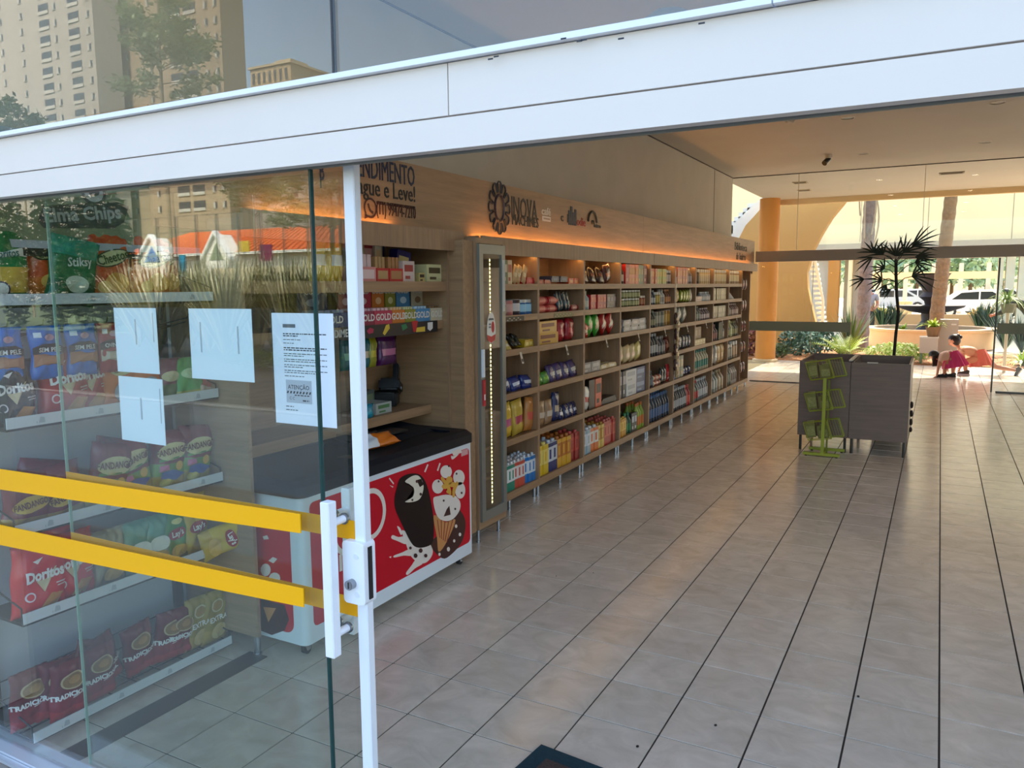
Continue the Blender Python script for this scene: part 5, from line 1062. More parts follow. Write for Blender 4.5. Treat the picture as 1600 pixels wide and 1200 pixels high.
bl = thing('shelf_banner', 'black printed banner along the edge of the middle alcove shelf', 'banner', (-0.687, 0, 0)); ya, yb = ay(533, 515, -.687), ay(683, 505, -.687)
MB().box(0, 0.003, ya, yb, 1.502, 1.577).build('strip', mat('#16141c', .4), bl)
m = MB(); fb_ = lambda a, b: (0.0042, a, b)
for (x0, x1, c) in ((559, 572, 0), ): pass
y_ = ay(549, 515, -.687); put_text(m, 'ATENDIMENTO', 0.06, fb_, y_-.1, 1.54, bold=.02, mi=0, sx=.85)
def bp(pts, mi): put_poly(m, [(ay(x, y, -.683), at(x, y, X=-.683).z) for x, y in pts], lambda a, b: (0.0045, a, b), mi)
bp([(573, 517), (578, 512), (584, 514), (583, 520), (576, 522)], 1); bp([(598, 521), (603, 508), (608, 506), (609, 513), (601, 524)], 2); bp([(627, 508), (634, 506), (637, 512), (629, 517)], 3); bp([(643, 502), (653, 501), (650, 518), (646, 519)], 4); bp([(651, 512), (664, 510), (664, 518), (650, 519)], 2); bp([(668, 504), (676, 503), (676, 513), (672, 517), (668, 514)], 0)
m.build('print', [mat('#dedad6', .5), mat('#b01c4a', .5), mat('#d8b83c', .5), mat('#1c7a4a', .5), mat('#b81c24', .5)], bl, fix=False)['kind'] = 'stuff'
X3 = -0.80
for k, (x0, x1, c, c2, lab) in enumerate(((535, 560, '#1c5a5c', '#8ab8a0', 'dark teal pouch hanging left under the middle alcove shelf'), (562, 582, '#246a72', '#d8c8b0', 'teal pouch hanging under the middle alcove shelf'), (578, 592, '#8a8c20', '#c8b83c', 'yellow green pouch hanging between teal and purple ones'), (592, 625, '#4a1450', '#b86a90', 'purple pouch hanging under the black banner'))):
    ya, yb = ay(x0, 548, X3), ay(x1, 548, X3); place('pouch', yb-ya, .185, c, c2, X3-.02*k*0, (ya+yb)/2, 1.31, lab, d=.05)
X4 = -0.90; z4 = 0.998
def c4(x, y, X=-.9): return at(x, y, X=X)
# card machine
p = at(622, 632, Z=z4); pos = thing('card_machine', 'black card payment machine on the lower alcove shelf', 'card machine', (max(p.x, -1.02), p.y, z4-.005), PI/2+0.5)
bk = mat('#14151b', .4)
M1 = Matrix.Rotation(-.5, 4, 'X'); m = MB(); m.box(-.09, .09, 0, .18, 0.0, .1); m.build('base', bk, pos, bevel=.012)
m = MB(); m.box(-.12, .09, -.02, .12, .09, .17, Matrix.Rotation(.3, 4, 'Y')); m.build('body', bk, pos, bevel=.015)
m = MB(); m.box(-.06, .06, 0, .035, .15, .29, Matrix.Rotation(.35, 4, 'Y')); so = m.build('screen_head', bk, pos, bevel=.008)
m = MB(); m.box(-.04, .04, -.003, 0, .18, .27, Matrix.Rotation(.35, 4, 'Y')); m.build('screen', mat('#23242c', .1), so)
m = MB(); m.box(-.03, .0, -.024, -.02, .11, .125, Matrix.Rotation(.3, 4, 'Y')); m.build('sticker', mat('#a8a8b0', .5), pos)
def onz(kind, x, y, w, h, c1, c2, label, **k):
    p = at(x, y, Z=z4); return place(kind, w, h, c1, c2, p.x, p.y, z4-.004, label, **k)
onz('box', 600, 645, .16, .07, '#aab0ac', '#4a7a4a', 'pale grey box with green print on the lower alcove shelf', d=.18)
onz('box', 578, 640, .14, .13, '#5a6460', '#7a8a6c', 'grey box standing behind the pale one', d=.1, rz=PI/2+.2)
onz('packet', 575, 655, .17, .09, '#1c8aa8', '#3aa8c0', 'bright teal packet beside the door post', d=.05)
onz('packet', 573, 632, .14, .16, '#3a5a60', '#7a4a58', 'dark teal bag at the back of the lower alcove shelf', d=.06)
# packet on the freezer
p = at(600, 703, Z=.875); t = thing('snack_packet', 'orange and white snack packet lying on the freezer lid', 'packet', (p.x, p.y, .872), PI/2-.1)
me = bag_mesh(.3, .11, .05, ['#d8701c', '#d8dce0', '#1c2c48'], lambda u, v: 1 if u < .45 else 0, seed=5); o = link(me, 'wrapper', t); o.rotation_euler = (-1.1, 0, 0); o.location = (0, 0, .03)
me = bag_mesh(.2, .09, .04, ['#10161f', '#2c4a60'], lambda u, v: 0, seed=6); o = link(me, 'dark_wrapper', t); o.rotation_euler = (-.7, 0, 0); o.location = (-.05, .05, .03)
p = at(545, 712, Z=.88); b = MB(); b.box(-.05, .05, -.04, .04, 0, .13); o = b.build('acrylic_stand', glassmat('acrylic', (.8, .83, .85), 1.4, 1.0, .1), loc=(p.x, p.y, .875)); tag(o, 'clear acrylic holder standing on the freezer behind the door post', 'holder')
print('goods', nplaced)
# ================================================================ COURTYARD BEHIND THE REAR GLASS
sand = mat('#d6c7a8', 0.85, noise=.15, scale=.6); mulch = mat('#9a6a40', 0.95, noise=.45, scale=9, bump=.8)
struct(MB().box(-14, 26, 17.0, 110, -0.1, -0.02).build('ground', sand))
struct(MB().box(-8, XW-.2, YB, 17.0, -0.1, -0.004).build('ground_2', TILE)) if False else None
g2 = MB(); g2.box(-6, 9, 17.0, 20.6, -0.02, 0.02); struct(g2.build('garden_bed', mulch))
b = MB(); rm = random.Random(5)
for k in range(1500):
    x, y = rm.uniform(-5, 8), rm.uniform(17.05, 19.5); a = rm.uniform(0, PI); s = rm.uniform(.02, .05)
    b.poly([(x, y, .022), (x+s*math.cos(a), y+s*math.sin(a), .03+rm.random()*.03), (x+s*math.cos(a+.7), y+s*math.sin(a+.7), .025)])
tag(b.build('wood_chips', mat('#b87a48', .9, vary=0), fix=False), 'orange wood chips covering the garden bed', 'wood chips', kind='stuff')
struct(MB().box(-9, 9, YB, 17.0, ZC+.45, ZC+.5).build('ceiling_porch', ceil_m))
struct(MB().box(XW-.2, 8, 16.9, 17.05, ZC-.12, ZC+.45).build('trim_30', mat('#d8b888', .7)))
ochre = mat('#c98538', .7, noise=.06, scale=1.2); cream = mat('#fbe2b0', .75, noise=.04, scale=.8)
col = thing('round_column', 'thick round ochre column holding the porch roof at left', 'column', (-1.34, 16.55, 0))
MB().lathe([(.225, .06), (.225, ZC)], n=32).build('shaft', ochre, col, smooth=True); MB().lathe([(.29, 0), (.29, .05), (.24, .07)], n=32).build('base', mat('#c9b28c', .7), col, smooth=True)
# curved ochre wall with stair behind
Yc = 19.6
def cy2(x, y, Y=Yc): p = at(x, y, Y=Y); return (p.x, p.z)
out = [cy2(*q) for q in ((1110, 470), (1130, 430), (1148, 385), (1165, 352), (1178, 338), (1192, 322), (1200, 300), (1335, 296), (1318, 318), (1300, 340), (1284, 366), (1270, 393), (1261, 425), (1262, 450), (1268, 478), (1276, 512), (1280, 545))]+[(cy2(1280, 545)[0], 0), (-5.5, 0), (-5.5, 1.5)]
cw = thing('curved_wall', 'ochre sculpted wall with an arching right edge under the courtyard stair', 'wall panel', (0, 0, 0)); b = MB(); b.prism(out, Yc, Yc+.35, 1); b.build('wall_body', mat('#c79c5c', .75, noise=.06, scale=.8), cw)
sw = thing('white_stair', 'white outdoor stair flank rising behind the ochre wall at far left', 'stair', (0, 0, 0)); b = MB()
for k in range(6):
    p0 = at(1150+7*k, 352-7*k, Y=20.3); b.box(p0.x-.3, p0.x+.35, 20.3, 21.2, p0.z-.35, p0.z)
b.prism([(cy2(1146, 395, 20.3)[0], -.02), (cy2(1200, 325, 20.3)[0], -.02), cy2(1200, 300, 20.3), cy2(1146, 350, 20.3)], 20.25, 20.3, 1); b.build('flank', mat('#dfe0da', .7), sw)
rs = thing('spiral_stair', 'narrow white stair with many small treads behind the ochre wall', 'stair', (0, 0, 0))
Ys = 21.5; b = MB(); n = 14
for k in range(n):
    q = at(1263+ (1279-1263)*k/n, 405+(512-405)*k/n, Y=Ys); b = MB(); b.box(q.x, q.x+.17, Ys, Ys+.7, q.z-.03, q.z+.03); b.build('tread', mat('#eceade', .6), rs)
b = MB(); b.prism([cy2(1256, 440, Ys), cy2(1258, 405, Ys), cy2(1275, 402, Ys), cy2(1288, 470, Ys), cy2(1288, 512, Ys), cy2(1283, 512, Ys), cy2(1284, 470, Ys), cy2(1272, 410, Ys)], Ys-.05, Ys, 1); b.build('handrail_panel', mat('#e2dfd4', .6), rs)
# far building with passage
Yf = 31.0
def fz_(x, y): p = at(x, y, Y=Yf); return (p.x, p.z)
fbg = thing('courtyard_building', 'cream courtyard building with a wide open passage to the car park', 'building', (0, 0, 0))
zb = 3.0; xl = at(1180, 400, Y=Yf).x; 
MB().box(-9, 13, Yf, Yf+.4, at(1450, 378, Y=Yf).z, 10.5).build('upper_wall', cream, fbg)
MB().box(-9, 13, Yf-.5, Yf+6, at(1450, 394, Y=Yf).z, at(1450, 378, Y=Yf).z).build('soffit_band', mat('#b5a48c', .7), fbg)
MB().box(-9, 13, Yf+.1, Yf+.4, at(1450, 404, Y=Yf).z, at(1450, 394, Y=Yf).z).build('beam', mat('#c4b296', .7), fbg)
for k, X_ in enumerate((1345, 1450, 1582)):
    p = at(X_, 350, Y=Yf-.01); MB().box(p.x-.01, p.x+.01, Yf-.012, Yf, at(X_, 378, Y=Yf).z, 10).build('joint', mat('#a89a80', .8), fbg)
p0, p1 = at(1356, 450, Y=Yf).x, at(1200, 450, Y=Yf).x
MB().box(p1, at(1294, 450, Y=Yf).x, Yf+.1, Yf+.3, 0, 3.4).build('left_wall', mat('#c9bfae', .7), fbg)
MB().box(at(1312, 450, Y=Yf).x, p0, Yf+1.5, Yf+1.7, 0, 3.4).build('left_recess', mat('#b9b4a8', .6), fbg)
for a, c_ in (((1294, 1311), ochre), ((1325, 1331), cream), ((1345, 1357), cream)):
    b = MB(); b.box(at(a[0], 450, Y=Yf).x, at(a[1], 450, Y=Yf).x, Yf-.2, Yf+.3, 0, at(1300, 396, Y=Yf).z); b.build('pillar', c_, fbg)
for a in ((1558, 1566), (1570, 1584), (1590, 1640)):
    MB().box(at(a[0], 450, Y=Yf).x, at(a[1], 450, Y=Yf).x, Yf-.1, Yf+.4, 0, at(1560, 400, Y=Yf).z).build('pillar', mat('#d8cdb0', .7), fbg)
# pergola beam, low walls and planted edges beyond
Yp = 40
tag(MB().box(at(1352, 430, Y=Yp).x, at(1570, 430, Y=Yp).x, Yp, Yp+.5, at(1450, 436, Y=Yp).z, at(1450, 425, Y=Yp).z).build('pergola_beam', mat('#d8c49c', .7)), 'pale beam spanning the car park entrance', 'beam')
for k, (xa, xb, Y_, z_, c, lab) in enumerate(((1362, 1558, 33.5, .55, '#d8b98a', 'long cream low wall in front of the car park'), (1400, 1425, 40, .95, '#c9b68c', 'small cream gate block beside the left parked cars'))):
    tag(MB().box(at(xa, 480, Y=Y_).x, at(xb, 480, Y=Y_).x, Y_, Y_+.35, -.02, z_).build('low_wall', mat(c, .75)), lab, 'wall')
for k in range(5):
    p = at(1372+43*k, 440, Y=52); t = thing('parking_post', '%s pale post of the car park roof from the left' % ORD[k], 'post', (p.x, 52, 0), group='posts of the car park roof'); MB().box(-.12, .12, -.12, .12, -.02, 3.0).build('post', mat('#bfb49c', .7), t)
# cars
def car(x, y, rz, c, label, s=1.0):
    t = thing('car', label, 'car', (x, y, 0), rz)
    pr_ = [(-2.1, .35), (-2.15, .75), (-1.5, .92), (-.9, 1.38), (.6, 1.45), (1.4, .98), (2.0, .88), (2.15, .6), (2.1, .32)]
    b = MB(); b.prism(pr_, -.85, .85, 1); b.build('body', mat(c, .25, coat=.5), t)
    for sy in (-.86, .852): b = MB(); b.prism([(-1.3, .95), (-.85, 1.3), (-.05, 1.36), (-.05, .95)], sy, sy+.008, 1); b.prism([(.02, .95), (.02, 1.36), (.55, 1.36), (1.15, .98)], sy, sy+.008, 1); b.build('window', mat('#1d2226', .1), t)
    for wx in (-1.35, 1.35):
        for sy in (-.88, .72): b = MB(); b.tube((wx, sy, .32), (wx, sy+.16, .32), .32, n=16); wo_ = b.build('wheel', mat('#17181a', .6), t, smooth=True); bb = MB(); bb.tube((wx, sy-.006 if sy < 0 else sy+.16, .32), (wx, sy if sy < 0 else sy+.167, .32), .19, n=12); bb.build('hub', chrome, wo_)
    b = MB(); b.box(2.0, 2.14, -.7, -.45, .62, .76); b.box(2.0, 2.14, .45, .7, .62, .76); b.build('headlights', mat('#e8e8e2', .2), t)
p = at(1528, 452, Y=46); car(p.x, 46, .1, '#dfe3e8', 'white car parked at right of the car park, nearest one')
p = at(1548, 448, Y=50); car(p.x+.5, 50.5, .1, '#b8bec6', 'silver car parked behind the white car')
p = at(1395, 455, Y=55); car(p.x, 55, .2, '#9aa4ae', 'grey car parked at the left of the car park')
p = at(1430, 455, Y=57); car(p.x, 58, .2, '#d8dade', 'pale car half hidden by the fountain urn')
p = at(1368, 455, Y=60); car(p.x, 62, .2, '#5a6068', 'dark car at the far left of the car park')
# foliage helper
def leaf_cloud(name, label, loc, rx_, ry_, rz_, n, s, cols, seed, cat='tree', kindname='foliage', trunk=None, parent=None):
    r_ = random.Random(seed); t = parent or thing(name, label, cat, loc); b = MB()
    for k in range(n):
        u = r_.uniform(-1, 1); a = r_.uniform(0, 2*PI); q = r_.random()**.4; cxy = math.sqrt(1-u*u)
        c = Vector((rx_*q*cxy*math.cos(a), ry_*q*cxy*math.sin(a), rz_*q*u+rz_)); d1 = Vector((r_.gauss(0, 1), r_.gauss(0, 1), r_.gauss(0, 1))).normalized(); d2 = d1.orthogonal().normalized()
        l = s*r_.uniform(.6, 1.3); b.cur = r_.randrange(len(cols)); b.poly([c-d1*l*.5, c+d2*l*.22, c+d1*l*.5, c-d2*l*.22])
    o = b.build(kindname, [mat(c, .5, sss=1) for c in cols], t, fix=False); tag(o, kind='stuff')
    if trunk: b = MB(); b.tube((0, 0, -loc[2]), (0, 0, rz_*1.2), trunk, trunk*.6, n=10); b.build('trunk', mat('#6a5238', .9, noise=.3, scale=8), t, smooth=True)
    return t
for k in range(9):
    p = at(1350+28*k, 420, Y=85); leaf_cloud('tree', '%s green tree from the left beyond the car park' % ORD[k], (p.x, 85+3*(k % 3), 1.3), 3.4, 2, 2.7, 420, .9, ['#8aa070', '#a0b488', '#74906a'], 40+k, trunk=.2)
# fountain
ft = thing('fountain', 'round cream fountain basin with a dark tiered urn in the middle', 'fountain', (1.98, 22.85, 0)); R0 = 1.65
MB().lathe([(R0, 0), (R0, .47), (R0+.05, .5), (R0+.05, .55), (R0-.22, .55), (R0-.22, .2)], n=56, cap=False).build('basin_wall', mat('#d8b488', .7, noise=.06, scale=3), ft, smooth=True)
MB().lathe([(R0-.22, .2), (R0-.22, .43), (.001, .43)], n=40, cap=False).build('water', mat('#2c3440', .08, bump=.3, scale=20), ft)
iron = mat('#2b3038', .5, .3)
up_ = ft
MB().lathe([(.35, .43), (.3, .6), (.2, .75), (.22, .95), (.5, 1.0), (.85, 1.12), (.9, 1.18), (.3, 1.14), (.12, 1.2)], n=28).build('lower_bowl', iron, up_, smooth=True)
MB().lathe([(.12, 1.15), (.16, 1.3), (.3, 1.42), (.2, 1.55), (.26, 1.7), (.4, 1.85), (.45, 2.02), (.5, 2.08), (.42, 2.08)], n=24).build('urn', mat('#3f3a3c', .5, .2), up_, smooth=True)
# palms seen as trunks
def palm(x0, y0, lean, h, r, label, c, seed, fronds=True):
    t = thing('palm_tree', label, 'palm tree', (x0, y0, 0)); b = MB(); n = 34; pts = []
    for k in range(n+1): q = k/n; pts.append((Vector((lean[0]*q, lean[1]*q, h*q)), r*(1.15-.25*q)*(1.06 if k % 2 else .97)))
    for (a, ra), (c_, rb_) in zip(pts[:-1], pts[1:]): b.tube(a, c_, ra, rb_, n=14, caps=False)
    b.build('trunk', mat(c, .9, noise=.25, scale=14, bump=.4), t, smooth=True)
    r_ = random.Random(seed)
    for k in range(13):
        a = 2*PI*k/13+.2; b = MB(); base = Vector((lean[0], lean[1], h)); L_ = 2.4; prev = None
        for i in range(9):
            q = i/8; p = base+Vector((math.cos(a)*L_*q, math.sin(a)*L_*q, 1.3*q-2.1*q*q)); 
            if prev is not None:
                b.tube(prev, p, .02*(1.1-q), n=4)
                sd_ = Vector((-math.sin(a), math.cos(a), 0))
                for s in (-1, 1):
                    for j in range(2): pp = prev.lerp(p, j/2); b.poly([pp, pp+sd_*s*.5*(1-q*.6)+Vector((0, 0, -.25)), pp+(p-prev)*.3])
            prev = p
        b.build('frond', mat('#4f6f2c', .6), t, fix=False)
    return t
palm(2.12, 20.2, (.28, 0, 0), 5.2, .15, 'ringed brown palm trunk leaning right in front of the fountain', '#8f7658', 3)
q = at(1346, 530, Y=20.8); palm(q.x, 20.8, (0.08, 0, 0), 5.6, .16, 'grey palm trunk with dry hanging fibres left of the fountain', '#857b78', 4)
hf = thing('dry_frond', 'dry curled palm fibres hanging along the grey trunk', 'dry frond', (q.x, 20.6, 0))
for k, (x0, x1_, zt_, zb_) in enumerate(((-.14, -.2, 4.9, 3.6), (.1, .22, 4.8, 3.1), (.16, .3, 4.3, 2.8), (-.02, -.05, 5.0, 3.0))):
    b = MB(); b.path([(x0+(x1_-x0)*math.sin(i/6*PI*.9), 0, zt_+(zb_-zt_)*i/6) for i in range(7)], .022, n=5); b.build('fibre', mat('#b0a48c', .8), hf)
# grey planter boxes
pb = thing('planter_box', 'taller grey box standing in the garden in front of the fountain', 'planter box', (2.3, 17.3, 0)); xx0, xx1 = at(1468, 520, Y=17.3).x-2.3, at(1497, 520, Y=17.3).x-2.3
MB().box(xx0, xx1, 0, .35, .02, 1.0).build('body', mat('#a89c92', .6), pb); MB().box(xx1-.14, xx1-.04, -.006, 0, .88, .91).build('label_plate', mat('#d8d4cc', .5), pb)
xx0, xx1 = at(1437, 535, Y=17.1).x, at(1466, 535, Y=17.1).x
pl_ = thing('planter_table', 'lower grey box on legs holding a bright leafy pot plant', 'planter box', (xx0, 17.1, 0)); MB().box(0, xx1-xx0, 0, .35, .26, .6).build('body', mat('#b3a79c', .6), pl_); MB().box(-.01, xx1-xx0+.01, -.01, .36, .6, .62).build('top', mat('#d0c8be', .5), pl_)
for a in (.04, xx1-xx0-.04):
    for b_ in (.05, .3): b = MB(); b.box(a-.025, a+.025, b_-.025, b_+.025, .02, .26); b.build('leg', mat('#5f7a5a', .6), pl_)
def blades(name, label, loc, n, L_, w, cols, seed, spread=1.0, droop=.8, cat='plant', segs=5, up=.8, parent=None, pname='blade', each=False):
    r_ = random.Random(seed); t = parent or thing(name, label, cat, loc); B = MB(); ms = [mat(c, .45) for c in cols]
    for k in range(n):
        a = r_.uniform(0, 2*PI); el = r_.uniform(.25, 1.0)*spread; l = L_*r_.uniform(.7, 1.15); B.cur = r_.randrange(len(cols)); dx, dy = math.cos(a), math.sin(a); prev = None
        if each: B = MB(); B.cur = r_.randrange(len(cols))
        for i in range(segs+1):
            q = i/segs; p = Vector((dx*el*l*q, dy*el*l*q, l*up*q-droop*l*q*q*el)); ww = w*(1-q)**.6+.001; sd_ = Vector((-dy, dx, 0))*ww
            if prev is not None: B.poly([prev[0]-prev[1], prev[0]+prev[1], p+sd_, p-sd_])
            prev = (p, sd_)
        if each: B.build(pname, ms, t, fix=False)
    if not each: tag(B.build(pname, ms, t, fix=False), kind='stuff')
    return t
p = at(1458, 514, Y=17.25); pt_ = thing('potted_plant', 'bright yellow green leafy plant in a brown pot on the lower box', 'potted plant', (p.x, 17.25, .62)); MB().lathe([(.1, 0), (.15, .2), (.16, .22), (.13, .22)], n=18).build('pot', mat('#7a5a3a', .7), pt_, smooth=True)
blades('', '', (0, 0, 0), 46, .42, .04, ['#b8d038', '#8fb02c', '#d0e058'], 12, parent=pt_, pname='leaf'); pt_.children and None
for o in [x for x in COL.objects if x.parent is pt_ and x.name.startswith('leaf')]: o.location = (0, 0, .18)
p = at(1418, 508, Y=24.6); blades('fountain_plant', 'small bright plants growing behind the basin rim', (1.35, 21.9, .5), 40, .35, .03, ['#a8c83c', '#7fa02c'], 14)
# cycad
cy_o = thing('cycad', 'large sunlit cycad with arching feathered fronds behind the left bin', 'cycad', (at(1318, 560, Y=17.7).x, 17.7, 0)); r_ = random.Random(8)
for k in range(22):
    a = 2*PI*k/22+r_.uniform(-.1, .1); el = r_.uniform(.5, 1.0); L_ = r_.uniform(.95, 1.25); B = MB(); prev = None
    for i in range(11):
        q = i/10; p = Vector((math.cos(a)*el*L_*q, math.sin(a)*el*L_*q, L_*(.95-.35*el)*q-L_*.5*el*q*q+.05))
        if prev is not None:
            B.tube(prev, p, .008*(1.2-q), n=4, caps=False); sd_ = Vector((-math.sin(a), math.cos(a), .25)).normalized(); f_ = (p-prev)
            for s in (-1, 1):
                for j in (0, .5): pp = prev+f_*j; l = .17*math.sin(PI*min(1, q*.9+.12)); tip = pp+Vector((sd_.x*s, sd_.y*s, sd_.z))*l+f_*.6; B.poly([pp, pp+f_*.3, tip])
        prev = p
    B.build('frond', mat(['#b8cc50', '#8fae34', '#cfdc78'][k % 3], .45), cy_o, fix=False)
MB().lathe([(.14, 0), (.16, .1), (.1, .2)], n=12).build('trunk', mat('#5c4a34', .9), cy_o)
# shrubs
def pxs(x, y, Y): p = at(x, y, Y=Y); return p.x
leaf_cloud('shrub', 'blue green bushy shrub under the left glass band', (pxs(1250, 540, 18.2), 18.2, 0.02), .55, .4, .36, 700, .13, ['#3f6450', '#2f5040', '#5a8068'], 61, cat='shrub')
leaf_cloud('shrub', 'second blue green shrub right behind the first one', (pxs(1278, 540, 18.9), 18.9, 0.02), .5, .4, .38, 600, .13, ['#36584a', '#4a7058'], 62, cat='shrub')
leaf_cloud('shrub', 'small dark shrub at the foot of the ochre column', (pxs(1220, 550, 17.4), 17.4, 0.02), .2, .2, .2, 240, .1, ['#4f6a2c', '#2f4a24'], 63, cat='shrub')
leaf_cloud('red_shrub', 'dark reddish plant between the shelf end and the column', (pxs(1172, 540, 17.6), 17.6, 0.02), .28, .25, .42, 320, .14, ['#6a2c24', '#4a2038', '#7a4a24'], 64, cat='shrub')
leaf_cloud('groundcover', 'pale variegated ground plants in front of the fountain', (pxs(1405, 550, 17.5), 17.5, 0.02), .75, .3, .22, 1100, .1, ['#c8d878', '#9ab84c', '#e0e8a8'], 65, cat='plant')
for k, (x, Y_, lab) in enumerate(((1330, 19.6, 'tall strappy plant left of the fountain by the grey palm'), (1378, 25.6, 'dark strappy clump behind the left rim of the fountain'), (1395, 25.8, 'second dark strappy clump behind the fountain rim'), (1530, 25.6, 'dark strappy clump behind the right rim of the fountain'), (1547, 25.2, 'dark strappy clump beside the door edge'), (1572, 22.0, 'green clump low at the right behind the glass'), (1598, 21.5, 'green clump at the right edge of the view'))):
    blades('strappy_plant', lab, (pxs(x, 520, Y_), Y_, 0.0 if k < 1 or k > 4 else .25), 90, 1.0 if k else 1.2, .025, ['#2c4a34', '#3f5f3c', '#24382c'] if k else ['#6a8450', '#48603c'], 70+k, spread=.6, droop=.35, up=1.0)
blades('hanging_plant', 'pale spider plant drooping behind the far right glass', (pxs(1573, 470, 16.0), 16.0, 1.35), 70, .75, .018, ['#8aa860', '#b0c488', '#6a8a48'], 90, spread=.75, droop=1.5, up=.8)
hp = thing('plant_column', 'thin pale post carrying the spider plant', 'post', (pxs(1574, 500, 16.0), 16.0, 0)); MB().tube((0, 0, 0), (0, 0, 1.35), .03, n=10).build('post', mat('#c0b8a0', .6), hp); MB().lathe([(.1, 1.2), (.14, 1.38)], n=14).build('pot', mat('#6a6a58', .6), hp)
blades('yellow_plant', 'bright yellow green fern at the right edge by the mulch', (pxs(1600, 560, 17.6), 17.6, 0), 50, .6, .03, ['#b8cc48', '#8aa838'], 92, droop=.9)
for k, (xa, xb, Y_, z0, c, lab) in enumerate(((1362, 1384, 36, .55, ['#d8c838', '#a8b03c'], 'yellow flowering edge planting at the left of the car park'), (1525, 1556, 36, .55, ['#e0b838', '#c89030', '#a8a838'], 'orange and yellow flowering edge planting at the right'))):
    leaf_cloud('flower_bed', lab, ((pxs(xa, 470, Y_)+pxs(xb, 470, Y_))/2, Y_, .2), .7, .5, .3, 400, .15, c, 95+k, cat='flowers')
bw = thing('plant_bowl', 'brown bowl with low succulents beside the white stair', 'plant bowl', (pxs(1282, 512, 20.9), 20.9, at(1282, 514, Y=20.9).z-.12)); MB().lathe([(.12, 0), (.26, .12), (.28, .14), (.2, .13)], n=20).build('bowl', mat('#7a5236', .7), bw, smooth=True); MB().tube((0, 0, -.55), (0, 0, 0), .08, n=10).build('stem', mat('#7a5236', .7), bw)
leaf_cloud('', '', (0, 0, 0), .22, .22, .05, 80, .08, ['#4a6a44', '#6a8a54'], 99, parent=bw, kindname='succulents')
for o in [x for x in COL.objects if x.parent is bw and x.name.startswith('succ')]: o.location = (0, 0, .12)
# ---- indoor fan palm behind the bins
fpz = thing('lady_palm', 'dark fan leaved indoor palm on a thin stem behind the walnut bins', 'palm plant', (0, 0, 0)); Yq = 7.75
base = at(1396, 560, Y=Yq); stem = [at(x, y, Y=Yq) for x, y in ((1397, 553), (1400, 520), (1404, 490), (1401, 460), (1400, 430), (1400, 405))]
b = MB(); b.path([(stem[0].x-.03, Yq, .25)]+[tuple(s) for s in stem], .017, n=8); b.build('stem', mat('#2a211b', .8), fpz, smooth=True)
b = MB(); b.lathe([(.15, 0), (.2, .3), (.21, .33), (.17, .33), (.16, .27), (.001, .27)], (stem[0].x-.03, Yq, 0), n=22, cap=False); b.build('pot', mat('#3a3430', .6), fpz, smooth=True)
fans = [((1365, 395), (1400, 410), .17, 9, 1.57, 2.6), ((1399, 400), (1400, 412), .2, 10, 1.35, 2.2), ((1425, 385), (1401, 410), .26, 8, .6, 1.2), ((1380, 398), (1400, 412), .15, 7, 2.2, 1.6), ((1412, 395), (1400, 410), .2, 8, .95, 1.6), ((1430, 402), (1401, 415), .17, 7, .2, 1.0), ((1382, 420), (1400, 432), .14, 7, 2.6, 2.0), ((1430, 410), (1402, 430), .17, 7, .1, 2.0), ((1425, 432), (1402, 445), .2, 8, .3, 1.9), ((1350, 436), (1398, 440), .14, 5, 3.3, 1.5), ((1378, 438), (1399, 440), .16, 8, 2.9, 2.4), ((1385, 445), (1399, 450), .1, 5, 4.2, 1.4), ((1392, 452), (1400, 455), .09, 4, 3.6, 1.2), ((1363, 402), (1399, 418), .16, 5, 3.6, 1.3)]
r_ = random.Random(21); leafm = mat('#1f2a1c', .5)
for k, (c_, s_, L_, n, a0, sp_r) in enumerate(fans):
    yy = Yq+r_.uniform(-.25, .25); hub = at(c_[0], c_[1], Y=yy); st0 = at(s_[0], s_[1], Y=Yq); b = MB(); b.path([tuple(st0), tuple((Vector(st0)+Vector(hub))/2+Vector((0, 0, .03))), tuple(hub)], .005, n=5); lf = b.build('fan_leaf', leafm, fpz)
    b = MB()
    for i in range(n-1):
        a = a0+sp_r*((i+.5)/(n-1)-.5)*1.2; l = L_*r_.uniform(1.0, 1.45); d = Vector((math.cos(a), r_.uniform(-.35, .35), math.sin(a))).normalized(); sd_ = d.cross(Vector((0, 1, 0))).normalized()*.0085; sd2 = Vector((0, .009, 0)); pts = []
        for j in range(6): q = j/5; pts.append((Vector(hub)+d*l*q+Vector((0, 0, -.06*l*q*q*3)), (0.35+math.sin(PI*min(1, q*.95+.1))*.8) if q < 1 else .1))
        for (pa, wa), (pb_, wb_) in zip(pts[:-1], pts[1:]): b.poly([pa-sd_*wa, pb_-sd_*wb_, pb_+sd2*.4*wb_, pa+sd2*.4*wa]); b.poly([pa+sd2*.4*wa, pb_+sd2*.4*wb_, pb_+sd_*wb_, pa+sd_*wa])
    b.build('leaflets', leafm, lf, fix=False)
# ================================================================ PEOPLE
def skin_body(name, verts, edges, radii, m, parent=None, root=0, sub=2, mats=None):
    me = bpy.data.meshes.new(name); me.from_pydata([tuple(v) for v in verts], edges, []); o = bpy.data.objects.new(name, me); COL.objects.link(o)
    md = o.modifiers.new('s', 'SKIN'); md.use_smooth_shade = True
    for i, r in enumerate(radii):
        sv = me.skin_vertices[0].data[i]; sv.radius = r if isinstance(r, tuple) else (r, r); sv.use_root = (i == root)
    sb_ = o.modifiers.new('u', 'SUBSURF'); sb_.levels = sub; sb_.render_levels = sub
    dg = bpy.context.evaluated_depsgraph_get(); m2 = bpy.data.meshes.new_from_object(o.evaluated_get(dg)); bpy.data.objects.remove(o); bpy.data.meshes.remove(me)
    m2.name = name; m2.materials.clear(); m2.materials.append(m); m2.polygons.foreach_set('use_smooth', [True]*len(m2.polygons))
    return link(m2, name, parent)
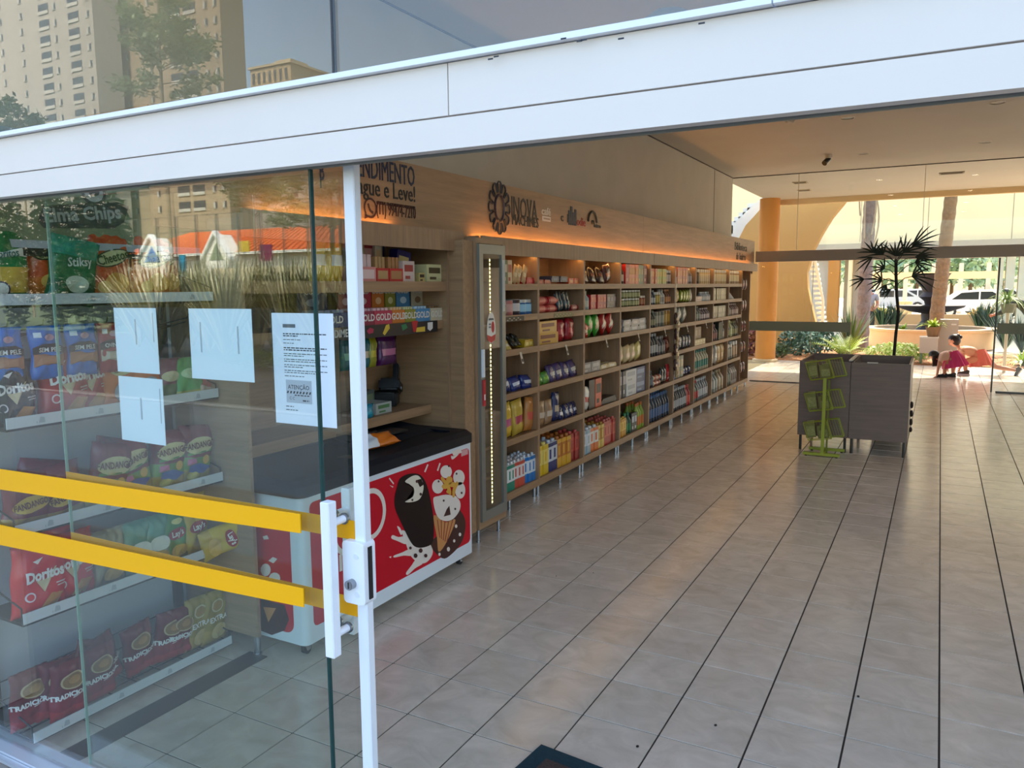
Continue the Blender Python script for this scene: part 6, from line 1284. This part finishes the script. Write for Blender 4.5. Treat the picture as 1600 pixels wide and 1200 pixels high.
def limbs(spec):
    """spec: list of chains [(point, radius), ...]; equal points are joined"""
    V, R, E_, idx = [], [], [], {}
    for ch in spec:
        prev = None
        for p, r in ch:
            key = tuple(round(c, 3) for c in p)
            if key not in idx: idx[key] = len(V); V.append(p); R.append(r)
            i = idx[key]
            if prev is not None and prev != i: E_.append((prev, i))
            prev = i
    return V, E_, R
def hand(wr, d, side, s=1.0):
    """palm and five fingers from a wrist along d; side is the thumb direction"""
    d = Vector(d).normalized(); sd_ = Vector(side).normalized(); nrm = d.cross(sd_); w = Vector(wr); palm_ = w+d*.05*s; ch = [[(tuple(w), .02*s), (tuple(palm_), (.028*s, .014*s))]]
    for k, (o_, l) in enumerate(((.024, .055), (.008, .062), (-.008, .058), (-.022, .045))):
        a = palm_+d*.02*s+sd_*o_*s; b_ = a+d*l*.5*s+sd_*o_*.25*s; c_ = b_+(d*l*.45+nrm*.012)*s; ch.append([(tuple(palm_), (.028*s, .014*s)), (tuple(a), .009*s), (tuple(b_), .008*s), (tuple(c_), .006*s)])
    a = w+d*.02*s+sd_*.03*s; ch.append([(tuple(w), .02*s), (tuple(a), .01*s), (tuple(a+(d*.03+sd_*.015)*s), .007*s)])
    return ch
def head(parent, c, r, look, skin, hair, hairparts, up=(0, 0, 1)):
    """face towards look; features as meshes"""
    f = Vector(look).normalized(); u = Vector(up); s = f.cross(u).normalized(); u = s.cross(f).normalized(); c = Vector(c)
    M_ = Matrix((tuple(s)+(c.x,), tuple(f)+(c.y,), tuple(u)+(c.z,), (0, 0, 0, 1))).transposed() if False else Matrix(((s.x, f.x, u.x, c.x), (s.y, f.y, u.y, c.y), (s.z, f.z, u.z, c.z), (0, 0, 0, 1)))
    def T_(mb):
        mb.v = [tuple(M_ @ Vector(v)) for v in mb.v]; return mb
    b = MB(); b.ball((0, 0, 0), r, n=18, m=12, sq=(.8, .95, 1.12))
    for i, v in enumerate(b.v):
        if v[2] < -r*.3: k_ = 1-.35*min(1, (-v[2]-r*.3)/(r*.8)); b.v[i] = (v[0]*k_, v[1]*(k_*.5+.5), v[2])
    b.ball((0, r*.98, -r*.12), r*.17, n=8, m=5, sq=(.7, 1, 1.2)); b.ball((r*.8, 0, -r*.05), r*.2, n=8, m=5, sq=(.35, .8, 1.1)); b.ball((-r*.8, 0, -r*.05), r*.2, n=8, m=5, sq=(.35, .8, 1.1))
    h = T_(b).build('head', skin, parent, smooth=True)
    b = MB(); [b.ball((q*r*.33, r*.82, r*.1), r*.1, n=8, m=5, sq=(1.2, .6, .7)) for q in (-1, 1)]; T_(b).build('eyes', mat('#1c1512', .2), h, smooth=True)
    b = MB(); b.ball((0, r*.84, -r*.5), r*.16, n=8, m=5, sq=(1.3, .5, .35)); T_(b).build('mouth', mat('#9a4a44', .5), h, smooth=True)
    b = MB(); b.ball((0, -r*.14, r*.16), r*1.06, n=18, m=12, sq=(.88, .98, 1.1))
    keep = []
    for f_ in b.f:
        q = sum((Vector(b.v[i]) for i in f_), Vector())/len(f_)
        if q.y < r*.35 or q.z > r*.72: keep.append(f_)
    b.f = keep; b.m = [0]*len(keep)
    for hp_ in hairparts: b.ball(hp_[0], hp_[1], n=12, m=8, sq=hp_[2])
    T_(b).build('hair', hair, h, smooth=True); return h
skinm = mat('#b87a5c', .5); skinm2 = mat('#c98a68', .5); hairm = mat('#1a1210', .45)
def J(x, y, Y, dy=0.0): p = at(x, y, Y=Y); return (p.x, Y+dy, p.z)
# girl bending with a hand on the floor
Yg = 14.6; g1 = thing('person', 'child in a pale top and magenta skirt bending down with one hand on the floor', 'person', J(1478, 592, Yg)[:2]+(0,)); 
o0 = Vector(g1.location)
def L(x, y, Y, dy=0.0): return tuple(Vector(J(x, y, Y, dy))-o0)
def V3(p, d=(0, 0, 0)): return (p[0]+d[0], p[1]+d[1], p[2]+d[2])
pel = L(1497, 556, Yg); ch_ = L(1474, 556, Yg); nk = L(1466, 557, Yg)
fl_ = L(1473, 588.5, Yg, -.03); fr_ = L(1487, 588, Yg, .12)
sp1 = [[(pel, .10), (L(1486, 553, Yg), .085), (ch_, .095), (nk, .04), (L(1462, 559, Yg), .035)],
       [(pel, .10), (L(1484, 562, Yg, -.07), .07), (L(1477, 574, Yg, -.05), .045), (V3(fl_, (.02, 0, .03)), .032), (V3(fl_, (-.06, 0, .0)), .026)],
       [(pel, .10), (L(1494, 563, Yg, .09), .07), (L(1490, 574, Yg, .12), .045), (V3(fr_, (.02, 0, .03)), .032), (V3(fr_, (-.06, 0, .0)), .026)],
       [(ch_, .095), (L(1469, 560, Yg, -.13), .038), (L(1466, 574, Yg, -.15), .028), (L(1464, 586, Yg, -.16), .02)],
       [(ch_, .095), (L(1470, 560, Yg, .13), .038), (L(1476, 569, Yg, .2), .028), (L(1480, 576, Yg, .15), .02)]]
sp1 += hand(L(1464, 586, Yg, -.16), (-.75, -.1, -.5), (0, -1, 0), .8)+hand(L(1480, 576, Yg, .15), (.3, 0, -1), (0, -1, 0), .7)
V_, E_, R_ = limbs(sp1); skin_body('body', V_, E_, R_, skinm, g1)
tp = limbs([[(L(1487, 554.5, Yg), .112), (ch_, .112), (L(1469.5, 557, Yg), .075)], [(ch_, .112), (L(1470.5, 559, Yg, -.13), .052), (L(1468.5, 565, Yg, -.145), .044)], [(ch_, .112), (L(1471, 559, Yg, .13), .052), (L(1473, 565, Yg, .17), .044)]]); skin_body('top', tp[0], tp[1], tp[2], mat('#c8a08c', .7), g1)
def skirt(parent, waist, hem, r0, r1, m, pleats=14, amp=.018, sq=(1, 1)):
    w = Vector(waist); h = Vector(hem); ax = (h-w).normalized(); a = Vector((0, 1, 0)); c_ = ax.cross(a).normalized(); a = c_.cross(ax).normalized(); b = MB(); n = 56; rows = 7
    for j in range(rows):
        q = j/(rows-1); r = r0+(r1-r0)*q**.8; c0 = w.lerp(h, q)
        for i in range(n): t = 2*PI*i/n; rq = r+amp*q*math.sin(pleats*t); b.v.append(tuple(c0+a*math.cos(t)*rq*sq[0]+c_*math.sin(t)*rq*sq[1]))
    for j in range(rows-1):
        for i in range(n): b.q(j*n+i, j*n+(i+1) % n, (j+1)*n+(i+1) % n, (j+1)*n+i)
    return b.build('skirt', m, parent, smooth=True, fix=False)
skirt(g1, L(1488, 549, Yg), L(1493, 573, Yg), .1, .22, mat('#c02a64', .7), 16, .02, (.8, 1))
hd = head(g1, L(1460.5, 556, Yg), .088, (-.5, -.15, -.85), skinm, hairm, [], up=(-.85, 0, .5))
b = MB(); bl_ = L(1461, 556, Yg)
for k in range(9): b.tube((bl_[0]-.02+.014*k, bl_[1]-.08+.02*k, bl_[2]+.02), (bl_[0]-.03+.013*k, bl_[1]-.08+.02*k, bl_[2]-.2), .03, .006, n=6)
b.build('hair_strand', hairm, g1, smooth=True)
def shoe(parent, c, d, m, s=1.0, sole='#1c1c1c'):
    d = Vector(d).normalized(); c = Vector(c); sd_ = Vector((0, 0, 1)).cross(d).normalized(); u = d.cross(sd_)
    b = MB(); pr2 = [(-.07, 0), (-.075, .07), (-.03, .085), (.02, .055), (.1, .04), (.125, .02), (.12, 0)]
    n = len(pr2)
    for w in (-.036, .036):
        for a, z in pr2: b.v.append(tuple(c+d*a*s+sd_*w*s*(1 if abs(a) < .1 else .7)+u*z*s))
    b.q(*range(n)); b.q(*range(2*n-1, n-1, -1))
    for i in range(n): b.q(i, (i+1) % n, n+(i+1) % n, n+i)
    o = b.build('shoe', m, parent, bevel=.004); b = MB()
    for w in (-.038, .038):
        for a, z in ((-.078, -.012), (-.078, .006), (.128, .006), (.128, -.012)): b.v.append(tuple(c+d*a*s+sd_*w*s+u*z*s))
    b.q(0, 1, 2, 3); b.q(7, 6, 5, 4)
    for i in range(4): b.q(i, (i+1) % 4, 4+(i+1) % 4, 4+i)
    b.build('sole', mat(sole, .6), o); return o
bkm = mat('#141316', .6)
def G(p, z): return (p[0], p[1], z)
shoe(g1, G(fl_, .014), (-1, -.1, 0), bkm, .95); shoe(g1, G(fr_, .014), (-1, -.1, 0), bkm, .95)
# girl in a deep lunge behind
Yh = 15.35; g2_ = thing('person', 'child with hair bun and coral skirt lunging with one leg stretched back', 'person', J(1510, 585, Yh)[:2]+(0,)); o0 = Vector(g2_.location)
pel = L(1536, 557, Yh); ch_ = L(1506, 548, Yh); ff = L(1507, 585, Yh, -.1); bf = L(1588, 580, Yh, .08)
sp2 = [[(pel, .105), (L(1522, 551, Yh), .09), (ch_, .1), (L(1499, 543, Yh), .045), (L(1495, 539, Yh), .04)],
       [(pel, .105), (L(1520, 562, Yh, -.09), .075), (L(1507, 563, Yh, -.1), .052), (L(1508, 574, Yh, -.1), .042), (V3(G(ff, .05), (.02, 0, 0)), .034), (G(ff, .035), .028)],
       [(pel, .105), (L(1545, 565, Yh, .08), .075), (L(1556, 574, Yh, .08), .05), (L(1574, 577, Yh, .08), .043), (L(1586, 579, Yh, .08), .03), (bf, .028)],
       [(ch_, .1), (L(1503, 548, Yh, -.14), .04), (L(1506, 562, Yh, -.2), .03), (L(1500, 573, Yh, -.2), .022)],
       [(ch_, .1), (L(1504, 548, Yh, .14), .04), (L(1498, 560, Yh, .16), .03), (L(1492, 571, Yh, .12), .022)]]
sp2 += hand(L(1500, 573, Yh, -.2), (-.3, 0, -1), (-1, 0, 0), .8)+hand(L(1492, 571, Yh, .12), (-.3, 0, -1), (0, -1, 0), .8)
V_, E_, R_ = limbs(sp2); skin_body('body', V_, E_, R_, skinm2, g2_)
tp = limbs([[(L(1527, 553, Yh), .118), (L(1516, 549, Yh), .108), (ch_, .118), (L(1500.5, 544.5, Yh), .07)], [(ch_, .118), (L(1503.5, 548, Yh, -.14), .056), (L(1504, 554, Yh, -.165), .047)], [(ch_, .118), (L(1504, 548, Yh, .14), .056), (L(1502, 554, Yh, .155), .047)]]); skin_body('top', tp[0], tp[1], tp[2], mat('#cf9a78', .7), g2_)
skirt(g2_, L(1529, 547, Yh), L(1533, 571, Yh), .115, .2, mat('#d8705f', .7), 12, .02, (.8, 1.0))
head(g2_, L(1491, 533, Yh), .105, (-.85, -.15, -.5), skinm2, hairm, [((0, -.1, .06), .05, (1, 1, 1)), ((0, -.13, .02), .04, (1, 1, 1)), ((0, -.05, .04), .09, (.9, .9, .9))], up=(-.4, 0, .9))
dk = mat('#4a4440', .6); shoe(g2_, G(ff, .014), (-1, -.1, 0), dk, 1.05, '#d8d4d0'); shoe(g2_, V3(bf, (.06, 0, -.02)), (-.5, 0, -.85), dk, 1.05, '#d8d4d0')
# man standing by the palm
Ym = 25.5; mn = thing('person', 'man in a grey shirt and dark trousers standing beside the grey palm trunk', 'person', (J(1356, 520, Ym)[0], Ym, 0)); 
def mp(x, y, z): return (x, y, z)
spm = [[((0, 0, .95), .14), ((0, 0, 1.2), .135), ((0, 0, 1.42), .15), ((0, 0, 1.52), .06), ((0, 0, 1.6), .055)]]
for s in (-1, 1):
    spm += [[((0, 0, .95), .14), ((s*.1, 0, .85), .09), ((s*.11, -.02, .5), .06), ((s*.12, .02, .12), .045), ((s*.12, -.08, .05), .04)], [((0, 0, 1.42), .15), ((s*.2, 0, 1.42), .06), ((s*.25, .02, 1.15), .045), ((s*.2, -.16, 1.0), .03)]]
    spm += hand((s*.2, -.16, 1.0), (-s*.4, -1, 0), (0, 0, 1))
V_, E_, R_ = limbs(spm); skin_body('body', V_, E_, R_, skinm, mn)
tp = limbs([[((0, 0, .95), .155), ((0, 0, 1.2), .155), ((0, 0, 1.42), .17), ((0, 0, 1.5), .08)]]+[[((0, 0, 1.42), .17), ((s*.2, 0, 1.42), .075), ((s*.235, .01, 1.24), .068)] for s in (-1, 1)]); skin_body('shirt', tp[0], tp[1], tp[2], mat('#8e8c90', .7), mn)
tp = limbs([[((0, 0, .98), .15), ((0, 0, .9), .15)]]+[[((0, 0, .9), .15), ((s*.1, 0, .8), .105), ((s*.11, -.02, .5), .078), ((s*.12, .02, .12), .065)] for s in (-1, 1)]); skin_body('trousers', tp[0], tp[1], tp[2], mat('#2c3430', .7), mn)
head(mn, (0, 0, 1.7), .105, (.6, -.8, 0), skinm, hairm, []); [shoe(mn, (s*.12, -.02, .014), (0, -1, 0), bkm, 1.15) for s in (-1, 1)]
# person in black leaning at the right
Yb_ = 20.5; pbk = thing('person', 'person in black clothing leaning forward behind the spider plant', 'person', (J(1590, 500, Yb_)[0]+.22, Yb_, 0)); xo = -.1
tq = [[((.1, 0, .95), .14), ((.0, 0, 1.2), .15), ((-.3, 0, 1.35), .15), ((-.38, 0, 1.4), .06), ((-.42, 0, 1.44), .055)]]
for s in (-1, 1): tq += [[((.1, 0, .95), .14), ((.1, s*.1, .85), .09), ((.05, s*.12, .5), .06), ((.12, s*.12, .1), .045), ((.04, s*.12, .05), .04)], [((-.3, 0, 1.35), .15), ((-.3, s*.19, 1.32), .06), ((-.5, s*.2, 1.12), .05), ((-.7, s*.1, 1.01), .03)]]+hand((-.7, s*.1, 1.01), (-1, 0, -.3), (0, 0, 1))
V_, E_, R_ = limbs(tq); skin_body('body', V_, E_, R_, skinm, pbk)
tp = limbs([[((.1, 0, .9), .165), ((.0, 0, 1.2), .175), ((-.3, 0, 1.35), .175), ((-.36, 0, 1.39), .09)]]+[[((-.3, 0, 1.35), .175), ((-.3, s*.19, 1.32), .08), ((-.5, s*.2, 1.12), .07), ((-.69, s*.10, 1.015), .05)] for s in (-1, 1)]); skin_body('jacket', tp[0], tp[1], tp[2], mat('#17181a', .7), pbk)
tp = limbs([[((.1, 0, .98), .15), ((.1, 0, .9), .15)]]+[[((.1, 0, .9), .15), ((.1, s*.1, .8), .1), ((.05, s*.12, .5), .075), ((.12, s*.12, .12), .065)] for s in (-1, 1)]); skin_body('trousers', tp[0], tp[1], tp[2], mat('#1c1e20', .7), pbk)
head(pbk, (-.5, 0, 1.52), .105, (-.9, -.2, -.4), skinm, hairm, [], up=(-.3, 0, 1)); [shoe(pbk, (.06, s*.12, .014), (-1, 0, 0), bkm, 1.1) for s in (-1, 1)]
# ================================================================ STREET SIDE, SEEN MIRRORED IN THE SHOP GLASS
struct(MB().box(-40, 30, -7.6, YG-.03, -0.12, -0.006).build('sidewalk', mat('#8a847c', .85, noise=.12, scale=1.5)))
struct(MB().box(-40, 30, -7.75, -7.6, -0.12, 0.01).build('kerb', mat('#9a958c', .8)))
struct(MB().box(-60, 50, -21, -7.75, -0.14, -0.05).build('road', mat('#383736', .9, noise=.15, scale=2)))
struct(MB().box(-160, 120, -220, -21, -0.14, -0.02).build('lawn', mat('#56643c', .95, noise=.3, scale=.8)))
rg = random.Random(31)
# grass clumps
k = 0
for i, (X, D) in enumerate([(215, 23), (245, 21), (275, 22), (300, 24), (325, 22), (350, 21), (375, 23), (400, 22), (425, 24), (450, 22), (475, 23), (500, 22), (528, 24), (556, 22)]):
    p = refl(X, 500, D-8.5); blades('ornamental_grass', '%s tall straw coloured grass clump from the left, mirrored in the shop glass' % ORD[i], (p.x, p.y, 0), 190, 2.8, .045, ['#c4b983', '#55582f', '#efe6c2', '#39401f', '#8c8a50'], 200+i, spread=.55, droop=.55, up=1.0, cat='grass clump')
for i, X in enumerate((380, 420, 460, 500, 540)):
    p = refl(X, 560, 11.3); leaf_cloud('hedge', '%s low green hedge section mirrored beside the printed notice' % ORD[i], (p.x, p.y, 0), .5, .4, .22, 420, .11, ['#6a8a30', '#4a6a24', '#8aa848'], 230+i, cat='hedge')
rq = random.Random(77)
for i, X in enumerate((-150, -90, -30, 30, 90, 140, 180)):
    p = refl(X, 500, 19+rq.uniform(0, 2)); leaf_cloud('added_hedge', '%s added dense dark hedge tree mirrored at the left of the fixed pane' % ORD[i], (p.x, p.y, 0), 1.25, .8, 3.15, 3000, .32, ['#3c4c2c', '#2c3a20', '#55663c'], 400+i, cat='hedge tree')  # hedge added to darken the mirror image over the snack rack
# house with tiled roof
hs = thing('house', 'white house with orange tiled roof and small gables mirrored in the shop glass', 'house', (0, 0, 0)); Dh = 46
def hp3(X, Y, D=Dh): return refl(X, Y, D)
a = hp3(200, 440); b_ = hp3(575, 440); x0, x1_ = min(a.x, b_.x), max(a.x, b_.x); yf = YG-Dh
zE = hp3(300, 398).z; zR = hp3(400, 350).z
whm = mat('#e6ddcc', .8); rfm = mat('#c8602c', .8, noise=.25, scale=5)
MB().box(x0, x1_, yf-9, yf, 0, zE).build('walls', whm, hs)
b = MB(); o_ = .7; xm0, xm1 = x0+3.5, x1_-3.5
P8 = [(x0-o_, yf+o_, zE), (x1_+o_, yf+o_, zE), (x1_+o_, yf-9-o_, zE), (x0-o_, yf-9-o_, zE), (xm0, yf-4.5, zR), (xm1, yf-4.5, zR)]
for f_ in ((0, 1, 5, 4), (1, 2, 5), (2, 3, 4, 5), (3, 0, 4)): b.poly([P8[i] for i in f_])
b.poly([P8[i] for i in (3, 2, 1, 0)]); b.build('roof', rfm, hs)
ridge = MB(); n = 46
for i in range(n):
    t_ = i/(n-1); xb_ = (x0-o_)+(x1_-x0+2*o_)*t_; xt_ = xm0+(xm1-xm0)*t_; ridge.tube((xb_, yf+o_+.02, zE+.05), (xt_, yf-4.5, zR+.05), .07, n=5, caps=False)
tag(ridge.build('roof_tile_ribs', mat('#d87238', .8), hs), kind='stuff')
MB().box(x0-o_, x1_+o_, yf+o_-.02, yf+o_+.08, zE-.15, zE+.05).build('gutter', mat('#efe9dd', .6), hs)
for (X, w, c) in ((262, 3.2, '#efe8da'), (362, 2.6, '#efe8da')):
    p = hp3(X, 400); g3 = MB(); zt_ = zE+1.5; g3.prism([(p.x-w/2, 0), (p.x+w/2, 0), (p.x+w/2, zE-.3), (p.x, zt_), (p.x-w/2, zE-.3)], yf, yf+1.6, 1); go = g3.build('gable', mat(c, .8), hs)
    g4 = MB()
    for s in (-1, 1): g4.prism([(p.x+s*(w/2+.35), zE-.6), (p.x+s*(w/2+.35), zE-.35), (p.x, zt_+.3), (p.x, zt_+.02)], yf+1.3, yf+1.9, 1)
    g4.build('bargeboard', mat('#f4f0e8', .7), go)
    MB().prism([(p.x-w*.33, zE-.6), (p.x+w*.33, zE-.6), (p.x, zE+.75)], yf+1.61, yf+1.66, 1).build('gable_panel', mat('#5a78a8' if X == 262 else '#7f8a6a', .6), go)
for i, X in enumerate((215, 300, 330, 400, 430, 470, 510, 545)):
    p = hp3(X, 425); w_ = MB(); w_.box(p.x-.6, p.x+.6, yf+.01, yf+.06, 1.0, 2.4); wo2 = w_.build('window', mat('#3c3a40', .2), hs); f5 = MB(); f5.box(p.x-.68, p.x+.68, yf+.02, yf+.1, .92, 1.0); f5.box(p.x-.68, p.x+.68, yf+.02, yf+.1, 2.4, 2.48); f5.box(p.x-.03, p.x+.03, yf+.06, yf+.09, 1.0, 2.4); f5.build('frame', mat('#e8e2d4', .6), wo2)
# cream boundary wall and fence
p0, p1 = refl(330, 430, 33), refl(470, 430, 33)
tag(MB().box(min(p0.x, p1.x), max(p0.x, p1.x), p0.y-.2, p0.y, 0, refl(400, 418, 33).z).build('boundary_wall', mat('#e0c9a4', .8)), 'cream boundary wall mirrored behind the grass clumps', 'wall')
fn_ = thing('wire_fence', 'tall wire fence with thin dark posts mirrored in the shop glass', 'fence', (0, YG-27, 0)); xa = refl(190, 400, 27).x; xb = refl(560, 400, 27).x
for i in range(12): xx = xa+(xb-xa)*i/11; MB().tube((xx, 0, 0), (xx, 0, 5.6), .05, n=6).build('post', mat('#4a4a44', .6), fn_)
b = MB()
for zz in (1.2, 2.4, 3.6, 4.8, 5.6): b.tube((xa, 0, zz), (xb, 0, zz), .015, n=4)
b.build('rail_wire', mat('#55554e', .6), fn_)
# playground style blue and yellow bits
for i, (X, Y, D, w, h, c, lab) in enumerate(((285, 415, 40, .6, 1.6, '#2c88a8', 'teal kiosk mirrored at the foot of the house gable'), (415, 395, 41, 1.2, 1.2, '#7a2c4a', 'maroon banner mirrored in front of the house'), (380, 385, 41, 1.2, .8, '#c8a83c', 'yellow banner mirrored beside the maroon one'))):
    p = refl(X, Y, D); t = thing('banner', lab, 'banner', (p.x, p.y, 0)); MB().box(-w/2, w/2, -.05, .05, p.z-h/2, p.z+h/2).build('panel', mat(c, .6), t); MB().tube((0, -.06, 0), (0, -.06, p.z+h/2), .04, n=6).build('post', mat('#555', .6) if False else mat('#555555', .6), t)
# towers
def tower(label, Xa, Xb, D, Ztop, c, cols, floor_px, seed, depth=14):
    t = thing('apartment_tower', label, 'building', (0, 0, 0)); y = YG-D; xa_, xb_ = refl(Xa, 100, D).x, refl(Xb, 100, D).x; x0, x1_ = min(xa_, xb_), max(xa_, xb_)
    MB().box(x0, x1_, y-depth, y, 0, Ztop).build('walls', mat(c, .85, noise=.04, scale=.2), t)
    fl_h = floor_px; n = 0; dkm = mat('#3a3c40', .2); ltm = mat('#b9b4a8', .7); frm = mat('#a39a8a', .7)
    proto = {}
    for kind, w, h in (('s', .9, 1.1), ('w', 2.2, 1.3), ('b', 3.0, 1.5)):
        m = MB(); m.box(-w/2, w/2, -.02, .04, 0, h); m.cur = 1; m.box(-w/2, -w*.02, .04, .08, .05, h-.05) if kind == 's' else m.box(-w/2, w/2, .1, .16, -.25, .3); m.cur = 2
        m.box(-w/2-.08, w/2+.08, .0, .1, -.1, 0); proto[kind] = m.mesh('window', [dkm, ltm, frm])
    for (X, kind) in cols:
        xw = refl(X, 100, D).x; z = 2.0
        while z < Ztop-2:
            if 14 < z < 62 and n < 200: link(proto[kind], 'window', t, (xw, y, z)); n += 1
            z += fl_h
    return t
Dt = 88
tower('pale apartment tower with rows of windows mirrored at the top left of the shop glass', -260, 150, Dt, 75, '#a89f92', [(-130, 's'), (-60, 'w'), (6, 's'), (38, 's'), (74, 'b'), (91, 's'), (120, 'b'), (142, 's')], 2.72, 1, 5)
tower('beige apartment tower mirrored behind the leafy tree', 158, 348, Dt+7, 78, '#a08c72', [(200, 's'), (236, 's'), (276, 'b'), (300, 'b'), (325, 's'), (340, 's')], 2.72, 2, 5)
tower('greyish apartment tower mirrored low behind the printed notice', 385, 560, 150, refl(470, 150, 150).z, '#a89c90', [(420, 's'), (450, 'b'), (480, 's'), (510, 's')], 2.8, 3)
pe = thing('rooftop_block', 'distant beige building top with a penthouse mirrored beside the big tower', 'building', (0, 0, 0)); D2 = 170
a = refl(392, 130, D2); b_ = refl(455, 130, D2); c_ = refl(520, 130, D2); zt_ = refl(400, 108, D2).z; x0, x1_ = min(a.x, b_.x), max(a.x, b_.x)
MB().box(x0, x1_, a.y-20, a.y, 0, zt_).build('walls', mat('#c2a982', .8), pe); xs_ = sorted((b_.x, c_.x)); MB().box(xs_[0], xs_[1], a.y-24, a.y-3, 0, refl(500, 125, D2).z).build('side_wing', mat('#a08f74', .8), pe)
p = refl(430, 100, D2); MB().box(p.x-3, p.x+3, a.y-10, a.y-3, zt_, refl(430, 89, D2).z).build('lift_house', mat('#c8b48e', .8), pe); MB().box(x0-.5, x1_+.5, a.y-20, a.y+.5, zt_, zt_+.6).build('parapet', mat('#cdb894', .8), pe)
for i in range(7): xx = x0+(x1_-x0)*(i+.6)/7.4; MB().box(xx-.45, xx+.45, a.y, a.y+.15, zt_-4.2, zt_-1.2).build('window', mat('#4c5056', .2), pe)
# leafy trees
def bigleaf_tree(label, X, Ybase, D, ztop_px, rad, n, s, cols, seed, trunk_r=.07, z0px=None):
    r_ = random.Random(seed); c = refl(X, 100, D); t = thing('street_tree', label, 'tree', (c.x, c.y, 0)); zt = refl(X, ztop_px, D).z; z0 = refl(X, z0px, D).z; b = MB(); tr = MB()
    tr.tube((0, 0, 0), (0, 0, z0), trunk_r, trunk_r*.8, n=8); tr.tube((0, 0, z0), (.05, 0, zt), trunk_r*.8, .015, n=8)
    for k in range(26):
        q = r_.random(); a = r_.uniform(0, 2*PI); zb_ = z0+(zt-z0)*q*.9; l = rad*(1.0-.5*q)*r_.uniform(.6, 1.1); e = Vector((math.cos(a)*l, math.sin(a)*l, zb_+l*r_.uniform(.1, .8))); st_ = Vector((0, 0, zb_)); tr.tube(st_, e, .018, .006, n=5)
        for j in range(n//26):
            w_ = st_.lerp(e, r_.uniform(.35, 1.05))+Vector((r_.gauss(0, .07), r_.gauss(0, .07), r_.gauss(0, .07)))*rad; d1 = Vector((r_.gauss(0, 1), r_.gauss(0, 1), r_.gauss(.3, 1))).normalized(); d2 = d1.orthogonal().normalized(); l2 = s*r_.uniform(.6, 1.3); b.cur = r_.randrange(len(cols)); b.poly([w_-d1*l2*.5, w_+d2*l2*.2, w_+d1*l2*.5, w_-d2*l2*.2])
    tr.build('trunk', mat('#8a7a60', .9), t, smooth=True); tag(b.build('foliage', [mat(c_, .45) for c_ in cols], t, fix=False), kind='stuff'); return t
LC = ['#a4b07c', '#bcc494', '#84905c', '#d0d4b0']
bigleaf_tree('leafy young tree mirrored in front of the beige tower', 250, 0, 15, -35, 1.9, 5200, .2, LC, 301, z0px=165)
bigleaf_tree('thin tree mirrored above the orange roof near the door post', 470, 0, 17, 255, 1.4, 2000, .2, LC, 302, z0px=360, trunk_r=.05)
bigleaf_tree('thin tree mirrored in the upper part of the fixed pane', 385, 0, 18, 265, 1.5, 2000, .2, LC, 303, z0px=345, trunk_r=.05)
bigleaf_tree('dense green tree mirrored at the far left above the beam', 22, 0, 30, 165, 2.6, 900, .5, ['#4f6440', '#6a7f50', '#3c4f30'], 304, z0px=235)
for i, X in enumerate((516, 530)):
    p = refl(X, 400, 25); t = thing('utility_pole', '%s dark utility pole mirrored beside the door post' % ['left', 'right'][i], 'pole', (p.x, p.y, 0)); MB().tube((0, 0, 0), (0, 0, refl(X, 285+22*i, 25).z), .07, n=8).build('pole', mat('#3c3834', .8), t); MB().tube((-.8, 0, refl(X, 300+22*i, 25).z), (.8, 0, refl(X, 300+22*i, 25).z), .04, n=6).build('crossarm', mat('#3c3834', .8), t)
